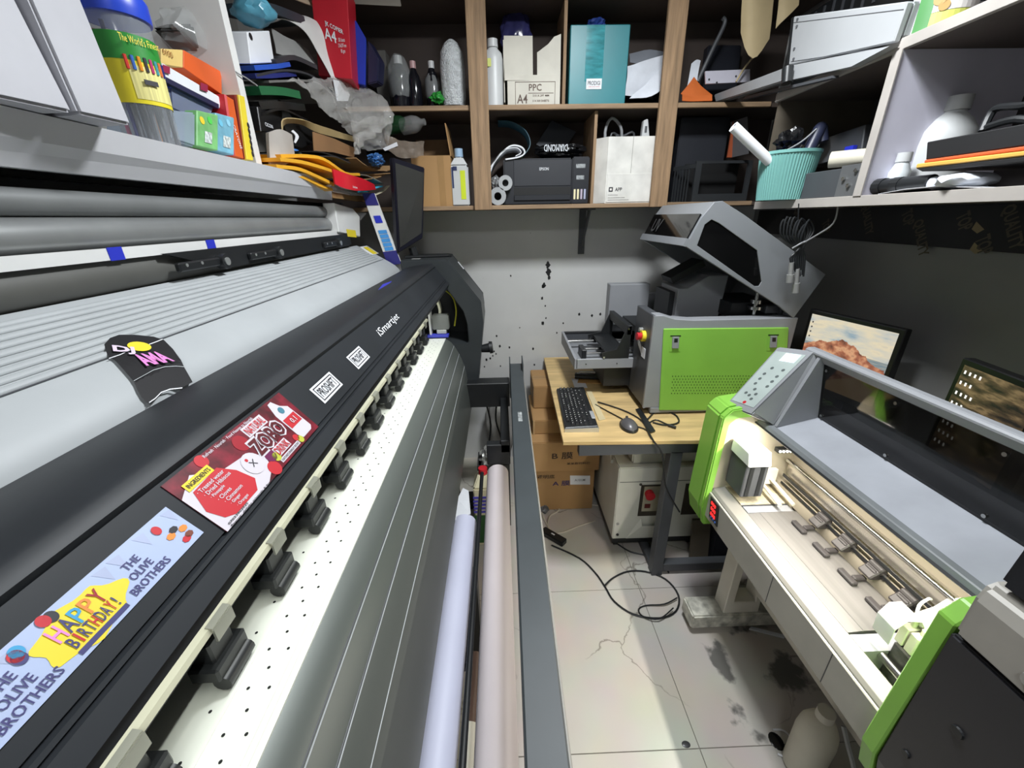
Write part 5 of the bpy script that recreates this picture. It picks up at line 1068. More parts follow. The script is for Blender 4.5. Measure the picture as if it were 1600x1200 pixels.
# pen jar
pj_ = ax(238, 215, -.70); pj_.z = LZ; rj = .050; hj = ax(205, 12, -.70).z-LZ
t = Thing('pen_jar', 'clear plastic jar of ballpoint pens with blue lid and yellow label', 'jar', pj_)
t.part('jar', MB().lathe(pj_, [(rj*.86, 0), (rj*.9, .004), (rj*.97, hj*.55), (rj, hj*.82), (rj*.98, hj*.84)], 28), M('jar_clear', (190, 196, 200), .1, alpha=.30), smooth=True)
t.part('lid', MB().lathe(pj_+Z_*hj*.84, [(rj*1.08, 0), (rj*1.1, .01), (rj*1.1, .03), (rj*1.04, .036)], 28), M('lid_blue', (36, 70, 196), .35), smooth=True)
def wrap(nm, c, r0, r1, a0, a1, z0, z1, mat, par=None, n=12):
    return t.part(nm, MB().sheet([[c+V(((r0+(r1-r0)*(z_-z0)/(z1-z0))*math.cos(a0+(a1-a0)*k/n), (r0+(r1-r0)*(z_-z0)/(z1-z0))*math.sin(a0+(a1-a0)*k/n), z_)) for k in range(n+1)] for z_ in (z0, z1)]), mat, par, smooth=True)
wrap('label', pj_, rj*.955, rj*1.0, -1.9, .9, hj*.27, hj*.60, M('label_yellow', (236, 218, 40), .45))
lg_ = wrap('label_top', pj_, rj*1.0, rj*1.015, -1.9, .9, hj*.55, hj*.72, M('label_green', (40, 140, 50), .45))
wrap('label_panel', pj_, rj*.97, rj*.995, -1.0, .45, hj*.30, hj*.52, M('label_cream', (240, 230, 150), .45, var=.3, scale=4, stretch=(60, 60, 1)))
pens = [(214, 60, 50), (60, 110, 190), (240, 150, 40), (60, 60, 70), (200, 60, 120), (70, 160, 170), (230, 120, 60), (40, 40, 120)]
for i, c in enumerate(pens):
    aa = -1.0+i*.19; q = pj_+V((math.cos(aa)*rj*1.0, math.sin(aa)*rj*1.0, 0))
    t.part('label_pen', MB().cyl(q+Z_*hj*.49, q+Z_*hj*.58, .0028, n=6), M('pen_%d' % i, c, .4))
ang = -.45; uxx = V((-math.sin(ang), math.cos(ang), 0))
t.text("The World's Finest", pj_+V((math.cos(ang)*rj*1.03, math.sin(ang)*rj*1.03, hj*.68)), uxx, Z_, .012, yellowp, lg_, w=.062, bold=0)
t.part('label_mark', MB().slab(pj_+V((math.cos(ang)*rj*1.02, math.sin(ang)*rj*1.02, hj*.40))-uxx*.011, pj_+V((math.cos(ang)*rj*1.02, math.sin(ang)*rj*1.02, hj*.40))+uxx*.011, pj_+V((math.cos(ang)*rj*1.02, math.sin(ang)*rj*1.02, hj*.40+.008))+uxx*.011, (.001, 0, 0)), darkp)
for i in range(16):
    aa = i*2.4; r_ = (.18+.62*((i*5) % 16)/15)*rj
    q = pj_+V((math.cos(aa)*r_, math.sin(aa)*r_, .006)); q2 = pj_+V((math.cos(aa+.10)*r_*1.06, math.sin(aa+.10)*r_*1.06, hj*(.62+.012*i)))
    c = {0: pens[0], 3: pens[3], 6: pens[2], 9: pens[1], 12: pens[4], 15: pens[7]}.get(i, (110, 112, 118))
    single('ballpoint_pen', MB().cyl(q, q2, .0036, n=7), M('penb_%d' % (i if i % 3 == 0 else 99), c, .35), (['red', '', '', 'black', '', '', 'orange', '', '', 'blue', '', '', 'pink', '', '', 'navy'][i] + ' ballpoint pen standing inside the clear blue-lidded jar').strip() if i % 3 == 0 else 'grey ballpoint pen standing inside the clear blue-lidded jar', 'pen', 'pens in the blue-lidded jar')
# stacked boxes behind the jar
def xbox(name, label, cat, pl, pr, X, dep, z0, z1, mat, rot=0, texts=(), tilt=0):
    """box whose front lies at X, from its left and right picture columns at its own height"""
    ya, yb2 = ax(pl, 235, X).y, ax(pr, 235, X).y
    t = Thing(name, label, cat, (X-dep/2, (ya+yb2)/2, z0))
    bm_ = MB().box(X-dep, X, ya, yb2, z0, z1)
    o = t.part('body', bm_, mat, bevel=.0015)
    return t, ya, yb2, o
t = Thing('organiser_case', 'clear plastic organiser case with a blue lid leaning among small boxes', 'case', ax(300, 230, -.72))
q = [ax(265, 128, -.725), ax(336, 165, -.725), ax(326, 196, -.725), ax(268, 170, -.725)]
t.part('lid', MB().quad8(q, [v+V((-.16, 0, 0)) for v in q]), M('lid_clear_blue', (150, 160, 190), .15, alpha=.55), bevel=.004)
q = [ax(265, 124, -.723), ax(333, 160, -.723), ax(333, 168, -.723), ax(265, 136, -.723)]
t.part('blue_rim', MB().quad8(q, [v+V((-.16, 0, 0)) for v in q]), M('rim_blue', (52, 70, 190), .3), bevel=.003)
q = [ax(268, 172, -.69), ax(306, 176, -.69), ax(306, 230, -.69), ax(270, 218, -.69)]
t.part('tray', MB().quad8(q, [v+V((-.14, 0, 0)) for v in q]), M('tray_clear', (170, 184, 200), .15, alpha=.6), bevel=.004)
t.part('contents', MB().blob(ax(290, 188, -.76), (.02, .05, .02), 71, .3), M('dark_contents', (70, 78, 96), .4))
for i, (pl, pr, pt, pb2, X, cl, lb_) in enumerate(((308, 341, 172, 236, -.685, (126, 190, 120), 'small pale green box with barcode beside the organiser case'), (337, 366, 176, 243, -.69, (126, 184, 206), 'small pale blue box with barcode beside the green one'))):
    t = Thing('small_box', lb_, 'box', ax((pl+pr)/2, pb2, X))
    q = [ax(pl, pb2-8, X), ax(pr, pb2, X), ax(pr, pt+8, X), ax(pl, pt, X)]
    t.part('body', MB().quad8(q, [v+V((-.03, 0, 0)) for v in q]), M('pale_box_%d' % i, cl, .4, var=.25, scale=30), bevel=.002)
    t.part('barcode', MB().slab(ax(pl+12, pb2-14, X+.001), ax(pl+23, pb2-11, X+.001), ax(pl+23, pb2-28, X+.001), (.0006, 0, 0)), M('barcode_pale', (214, 222, 220), .5, var=.6, scale=120))
    for j, c2 in enumerate(((240, 210, 60), (90, 210, 90)) if i == 0 else ((120, 200, 230), (150, 210, 235))):
        t.part('print_dot', disc(ax(pl+8+12*j, pt+16, X+.001), -Y_, Z_, .008, n=12), M('dotc_%d%d' % (i, j), c2, .4))
orr = M('orange_box', (222, 96, 40), .45, var=.15); ylb = M('yellow_box', (236, 214, 60), .45, var=.08); crm = M('cream_box', (226, 196, 120), .5)
t = Thing('pencil_box', 'cream and orange pencil box lying across the white box', 'box', ax(300, 110, -.76))
q = [ax(252, 76, -.74), ax(286, 78, -.74), ax(286, 106, -.74), ax(252, 100, -.74)]
t.part('end', MB().quad8(q, [v+V((-.06, 0, 0)) for v in q]), crm, bevel=.001)
q = [ax(287, 78, -.74), ax(346, 112, -.74), ax(347, 148, -.74), ax(287, 106, -.74)]
t.part('side', MB().quad8(q, [v+V((-.06, 0, 0)) for v in q]), orr, bevel=.001)
t.text('6100', ax(262, 83, -.738), Y_, Z_, .012, M('gold_brown', (150, 100, 50), .5), w=.03)
t = Thing('white_pack', 'flat white pack with navy stripe lying on the organiser case', 'box', ax(300, 140, -.72))
q = [ax(254, 98, -.715), ax(316, 118, -.715), ax(346, 156, -.715), ax(343, 168, -.715), ]
q = [ax(254, 98, -.715), ax(345, 152, -.715), ax(344, 170, -.715), ax(255, 122, -.715)]
t.part('body', MB().quad8(q, [v+V((-.14, 0, 0)) for v in q]), paper, bevel=.002)
q = [ax(257, 119, -.713), ax(342, 163, -.713), ax(342, 170, -.713), ax(257, 127, -.713)]
t.part('navy_stripe', MB().quad8(q, [v+V((-.14, 0, 0)) for v in q]), M('navy_card', (36, 36, 70), .5))
for px, py in ((259, 108), (318, 136)): t.part('red_mark', MB().slab(ax(px-5, py+4, -.712), ax(px+6, py+8, -.712), ax(px+6, py-3, -.712), (.001, 0, 0)), M('maroon_mark', (150, 36, 70), .5))
t = Thing('wrapped_gadget', 'black gadget in a clear plastic bag lying on the pencil box', 'device', ax(310, 80, -.80))
q = [ax(280, 44, -.78), ax(312, 34, -.78), ax(340, 72, -.78), ax(330, 100, -.78)]
t.part('gadget', MB().quad8(q, [v+V((-.07, 0, 0)) for v in q]), M('gadget_black', (46, 46, 44), .4), bevel=.006)
t.part('bag', MB().blob((q[0]+q[2])/2+V((-.03, 0, 0)), (.055, .075, .055), 81, .25, 2.5), clear, smooth=True)
t.part('bag_tail', MB().sheet([[ax(342, 80, -.77), ax(358, 82, -.77), ax(362, 110, -.76)], [ax(340, 110, -.77), ax(352, 122, -.76), ax(360, 132, -.75)]], .001), foggy, smooth=True)
t = Thing('crayon_box', 'orange and red upright box beside the yellow box', 'box', ax(370, 245, -.70))
q = [ax(353, 149, -.70), ax(365, 156, -.70), ax(381, 248, -.70), ax(368, 244, -.70)]
t.part('body', MB().quad8(q, [v+V((-.10, 0, 0)) for v in q]), orr, bevel=.001)
q = [ax(350, 147, -.701), ax(354, 149, -.698), ax(367, 244, -.698), ax(364, 243, -.701)]
t.part('spine', MB().quad8(q, [v+V((-.10, -.002, 0)) for v in q]), redp)
t.text('CRAYONS', ax(371, 214, -.699), V((0, .18, -1)), V((0, 1, .18)), .010, paper, w=.055)
t = Thing('game_box', 'yellow upright game box against the white shelf partition', 'box', ax(388, 250, -.70))
q = [ax(373, 148, -.695), ax(382, 151, -.695), ax(396, 251, -.695), ax(386, 249, -.695)]
t.part('body', MB().quad8(q, [v+V((-.13, 0, 0)) for v in q]), ylb, bevel=.001)
q = [ax(366, 148, -.70), ax(373, 148, -.70), ax(386, 249, -.70), ax(382, 249, -.70)]
t.part('back_cover', MB().quad8(q, [v+V((-.13, 0, 0)) for v in q]), M('maroon_card', (130, 40, 36), .5))
for i in range(6): t.part('letter_mark', disc(ax(388+1.4*i, 196+9*i, -.6945), Y_, Z_, .006, .008, 8), darkp)
single('wire', MB().tube([ax(352, 95, -.74), ax(368, 112, -.70), ax(385, 122, -.69), ax(402, 134, -.66)], .0018), gc, 'thin grey wire trailing over the white partition', 'wire', smooth=True)
# ================================================================== left shelf: pile beyond the partition
PZ0 = 1.7365
def pile(name, label, cat, front, dep, mat, th=.002, wob=.004, seed=1, group=None, drop=0):
    """sheet or folder lying in the pile: its front edge in the picture, running back into the shelf"""
    top = [V(p) for p in front]; bot = [p+V((-dep, .02, drop)) for p in top]
    return sheet(name, label, cat, top, bot, mat, th, wob, seed, 5, group)
dkf = M('dark_folder', (52, 52, 56), .45, var=.2)
# base board piles, from the bottom upward (X of the front edge near -.62)
yel = M('mailer_yellow', (232, 170, 44), .5, var=.15)
mail = [([(428, 262, -.66), (470, 272, -.65), (505, 288, -.64), (520, 294, -.63)], 'lowest'), ([(432, 256, -.65), (470, 263, -.64), (500, 275, -.63), (522, 286, -.62)], 'second'),
        ([(437, 246, -.65), (480, 252, -.63), (520, 265, -.61), (545, 273, -.60)], 'third'), ([(438, 241, -.66), (480, 241, -.64), (505, 246, -.62), (540, 268, -.60), (562, 270, -.59)], 'topmost')]
for i, (pts, w_) in enumerate(mail):
    pile('padded_envelope', 'yellow padded envelope, %s of the stack at the end of the beam' % w_, 'envelope', [ax(q[0], q[1], q[2]+.004) for q in pts], .18, yel, .010, .003, i+20, 'yellow padded envelopes on the left shelf', drop=.0)
t = Thing('red_sachet', 'glossy red sachet lying over the yellow padded envelopes', 'sachet', ax(552, 285, -.58))
top = dens([ax(518, 264, -.60), ax(540, 272, -.58), ax(562, 278, -.57), ax(583, 288, -.56)]); bot = dens([ax(522, 288, -.60), ax(540, 296, -.58), ax(562, 298, -.57), ax(586, 296, -.56)])
t.part('pouch', MB().sheet(rows2(top, bot, 5, .002, 3), .006), M('red_foil', (206, 30, 48), .3, var=.1), smooth=True)
t.text('One Day b', ax(553, 293, -.558), (ax(575, 298, -.558)-ax(535, 290, -.558)), Z_, .010, paper, w=.055, lift=.005)
pile('cyan_packet', 'small cyan striped packet beside the red sachet', 'packet', [ax(574, 298, -.57), ax(588, 292, -.565), ax(598, 290, -.56)], .05, M('cyan_pack', (70, 178, 214), .4, var=.3, scale=40), .006, .001, 4)
pile('cream_straw', 'bent cream cardboard strip beside the cyan packet', 'cardboard', [ax(585, 305, -.56), ax(600, 298, -.555), ax(608, 290, -.55)], .02, M('cream_strip', (214, 204, 176), .6), .003, 0, 4)
pile('film_pouch', 'transparent pouch hanging below the red sachet', 'pouch', [ax(516, 288, -.615), ax(540, 298, -.60), ax(566, 304, -.59)], .05, clear, .004, .003, 8)
kb = M('kraft_brown', (150, 118, 80), .65, var=.2)
pile('kraft_envelope', 'brown kraft envelope under the crumpled blue film', 'envelope', [ax(556, 246, -.60), ax(580, 262, -.58), ax(605, 266, -.57), ax(622, 258, -.56)], .2, kb, .004, .003, 10)
pile('kraft_envelope', 'curled brown kraft envelope lowest beside the monitor', 'envelope', [ax(560, 282, -.58), ax(590, 276, -.565), ax(612, 272, -.56)], .16, kb, .004, .004, 11)
pile('grey_pouch', 'shiny grey pouch beneath the curled kraft envelope', 'pouch', [ax(560, 272, -.59), ax(575, 274, -.58), ax(600, 286, -.57)], .14, M('silver_pouch', (140, 138, 132), .25, .4), .004, .004, 12)
single('blue_film', MB().blob(ax(588, 250, -.60), (.03, .07, .026), 91, .4, 3, 4), M('film_blue', (66, 112, 170), .3, var=.3), 'crumpled blue film resting on the kraft envelope', 'film')
single('steel_rule', MB().slab(ax(590, 240, -.56), ax(628, 238, -.56), ax(628, 234, -.56), (-.05, 0, 0)), black, 'thin black ruler lying over the blue film', 'ruler')
sheet('white_card', 'small white card tucked beside the thin black ruler', 'card', [ax(598, 232, -.57), ax(620, 222, -.57)], [ax(602, 236, -.57), ax(622, 228, -.57)], paper, .002, 0, 2)
pile('black_folder', 'shiny black folder between the kraft sheets and yellow envelopes', 'folder', [ax(468, 236, -.66), ax(505, 238, -.64), ax(545, 250, -.62)], .2, M('gloss_black', (18, 18, 20), .2), .004, .003, 13)
pile('black_folder', 'matt black folder lying on top of the yellow padded envelopes', 'folder', [ax(500, 243, -.63), ax(525, 245, -.62), ax(548, 254, -.61)], .2, dkf, .003, .002, 14)
# torn envelope with black opening, grey pouch, black carton
t = Thing('torn_mailer', 'torn kraft mailer gaping open to its black lining', 'envelope', ax(465, 230, -.68))
t.part('lining', MB().sheet(rows2([ax(440, 190, -.70), ax(465, 188, -.70), ax(490, 194, -.70)], [ax(452, 226, -.70), ax(470, 231, -.70), ax(490, 222, -.70)], 4), .004), M('lining_black', (12, 12, 13), .5))
t.part('upper_flap', MB().sheet(rows2(dens([ax(441, 206, -.67), ax(443, 186, -.67), ax(470, 186, -.665), ax(500, 196, -.65), ax(560, 216, -.62)]), dens([ax(440, 208, -.69), ax(445, 193, -.69), ax(470, 194, -.68), ax(500, 208, -.66), ax(560, 224, -.63)]), 3, .003, 5), .003), M('mailer_tan', (176, 154, 110), .6, var=.15), smooth=True)
t.part('curled_edge', MB().sheet(rows2(dens([ax(455, 205, -.68), ax(462, 212, -.675), ax(460, 222, -.67)]), dens([ax(458, 203, -.68), ax(467, 213, -.675), ax(462, 224, -.67)]), 2), .002), paper)
t.part('lower_flap', MB().sheet(rows2([ax(488, 206, -.66), ax(520, 216, -.65), ax(555, 232, -.63)], [ax(490, 236, -.66), ax(520, 238, -.65), ax(552, 246, -.63)], 3, .002), .003), M('mailer_inner', (140, 104, 70), .7))
sheet('grey_pouch', 'matt translucent grey pouch bulging beside the partition', 'pouch', [ax(414, 206, -.69), ax(432, 203, -.68), ax(450, 210, -.68)], [ax(420, 262, -.69), ax(440, 258, -.67), ax(456, 246, -.68)], M('pouch_grey', (176, 170, 164), .4, var=.15), .012, .006, 15)
t = Thing('black_carton', 'black carton with small white lettering wedged beside the partition', 'box', ax(420, 195, -.72))
q = [ax(402, 166, -.70), ax(442, 172, -.70), ax(440, 206, -.70), ax(408, 206, -.70)]
t.part('body', MB().quad8(q, [v+V((-.15, 0, 0)) for v in q]), M('carton_black', (20, 20, 22), .35), bevel=.002)
t.text('CICON', ax(420, 196, -.6985), Y_, Z_, .010, paper, w=.045)
pile('blue_scrap', 'small blue scrap tucked under the torn mailer', 'scrap', [ax(455, 231, -.675), ax(465, 234, -.67), ax(472, 240, -.67)], .04, M('sky_blue', (70, 130, 210), .5), .006, 0, 16)
# folders and papers higher up
pile('green_folder', 'dark green plastic folder sticking out beside the partition', 'folder', [ax(404, 134, -.70), ax(440, 136, -.68), ax(468, 142, -.66)], .22, M('folder_green', (30, 96, 58), .3), .022, .002, 17)
pile('black_folder', 'black folder lying under the dark green folder', 'folder', [ax(404, 158, -.70), ax(440, 158, -.68), ax(476, 162, -.66)], .22, M('gloss_black', (18, 18, 20)), .02, .003, 18)
pile('black_film', 'sheet of shiny black film above the black carton', 'film', [ax(405, 178, -.70), ax(440, 170, -.68), ax(480, 186, -.66)], .2, M('gloss_black', (18, 18, 20)), .006, .006, 19)
pile('grey_folder', 'dark grey folder drooping under the white sheet', 'folder', [ax(400, 116, -.70), ax(450, 108, -.68), ax(490, 118, -.65), ax(528, 150, -.62)], .22, dkf, .006, .002, 20)
pile('grey_folder', 'mid grey folder drooping over the clear film', 'folder', [ax(420, 126, -.69), ax(470, 124, -.66), ax(500, 130, -.64), ax(530, 158, -.62)], .22, M('mid_grey_folder', (110, 108, 106), .5), .006, .002, 21)
pile('black_folder', 'black ring folder lying beside the white carton end', 'folder', [ax(430, 92, -.70), ax(460, 86, -.69), ax(495, 102, -.66)], .2, dkf, .014, .002, 22)
pile('blue_folder', 'bright blue plastic folder lying under the white carton end', 'folder', [ax(396, 102, -.70), ax(430, 100, -.69), ax(452, 97, -.685)], .2, M('folder_blue', (40, 84, 186), .35), .012, .002, 23)
pile('navy_folder', 'navy plastic folder below the bright blue one', 'folder', [ax(398, 114, -.70), ax(430, 114, -.69), ax(462, 112, -.68)], .2, M('folder_navy', (34, 44, 110), .35), .012, .002, 24)
t = Thing('white_carton_end', 'white carton with a round hole wedged beside the partition', 'box', ax(405, 100, -.72))
q = [ax(386, 50, -.715), ax(421, 48, -.715), ax(429, 98, -.715), ax(392, 100, -.715)]
t.part('body', MB().quad8(q, [v+V((-.16, 0, 0)) for v in q]), paper, bevel=.002)
t.part('hole', disc(ax(392, 57, -.714), Y_, Z_, .009), black)
sheet('white_sheet', 'large white sheet arching down over the folders', 'paper', [ax(402, 42, -.74), ax(430, 30, -.72), ax(452, 32, -.70), ax(478, 52, -.68), ax(500, 88, -.66), ax(518, 122, -.64)], [ax(440, 30, -.76), ax(470, 24, -.70), ax(500, 36, -.66), ax(525, 64, -.625), ax(542, 96, -.605), ax(550, 128, -.59)], M('sheet_white', (214, 214, 212), .6, var=.08), .002, .003, 25, k=6)
sheet('white_sheet', 'grey-white sheet tucked under the arching one', 'paper', [ax(425, 45, -.76), ax(450, 60, -.74), ax(482, 78, -.72)], [ax(430, 84, -.74), ax(460, 92, -.72), ax(495, 100, -.69)], M('sheet_grey', (150, 150, 148), .6, var=.2), .002, .008, 26)
sheet('white_sheet', 'torn white sheet corner hanging at the fold of clear film', 'paper', [ax(520, 124, -.625), ax(536, 130, -.62), ax(546, 148, -.615)], [ax(526, 158, -.62), ax(538, 158, -.615), ax(543, 158, -.61)], paper, .002, .001, 27)
single('teal_bag', MB().blob(ax(396, 18, -.74), (.06, .045, .035), 95, .3, 2.5), M('teal_film', (90, 160, 184), .3, var=.3), 'crumpled pale teal bag wedged at the partition top', 'bag', smooth=True)
pile('rolled_poster', 'rolled dark poster lying over the pile top', 'poster', [ax(408, 2, -.72), ax(440, 10, -.70), ax(475, 26, -.68)], .16, M('poster_navy', (44, 54, 62), .4), .025, .002, 28)
sheet('beige_sheet', 'stiff beige sheet lying on the red carton', 'cardboard', [ax(430, -14, -.70), ax(490, 10, -.68), ax(538, 24, -.66)], [ax(470, -25, -.74), ax(510, 6, -.71), ax(538, 21, -.68)], M('beige_card', (176, 160, 136), .65), .003, 0, 2)
# red and blue cartons
t = Thing('red_carton', 'red copier paper carton standing upright at the end of the pile', 'box', ay(525, 120, 1.86))
q = [ay(488, -20, 1.80), ay(540, -20, 1.80), ay(550, 122, 1.80), ay(522, 118, 1.80)]
q = [ay(484, -30, 1.93), ay(541, -30, 1.93), ay(550, 124, 1.93), ay(498, 118, 1.93)]
rc = t.part('body', MB().quad8(q, [v+V((-.02, .16, 0)) for v in q]), M('carton_red', (186, 28, 44), .45, var=.08), bevel=.002)
t.text('JK COPIER', ay(522, 44, 1.929), (ay(534, 50, 1.929)-ay(511, 38, 1.929)), Z_, .018, paper, rc, w=.07)
t.text('A4', ay(516, 55, 1.929), (ay(534, 58, 1.929)-ay(511, 48, 1.929)), Z_, .036, paper, rc, w=.045)
t.text('500 sheets\n210x297 mm\n80 gsm', ay(535, 72, 1.929), X_, Z_, .05, paper, rc, w=.03, bold=0)
t = Thing('blue_carton', 'plain royal blue carton standing behind the red carton', 'box', ay(560, 130, 1.95))
q = [ay(545, 28, 2.06), ay(556, 32, 2.06), ay(572, 60, 2.06), ay(571, 133, 2.06), ay(551, 130, 2.06)]
t.part('body', MB().add(q+[v+V((-.03, .12, 0)) for v in q], [tuple(range(5)), tuple(range(9, 4, -1))]+[(i, i+5, (i+1) % 5+5, (i+1) % 5) for i in range(5)]), M('carton_blue', (26, 56, 176), .4), bevel=.002)
q = [ay(574, 62, 2.07), ay(592, 92, 2.07), ay(590, 128, 2.07), ay(574, 132, 2.07)]
single('navy_bag', MB().quad8(q, [v+V((.01, .06, 0)) for v in q]), M('bag_navy', (28, 30, 60), .35), 'navy bag hanging beside the royal blue carton', 'bag', bevel=.004)
# clear film bags flowing over the pile
sheet('clear_film', 'large crumpled clear film sheet flowing over the folders', 'film', [ax(520, 118, -.64), ax(560, 130, -.615), ax(595, 150, -.60), ax(618, 180, -.59)], [ax(450, 128, -.66), ax(500, 165, -.63), ax(545, 205, -.60), ax(560, 232, -.59)], foggy, .002, .024, 33, 26, k=12)
sheet('clear_film', 'crinkled clear film bundle hanging below the large film sheet', 'film', [ax(545, 192, -.605), ax(575, 184, -.59), ax(606, 186, -.58)], [ax(552, 234, -.60), ax(580, 238, -.585), ax(604, 226, -.575)], foggy, .002, .026, 34, 22, k=12)
sheet('clear_film', 'wrinkled clear film tail beside the green bottle', 'film', [ax(600, 210, -.57), ax(630, 218, -.55), ax(662, 222, -.53)], [ax(605, 236, -.57), ax(635, 250, -.55), ax(660, 245, -.53)], M('foggy_brown', (150, 136, 122), .2, alpha=.5, var=.2, bump=.6, bscale=40), .002, .014, 35, 8, k=6)
for i, (px, py, cl_, lb_) in enumerate(((620, 198, (40, 84, 52), 'clear bottle with green wrap behind the film'), (643, 198, (150, 150, 150), 'empty clear bottle lying behind the film'))):
    p = ay(px, py, 2.2); single('empty_bottle', MB().lathe(p+V((-.05, 0, 0)), [(.02, 0), (.035, .01), (.037, .07), (.03, .09), (.014, .11), (.014, .125)], 14, ax=(1, -.3, .1)), M('bott_%d' % i, cl_, .12, alpha=.45), lb_, 'bottle', smooth=True)
# ================================================================== dark monitor on the printer end
t = Thing('dark_monitor', 'switched-off black monitor standing on the end of the long printer', 'monitor', (-.40, 2.08, 1.413))
q = [ay(614, 246, 1.99), ay(664, 262, 2.12), ay(661, 372, 2.12), ay(622, 396, 1.99)]
n_ = (q[1]-q[0]).cross(q[3]-q[0]).normalized(); n_ = n_ if n_.x < 0 else -n_
t.part('case', MB().quad8(q, [v+n_*.03 for v in q]), M('monitor_navy', (26, 26, 38), .35), bevel=.004)
q2 = [q[0].lerp(q[2], .06), q[1].lerp(q[3], .06), q[2].lerp(q[0], .07), q[3].lerp(q[1], .07)]
t.part('screen', MB().quad8([v-n_*.0005 for v in q2], [v-n_*.002 for v in q2]), M('screen_off', (62, 62, 60), .25))
t.part('stand', MB().tube([(-.44, 2.12, 1.46), (-.43, 2.12, 1.42)], .02, 10), black)
t.part('base', MB().add([(x, y, z) for z in (1.413, 1.423) for x, y in ((-.47, 2.05), (-.26, 2.10), (-.24, 2.14), (-.27, 2.19), (-.47, 2.18))], [tuple(range(4, -1, -1)), tuple(range(5, 10))]+[(i, (i+1) % 5, (i+1) % 5+5, i+5) for i in range(5)]), black, bevel=.003)
t.part('tag', MB().box(-.425, -.385, 2.0, 2.03, 1.413, 1.4145), M('tag_grey', (150, 150, 148), .5))
# ================================================================== under the long printer
pw = M('roll_pinkwhite', (214, 204, 206), .5, var=.03)
t = Thing('media_roll', 'long white media roll hanging between the printer and its grey beam', 'media roll', (-.035, .7, .5))
a, b = V((-.036, -.6, .56)), V((-.036, 1.455, .56))
t.part('roll', MB().cyl(a, b, .046, n=36), pw, smooth=True)
t.part('core', MB().cyl(b, b+Y_*.004, .03, n=20), card)
t = Thing('film_bundle', 'long white vinyl roll lying flat under the platen edge', 'media roll', (-.2, .7, 0))
vw = M('vinyl_lilac', (206, 208, 228), .5, var=.03)
t.part('roll', MB().cyl((-.175, -.6, .50), (-.165, 1.22, .50), .045, n=24), vw, smooth=True)
t.part('loose_end', MB().sheet([[(-.21, 1.20, .53), (-.14, 1.22, .545)], [(-.20, 1.32, .54), (-.15, 1.30, .54)], [(-.185, 1.40, .53), (-.16, 1.38, .53)]], .002), paper)
for yy in (1.0, -.4):
    t.part('core_support', MB().box(-.24, -.11, yy, yy+.05, .02, .456), blackm)
    t.part('support_foot', MB().box(-.26, -.09, yy-.02, yy+.07, 0, .02), blackm)
t = Thing('printed_roll', 'narrow white roll with black lettering standing between the two long rolls', 'media roll', (-.115, .45, .4))
t.part('roll', MB().cyl((-.106, -.2, .44), (-.106, .58, .44), .022, n=18), M('aged_roll', (206, 204, 190), .5), smooth=True)
t.part('stick', MB().cyl((-.104, .58, .44), (-.100, .75, .45), .012, n=12), M('brown_stick', (92, 70, 58), .6), smooth=True)
t.text('Te', (-.103, .40, .4625), X_, Y_, .03, darkp, w=.03, bold=.03); t.text('or', (-.103, .30, .4625), X_, Y_, .026, darkp, w=.03, bold=.03)
p = az(742, 830, .0); p = V((-.115, 1.66, 0))
t = Thing('ink_jug', 'cream jug with red cap and blue-striped green label beside the rolls', 'bottle', p)
t.part('body', MB().box(p.x-.05, p.x+.04, p.y-.05, p.y+.06, 0, .36).quad8([V((p.x-.05, p.y-.05, .36)), V((p.x+.04, p.y-.05, .36)), V((p.x+.04, p.y+.06, .36)), V((p.x-.05, p.y+.06, .36))], [V((p.x-.025, p.y-.02, .42)), V((p.x+.02, p.y-.02, .42)), V((p.x+.02, p.y+.03, .42)), V((p.x-.025, p.y+.03, .42))]), M('jug_cream', (206, 200, 170), .5), bevel=.006)
t.part('cap', MB().cyl((p.x, p.y, .42), (p.x, p.y, .45), .022, n=16), redp, smooth=True)
t.part('green_label', MB().box(p.x-.052, p.x+.042, p.y-.052, p.y-.0505, .02, .20), M('label_dkgreen', (36, 84, 40), .5))
for i in range(5): t.part('blue_stripe', MB().box(p.x-.052, p.x+.042, p.y-.0525, p.y-.0505, .215+.022*i, .228+.022*i), M('stripe_violet', (72, 66, 170), .5))
t = Thing('waste_crate', 'wire-filled grey crate of scrap film behind the ink jug', 'crate', (-.065, 1.82, 0))
t.part('crate', openbox(-.15, .02, 1.75, 1.885, 0, .40, .006), M('crate_dark', (50, 50, 50), .5))
t.part('scrap_film', MB().blob((-.10, 1.82, .40), (.04, .05, .06), 101, .6, 3, 3), M('scrap_silver', (150, 150, 146), .3, .3, var=.7, scale=40))
t.part('tan_scrap', MB().blob((-.03, 1.82, .43), (.035, .05, .025), 102, .5, 3), M('scrap_tan', (160, 142, 100), .6, var=.3))
t = Thing('white_bag', 'white plastic bag slumped against the back wall under the bracket', 'bag', (-.04, 2.32, 0))
t.part('bag', MB().blob((-.03, 2.32, .32), (.09, .08, .30), 103, .2, 2, 4), M('bag_offwhite', (196, 194, 190), .5, var=.25), smooth=True)
for i, pts in enumerate(([(-.10, 1.97, .66), (-.08, 2.0, .5), (-.10, 2.0, .3), (-.06, 2.02, .1), (-.02, 2.05, .005)], [(-.04, 1.99, .66), (-.05, 2.02, .52), (-.02, 2.03, .36), (-.06, 2.05, .2), (.0, 2.1, .005)])):
    single('black_cable', MB().tube(pts, .005, 6), black, ('black cable hanging straight below the printer bracket', 'black cable hanging in a loose curve below the printer bracket')[i], 'cable', smooth=True)
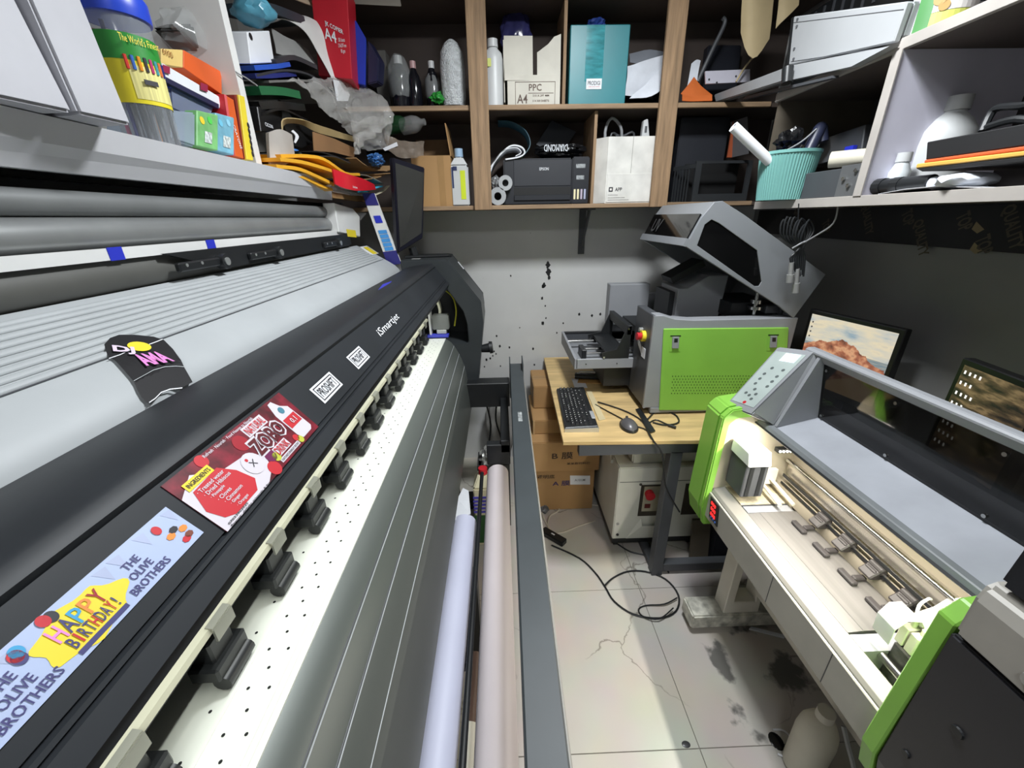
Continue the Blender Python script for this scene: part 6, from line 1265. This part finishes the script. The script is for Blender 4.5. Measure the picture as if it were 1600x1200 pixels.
# ================================================================== cartons by the table
def carton(name, label, x0, x1, y0, y1, z0, z1, rot=0):
    t = Thing(name, label, 'box', ((x0+x1)/2, (y0+y1)/2, z0))
    t.part('body', MB().box(x0, x1, y0, y1, z0, z1), card, bevel=.004)
    t.part('seam', MB().box(x0+.002, x1-.002, (y0+y1)/2-.001, (y0+y1)/2+.001, z1-.0005, z1+.0006), M('seam_dark', (110, 84, 54), .8))
    t.part('tape', MB().box(x0+.002, x1-.002, (y0+y1)/2-.03, (y0+y1)/2+.03, z1, z1+.0004), M('parcel_tape', (162, 126, 80)))
    return t
ck = M('carton_ink', (64, 48, 34), .6)
zA, zB, zC = .285, .475, .56
t = carton('brown_carton', 'lowest brown carton with Chinese characters and a white slip beside the table', .13, .50, 1.865, 2.25, 0, zA)
t.text('透明底', at(853, 745, Y=1.864), X_, Z_, .026, ck, w=.10); t.text('A 膜', at(877, 755, Y=1.864), X_, Z_, .036, M('violet_ink', (52, 44, 92), .6), w=.10)
t.part('white_slip', MB().slab(at(891, 757, Y=1.8635), at(922, 757, Y=1.8635), at(922, 743, Y=1.8635), (0, -.001, 0)), paper); t.text('A101M', at(906, 750, Y=1.862), X_, Z_, .016, M('pencil_grey', (130, 130, 132), .6), w=.06)
t = carton('brown_carton', 'brown carton lettered B standing on the lowest carton', .135, .515, 1.84, 2.22, zA+.001, zB)
t.text('B 膜', at(879, 712, Y=1.839), X_, Z_, .045, ck, w=.115); t.text('某某数码科技', at(904, 724, Y=1.839), X_, Z_, .014, ck, w=.13)
t = carton('brown_carton', 'shallow brown carton on top of the carton lettered B', .155, .51, 1.93, 2.28, zB+.001, zC)
t.part('corner_strip', MB().box(.155, .165, 1.925, 1.93, zB+.001, zC), M('card_pale', (190, 158, 112), .8))
t = carton('brown_carton', 'topmost brown carton of the stack under the table overhang', .17, .51, 2.08, 2.35, zC+.001, .70)
# white equipment cabinet under the table
t = Thing('equipment_cabinet', 'white steel equipment cabinet with red stop knob under the table', 'cabinet', (.80, 1.85, 0))
cx0, cx1, cy0, cy1 = .53, .985, 1.55, 2.2
en = M('cabinet_enamel', (214, 214, 204), .45, var=.12, scale=5)
t.part('plinth', MB().box(cx0+.005, cx1, cy0+.01, cy1, .035, .07), black)
for x, y in ((cx0+.03, cy0+.04), (cx1-.04, cy0+.04), (cx0+.03, cy1-.05), (cx1-.04, cy1-.05)): t.part('caster', MB().cyl((x-.01, y, .018), (x+.01, y, .018), .018, n=12), black)
t.part('body', MB().box(cx0, cx1, cy0, cy1, .07, .50), en, bevel=.004)
t.part('upper_body', MB().prism([(cy0+.03, .502), (cy1, .502), (cy1, .66), (cy0+.10, .66), (cy0+.05, .63)], 'x', cx0+.07, cx1), en, bevel=.006)
t.part('side_rail', MB().slab((cx0-.012, cy0+.10, .46), (cx0-.012, cy1-.05, .665), (cx0-.012, cy1-.05, .685), (.03, 0, 0)), en)
cp_ = t.part('control_recess', MB().box(.645, .80, cy0-.003, cy0+.001, .215, .40), M('recess_brown', (60, 54, 44), .5, var=.5, scale=14))
t.part('control_recess', MB().box(.86, .95, cy0-.003, cy0+.001, .215, .40), M('recess_brown', (60, 54, 44)))
t.part('stop_knob', MB().cyl((.685, cy0, .355), (.685, cy0-.03, .352), .021, .023, 18), redp, cp_, smooth=True)
t.part('red_socket', MB().box(.672, .70, cy0-.006, cy0-.002, .265, .29), M('socket_red', (92, 30, 28), .5), cp_)
t.part('knob', MB().cyl((.755, cy0, .362), (.755, cy0-.014, .361), .015, n=16), black, cp_, smooth=True)
t.part('inner_plate', MB().box(.66, .765, cy0-.0045, cy0-.003, .245, .392), M('plate_cream', (176, 170, 146), .5, var=.3), cp_)
t.part('door_line', MB().box(cx0+.01, cx1-.01, cy0-.0012, cy0+.0002, .418, .4205), dkgrey)
for x, z in ((.55, .17), (.555, .10), (.64, .405)): t.part('screw', MB().cyl((x, cy0, z), (x, cy0-.004, z), .007, n=10), steel if z > .12 else black)
t.part('panel_chamfer', MB().add([(.60, cy0-.0004, .072), (.80, cy0-.0004, .072), (.74, cy0-.0125, .16), (.67, cy0-.0125, .16)], [(0, 1, 2, 3)]).add([(.60, cy0-.0004, .072), (.67, cy0-.0125, .16), (.665, cy0-.0004, .20)], [(0, 1, 2)]).add([(.80, cy0-.0004, .072), (.80, cy0-.0004, .20), (.74, cy0-.0125, .16)], [(0, 1, 2)]), en)
# dark bins behind the table leg
t = Thing('dark_bin', 'dark plastic bin standing behind the table leg', 'bin', (1.08, 1.55, 0))
t.part('bin', openbox(1.0, 1.2, 1.45, 1.70, 0, .40, .006), M('bin_navy', (28, 30, 38), .5))
t.part('lid', MB().box(.995, 1.205, 1.445, 1.705, .40, .42), M('bin_navy', (28, 30, 38)), bevel=.006)
single('leaning_board', MB().slab((.90, 1.46, 0), (.99, 1.46, 0), (.99, 1.50, .22), (0, .012, 0)), M('board_brown', (96, 88, 76), .6), 'small brown board leaning on the dark bin', 'board')
# ================================================================== on the table
TZ = .7525
kc = [az(867, 604, TZ+.02), az(915, 606, TZ+.02), az(935, 668, TZ+.02), az(883, 667, TZ+.02)]
kx = ((kc[1]-kc[0])+(kc[2]-kc[3])); kx.z = 0; ky = ((kc[3]-kc[0])+(kc[2]-kc[1])); ky.z = 0
ctr = sum(kc, V((0, 0, 0)))/4; ctr.z = TZ
ly = ky.normalized(); lx = V((-ly.y, ly.x, 0)); lx = lx if lx.x > 0 else -lx
wl_, dl_ = ky.length/2, kx.length/2*.97
t = Thing('keyboard', 'black full-size keyboard with silver front edge on the table corner', 'keyboard', ctr)
def kp(u, v, z): return ctr + lx*(u*dl_/2) + ly*(v*wl_/2) + Z_*z
t.part('case', MB().quad8([kp(-1, -1, 0), kp(1, -1, 0), kp(1, 1, 0), kp(-1, 1, 0)], [kp(-.97, -.98, .016), kp(.97, -.98, .024), kp(.97, .98, .024), kp(-.97, .98, .016)]), black, bevel=.003)
t.part('silver_edge', MB().quad8([kp(-1, 1.0, .0), kp(1, 1.0, .0), kp(1, 1.035, .0), kp(-1, 1.035, .0)], [kp(-1, 1.0, .014), kp(1, 1.0, .02), kp(1, 1.03, .02), kp(-1, 1.03, .014)]), alu)
mbk = MB(); rng = random.Random(2)
for r in range(6):
    for c in range(21):
        u0 = -.82+r*.25+(.06 if r == 5 else 0); v0 = -.93+c*.089
        if c in (15, ) or (c > 15 and r == 0 and c > 18): continue
        q = [kp(u0, v0, .018), kp(u0+.20, v0, .02), kp(u0+.20, v0+.074, .02), kp(u0, v0+.074, .018)]
        mbk.quad8(q, [p.lerp(sum(q, V((0, 0, 0)))/4, .18)+Z_*.007 for p in q])
t.part('key', mbk, M('key_black', (40, 40, 42), .5, var=.2), kind='stuff')
mbl = MB()
for r in range(6):
    for c in range(21):
        if rng.random() < .45: continue
        u0 = -.82+r*.25+.06; v0 = -.93+c*.089+.02
        mbl.add([kp(u0, v0, .0278), kp(u0+.05, v0, .0280), kp(u0+.05, v0+.022, .0280), kp(u0, v0+.022, .0278)], [(0, 1, 2, 3)])
t.part('key_legend', mbl, M('legend_white', (210, 210, 206), .5), kind='stuff')
t.part('media_pad', MB().quad8([kp(.70, .35, .026), kp(.98, .35, .026), kp(.98, .70, .026), kp(.72, .70, .026)], [kp(.72, .37, .029), kp(.96, .37, .029), kp(.96, .68, .029), kp(.74, .68, .029)]), M('pad_silver', (160, 162, 164), .35), bevel=.002)
p = az(983, 661, TZ+.02); p.z = TZ
t = Thing('mouse', 'grey and black computer mouse on the plywood table', 'mouse', p)
def dome(c, rx, ry, h, n=16, m=6, sq=1):
    mb = MB(); mb.v.append(c+Z_*h)
    for i in range(1, m+1):
        a = math.pi/2*i/m
        for k in range(n): b = 2*math.pi*k/n; mb.v.append(c+V((rx*math.sin(a)*math.cos(b), ry*math.sin(a)*math.sin(b), h*math.cos(a))))
    mb.f = [(0, 1+k, 1+(k+1) % n) for k in range(n)]+[(1+(i-1)*n+k, 1+i*n+k, 1+i*n+(k+1) % n, 1+(i-1)*n+(k+1) % n) for i in range(1, m) for k in range(n)]+[tuple(1+(m-1)*n+k for k in range(n))]
    return mb
t.part('body', dome(p, .036, .056, .036), M('mouse_grey', (96, 94, 96), .35, .2), smooth=True)
t.part('side', MB().lathe(p, [(.037, 0), (.038, .006), (.036, .012)], 20, sy=1.52), black, smooth=True)
t.part('wheel', MB().cyl(p+V((-.004, .035, .028)), p+V((.004, .035, .028)), .008, n=12), black)
def wire(name, label, pts, r, mat=black): return single(name, MB().tube(pts, r, 6), mat, label, 'cable', smooth=True)
tz = TZ+.0045
wire('mouse_cable', 'thin black cable running from the keyboard over the table front edge', [az(934, 628, tz), az(960, 636, tz), az(985, 646, tz), az(1005, 660, tz), az(1018, 685, tz), V((.63, 1.35, .70)), at(1040, 760, Y=1.36), at(1062, 800, Y=1.36)], .0035)
wire('mouse_cable', 'thin black cable from the mouse lying on the plywood', [az(930, 632, tz), az(960, 648, tz), az(990, 664, tz), az(1010, 672, tz), az(1022, 690, tz)], .0028)
wire('table_cable', 'black cable coiled beside the green side panel', [az(1012, 655, tz), az(1030, 640, tz), az(1055, 648, tz), az(1060, 660, tz), az(1040, 664, tz), az(1020, 660, tz)], .0035)
t = Thing('usb_lead', 'black lead with a plug end lying before the flatbed printer', 'cable', az(1040, 662, tz))
t.part('lead', MB().tube([az(1010, 664, tz), az(1024, 656, tz), az(1040, 662, tz), az(1048, 665, tz+.002)], .003, 6), black, smooth=True)
t.part('plug', MB().cyl(az(1044, 664, tz+.003), az(1056, 668, tz+.003), .006, n=10), black, smooth=True)
single('metal_rule', MB().slab(az(993, 640, tz), az(1000, 638, tz), az(1024, 674, tz), (0, 0, .003)), black, 'black steel strip lying across the table beside the cables', 'ruler')
# papers and tool under the bed
single('paper_pad', MB().slab(az(905, 590, TZ), az(985, 592, TZ), az(985, 601, TZ), (0, 0, .004)), M('tan_pad', (178, 136, 80), .6), 'tan paper pad lying under the flatbed bed', 'paper pad')
single('white_slip', MB().slab(az(893, 592, TZ+.001), az(912, 592, TZ+.001), az(918, 606, TZ+.001), (0, 0, .001)), paper, 'white paper slip poking out from the tan pad', 'paper')
t = Thing('stapler', 'black stapler resting on the tan paper pad', 'stapler', az(925, 593, TZ+.01))
a, b = az(898, 586, TZ+.02), az(968, 590, TZ+.02); dv = (b-a).normalized(); sv = V((-dv.y, dv.x, 0))
t.part('base', MB().slab(a-sv*.018-Z_*.014, b-sv*.018-Z_*.014, b+sv*.018-Z_*.014, Z_*.006), black, bevel=.002)
t.part('arm', MB().slab(a-sv*.014-Z_*.004, b-sv*.014, b+sv*.014, Z_*.016), black, bevel=.004)
t.part('label', MB().slab(a+dv*.01-sv*.008+Z_*.0105, a+dv*.03-sv*.008+Z_*.0112, a+dv*.03+sv*.008+Z_*.0112, Z_*.002), greym)
single('cutter_blade', MB().tube([az(905, 581, TZ+.05), az(930, 582, TZ+.05), az(945, 585, TZ+.045)], .006, 8), alu, 'silver cutter knife lying on the black stapler', 'knife', smooth=True)
single('white_board', MB().quad8([az(916, 612, TZ), az(924, 612, TZ), az(946, 656, TZ), az(936, 658, TZ)], [p+Z_*.004 for p in (az(916, 612, TZ), az(924, 612, TZ), az(946, 656, TZ), az(936, 658, TZ))]), M('pad_cream', (206, 190, 150), .6), 'cream card strip lying beside the keyboard', 'card')
# cable bundle hanging in front of the hood
hb_ = at(1250, 380, Y=1.50)
t = Thing('cable_bundle', 'tied bundle of black cables with two silver connectors hanging from the shelf', 'cable', at(1245, 460, Y=1.5))
rg = random.Random(9)
bm_ = MB()
for i in range(8):
    dx = (i-3.5)*3
    bm_.tube([at(1247+dx*.3, 386, Y=1.5), at(1236+dx*1.5, 368+rg.uniform(-4, 4), Y=1.49), at(1244+dx*1.9, 346+rg.uniform(-7, 5), Y=1.5), at(1256+dx*1.5, 360, Y=1.51), at(1252+dx*.3, 386, Y=1.5), at(1246+dx*1.1, 404, Y=1.5), at(1249+dx*.6, 428+rg.uniform(-8, 8), Y=1.5)], .0032, 6)
t.part('loops', bm_, black, smooth=True, kind='stuff')
for px, py, px2, py2 in ((1237, 410, 1234, 441), (1246, 420, 1243, 457)):
    a, b = at(px, py, Y=1.5), at(px2, py2, Y=1.5); t.part('connector', MB().cyl(a, a.lerp(b, .6), .008, .009, 12).cyl(a.lerp(b, .6), b, .0125, .0125, 14), M('connector_silver', (176, 176, 174), .3, .5), smooth=True)
t.part('tie', MB().tube([at(1238, 388, Y=1.495), at(1250, 381, Y=1.485), at(1258, 377, Y=1.5)], .003), gc)
t.part('hanging_wire', MB().tube([at(1250, 382, Y=1.5), at(1275, 368, Y=1.46), at(1302, 349, Y=1.4), at(1310, 319, Y=1.38)], .0026), gc, smooth=True)
t.part('hook', MB().tube([at(1246, 372, Y=1.5), at(1247, 345, Y=1.5), at(1248, 318, Y=1.5)], .002), black)
# ================================================================== monitors by the right wall
side = Thing('side_table', 'low dark side table behind the transfer printer', 'table', (1.32, 1.05, 0))
side.part('top', MB().box(1.18, 1.46, .45, 1.33, .66, .68), dkgrey)
for x, y in ((1.19, .46), (1.42, .46), (1.19, 1.29), (1.42, 1.29)): side.part('leg', MB().box(x, x+.03, y, y+.03, 0, .66), dkgrey)
def scr_mat(name, kind):
    m = bpy.data.materials.new(name); m.use_nodes = True; nt = m.node_tree; N = nt.nodes; L = nt.links; b = N['Principled BSDF']
    tc = N.new('ShaderNodeUVMap'); sp = N.new('ShaderNodeSeparateXYZ'); L.new(tc.outputs[0], sp.inputs[0])
    def math_(op, a, b_):
        n = N.new('ShaderNodeMath'); n.operation = op
        for i, v in enumerate((a, b_)):
            if isinstance(v, (int, float)): n.inputs[i].default_value = v
            else: L.new(v, n.inputs[i])
        return n.outputs[0]
    def ramp(src, els):
        r = N.new('ShaderNodeValToRGB'); e = r.color_ramp.elements
        while len(e) < len(els): e.new(.5)
        for k, (p, c) in enumerate(els): e[k].position = p; e[k].color = (*lin(c), 1)
        L.new(src, r.inputs[0]); return r.outputs[0]
    def mix(f, a, b_):
        x = N.new('ShaderNodeMixRGB')
        L.new(f, x.inputs[0]); L.new(a, x.inputs[1]); L.new(b_, x.inputs[2]); return x.outputs[0]
    def nz(scale, st=(1, 1, 1), det=6):
        mp = N.new('ShaderNodeMapping'); mp.inputs['Scale'].default_value = st; L.new(tc.outputs[0], mp.inputs[0])
        n = N.new('ShaderNodeTexNoise'); n.inputs['Scale'].default_value = scale; n.inputs['Detail'].default_value = det; L.new(mp.outputs[0], n.inputs[0]); return n.outputs[0]
    if kind == 'beach':
        sky = ramp(nz(3, (1, 3, 1), 8), [(.3, (150, 172, 186)), (.42, (206, 206, 196)), (.6, (236, 222, 190)), (.75, (200, 196, 184))])
        sea = ramp(nz(6, (1, 8, 1)), [(.35, (120, 140, 150)), (.7, (170, 170, 160))])
        rock = ramp(nz(9), [(.3, (92, 54, 50)), (.48, (176, 108, 82)), (.62, (226, 168, 128)), (.8, (120, 76, 70))])
        sand = ramp(nz(5), [(.3, (214, 170, 120)), (.7, (238, 204, 150))])
        hor = math_('GREATER_THAN', sp.outputs[1], .60)
        base = mix(hor, sea, sky)
        hgt = math_('SUBTRACT', .84, math_('ADD', math_('MULTIPLY', math_('ABSOLUTE', math_('SUBTRACT', sp.outputs[0], .45), 0), .50), math_('MULTIPLY', nz(4), .36)))
        rk = math_('LESS_THAN', sp.outputs[1], math_('ADD', hgt, .10))
        base = mix(rk, base, rock)
        sd = math_('LESS_THAN', sp.outputs[1], math_('SUBTRACT', math_('MULTIPLY', sp.outputs[0], .55), .10))
        col = mix(sd, base, sand)
    else:
        w = N.new('ShaderNodeTexNoise'); mp = N.new('ShaderNodeMapping'); mp.inputs['Rotation'].default_value = (0, 0, .6); mp.inputs['Scale'].default_value = (1.2, 6, 1); L.new(tc.outputs[0], mp.inputs[0]); L.new(mp.outputs[0], w.inputs[0]); w.inputs['Scale'].default_value = 2.4; w.inputs['Detail'].default_value = 8
        col = ramp(w.outputs[0], [(.35, (40, 34, 30)), (.5, (96, 78, 56)), (.62, (160, 134, 96)), (.75, (74, 60, 46))])
    L.new(col, b.inputs['Emission Color']); b.inputs['Emission Strength'].default_value = .9 if kind == 'beach' else .6
    b.inputs['Base Color'].default_value = (.01, .01, .01, 1); b.inputs['Roughness'].default_value = .25
    return m
def screen_obj(th, name, q, mat, parent=None):
    inv = th.inv; me = bpy.data.meshes.new(name); me.from_pydata([tuple(inv @ p) for p in q], [], [(0, 1, 2, 3)])
    uvl = me.uv_layers.new(name='UVMap')
    for i, uvc in enumerate(((0, 0), (1, 0), (1, 1), (0, 1))): uvl.data[i].uv = uvc
    me.materials.append(mat); return link(name, me, parent or th.o)
def monitor(label, TL, TR, drop, mat, icons, mg=.016):
    dn_ = V((0, 0, -drop)); back = (TR-TL).cross(dn_).normalized(); back = back if back.x > 0 else -back
    t = Thing('computer_monitor', label, 'monitor', ((TL+TR)/2)+back*.03+V((0, 0, .68-((TL+TR)/2).z)))
    BL, BR = TL+dn_, TR+dn_
    u = (TR-TL).normalized()
    t.part('case', MB().quad8([BL, BR, TR, TL], [p+back*.03 for p in (BL, BR, TR, TL)]), M('bezel_black', (14, 14, 15), .4), bevel=.003)
    q = [BL+u*mg+Z_*mg*1.4-back*.001, BR-u*mg+Z_*mg*1.4-back*.001, TR-u*mg-Z_*mg-back*.001, TL+u*mg-Z_*mg-back*.001]
    s_ = screen_obj(t, 'screen', q, mat)
    f = lambda a, b: q[3].lerp(q[2], a).lerp(q[0].lerp(q[1], a), b)-back*.0006
    for a, b, w2 in icons:
        t.part('desktop_icon', MB().add([f(a, b), f(a+w2, b), f(a+w2, b+w2*1.3), f(a, b+w2*1.3)], [(0, 1, 2, 3)]), M('icon_lit', (226, 224, 216), .5, emit=.8) if mat.name == 'screen_wood' else M('icon_dark', (70, 66, 70), .5), s_)
    c = (BL+BR)/2+back*.03; t.part('stand', MB().box(c.x-.02, c.x+.02, c.y-.03, c.y+.03, .69, c.z+.08), black)
    t.part('base', MB().box(c.x-.07, c.x+.07, c.y-.10, c.y+.10, .68, .692), black, bevel=.004)
    return t
TL, TR = at(1265, 486, Z=1.212), at(1418, 512, Z=1.232)
TL = at(1265, 486, X=1.27); TR = at(1418, 512, X=1.345); TR.z = TL.z = (TL.z+TR.z)/2
monitor('lit monitor showing a rocky beach behind the tinted hood', TL, TR, .315, scr_mat('screen_beach', 'beach'), [(.03, .10+.07*i, .018) for i in range(4)])
TL = at(1508, 550, X=1.27); TR = at(1640, 622, X=1.22); TR.z = TL.z = (TL.z+TR.z)/2
monitor('lit monitor with brown wood wallpaper and rows of icons', TL, TR, .30, scr_mat('screen_wood', 'wood'), [(.04+.075*c, .05+.115*r, .028) for c in range(4) for r in range(8) if c < 3 or r % 2 == 0])
# ================================================================== floor things
fz = .0045
wire('power_cable', 'black power cable looped in a coil on the floor tiles', [az(862, 852, fz), az(905, 872, fz), az(930, 895, fz), az(946, 918, fz), az(960, 940, fz), az(990, 960, fz), az(1030, 966, fz), az(1056, 955, fz), az(1060, 930, fz), az(1040, 905, fz), az(1008, 893, fz), az(980, 893, fz), az(958, 903, fz), az(946, 914, fz+.008)], .0042)
wire('power_cable', 'thin black cable tail twisted beside the coil', [az(1058, 934, fz+.01), az(1038, 944, fz+.006), az(1010, 946, fz), az(998, 952, fz), az(1005, 963, fz+.004), az(1030, 967, fz+.012), az(1052, 950, fz+.014)], .003)
wire('power_cable', 'black cable trailing from the equipment cabinet to the table leg', [az(965, 850, fz), az(985, 862, fz), az(1010, 868, fz), az(1035, 880, fz), az(1045, 895, fz)], .0038)
t = Thing('power_brick', 'black power adapter brick lying beside the grey printer beam', 'adapter', az(868, 842, 0))
a, b = az(848, 832, .0), az(882, 852, .0); dv = (b-a).normalized(); sv = V((-dv.y, dv.x, 0))
t.part('case', MB().slab(a-sv*.022, b-sv*.022, b+sv*.022, Z_*.03), black, bevel=.004)
t.part('label', MB().slab(a.lerp(b, .4)-sv*.004+Z_*.0302, a.lerp(b, .55)-sv*.004+Z_*.0302, a.lerp(b, .55)+sv*.004+Z_*.0302, Z_*.0006), paper)
t.part('lead', MB().tube([a+Z_*.012, a-dv*.05+Z_*.01, a-dv*.11+Z_*.006], .0045), black, smooth=True)
wcb = M('white_cable', (200, 192, 176), .5)
for i, pts in enumerate(([(838, 763), (862, 763), (876, 758), (884, 764), (893, 778), (905, 784), (935, 790)], [(840, 770), (862, 774), (875, 785), (872, 798), (860, 806), (856, 818), (858, 830)], [(862, 834), (880, 832), (905, 822), (930, 814)], [(846, 800), (852, 815), (860, 828)])):
    wire('white_cable', ('pale cable curving past the foot of the cartons', 'pale cable hooking around in front of the cartons', 'pale twisted cable running towards the equipment cabinet', 'short pale cable beside the power brick')[i], [az(x, y, fz) for x, y in pts], .0045, wcb)
single('floor_debris', MB().blob(az(850, 792, .012), (.03, .05, .02), 111, .6, 3), M('debris_grey', (110, 112, 116), .5, var=.6, scale=40), 'scrap of grey wrapping lying by the cartons on the floor', 'debris')
# waste bottle under the transfer printer
zt = .27; p = at(1290, 1116, Z=zt); p.z = 0
prof = [(.040, 0), (.050, .01), (.052, zt*.62), (.048, zt*.76), (.034, zt*.88), (.020, zt*.94), (.020, zt)]
t = bottle('waste_bottle', 'large off-white plastic waste bottle under the transfer printer', p, prof, M('bottle_ivory', (204, 200, 184), .5, var=.08), (.023, zt*.95, zt+.012), M('cap_ivory', (196, 192, 180), .5))
wire('waste_tube', 'grey drain tube hanging beside the ivory waste bottle', [at(1318, 1135, X=.86), at(1325, 1165, X=.86), at(1333, 1195, X=.86), at(1338, 1230, X=.86)], .006, gc)
single('black_tub', MB().lathe((.97, .50, 0), [(.07, 0), (.085, .01), (.09, .06), (.082, .06), (.075, .012)], 24), blackm, 'low round black tub beside the ivory waste bottle', 'tub', smooth=True)
wire('white_loop', 'thin white cable loop on the inky floor tile', [az(1208, 1140, fz), az(1225, 1142, fz), az(1240, 1160, fz), az(1238, 1185, fz), az(1215, 1178, fz)], .003, paper)
single('paper_strip', MB().slab(az(1170, 984, .002), az(1225, 998, .002), az(1228, 994, .002), (0, 0, .006)), paper, 'white paper strip lying beside the stained printer foot', 'paper')
single('ink_puddle', dome(az(1213, 1158, 0), .022, .026, .003), M('ink_black', (16, 16, 17), .15), 'small dried puddle of black ink on the floor tile', 'ink stain', smooth=True)
single('ink_puddle', dome(az(1072, 1163, 0), .014, .010, .002), M('ink_grey', (60, 60, 62), .3), 'small grey ink spot near the tile joint', 'ink stain', smooth=True)
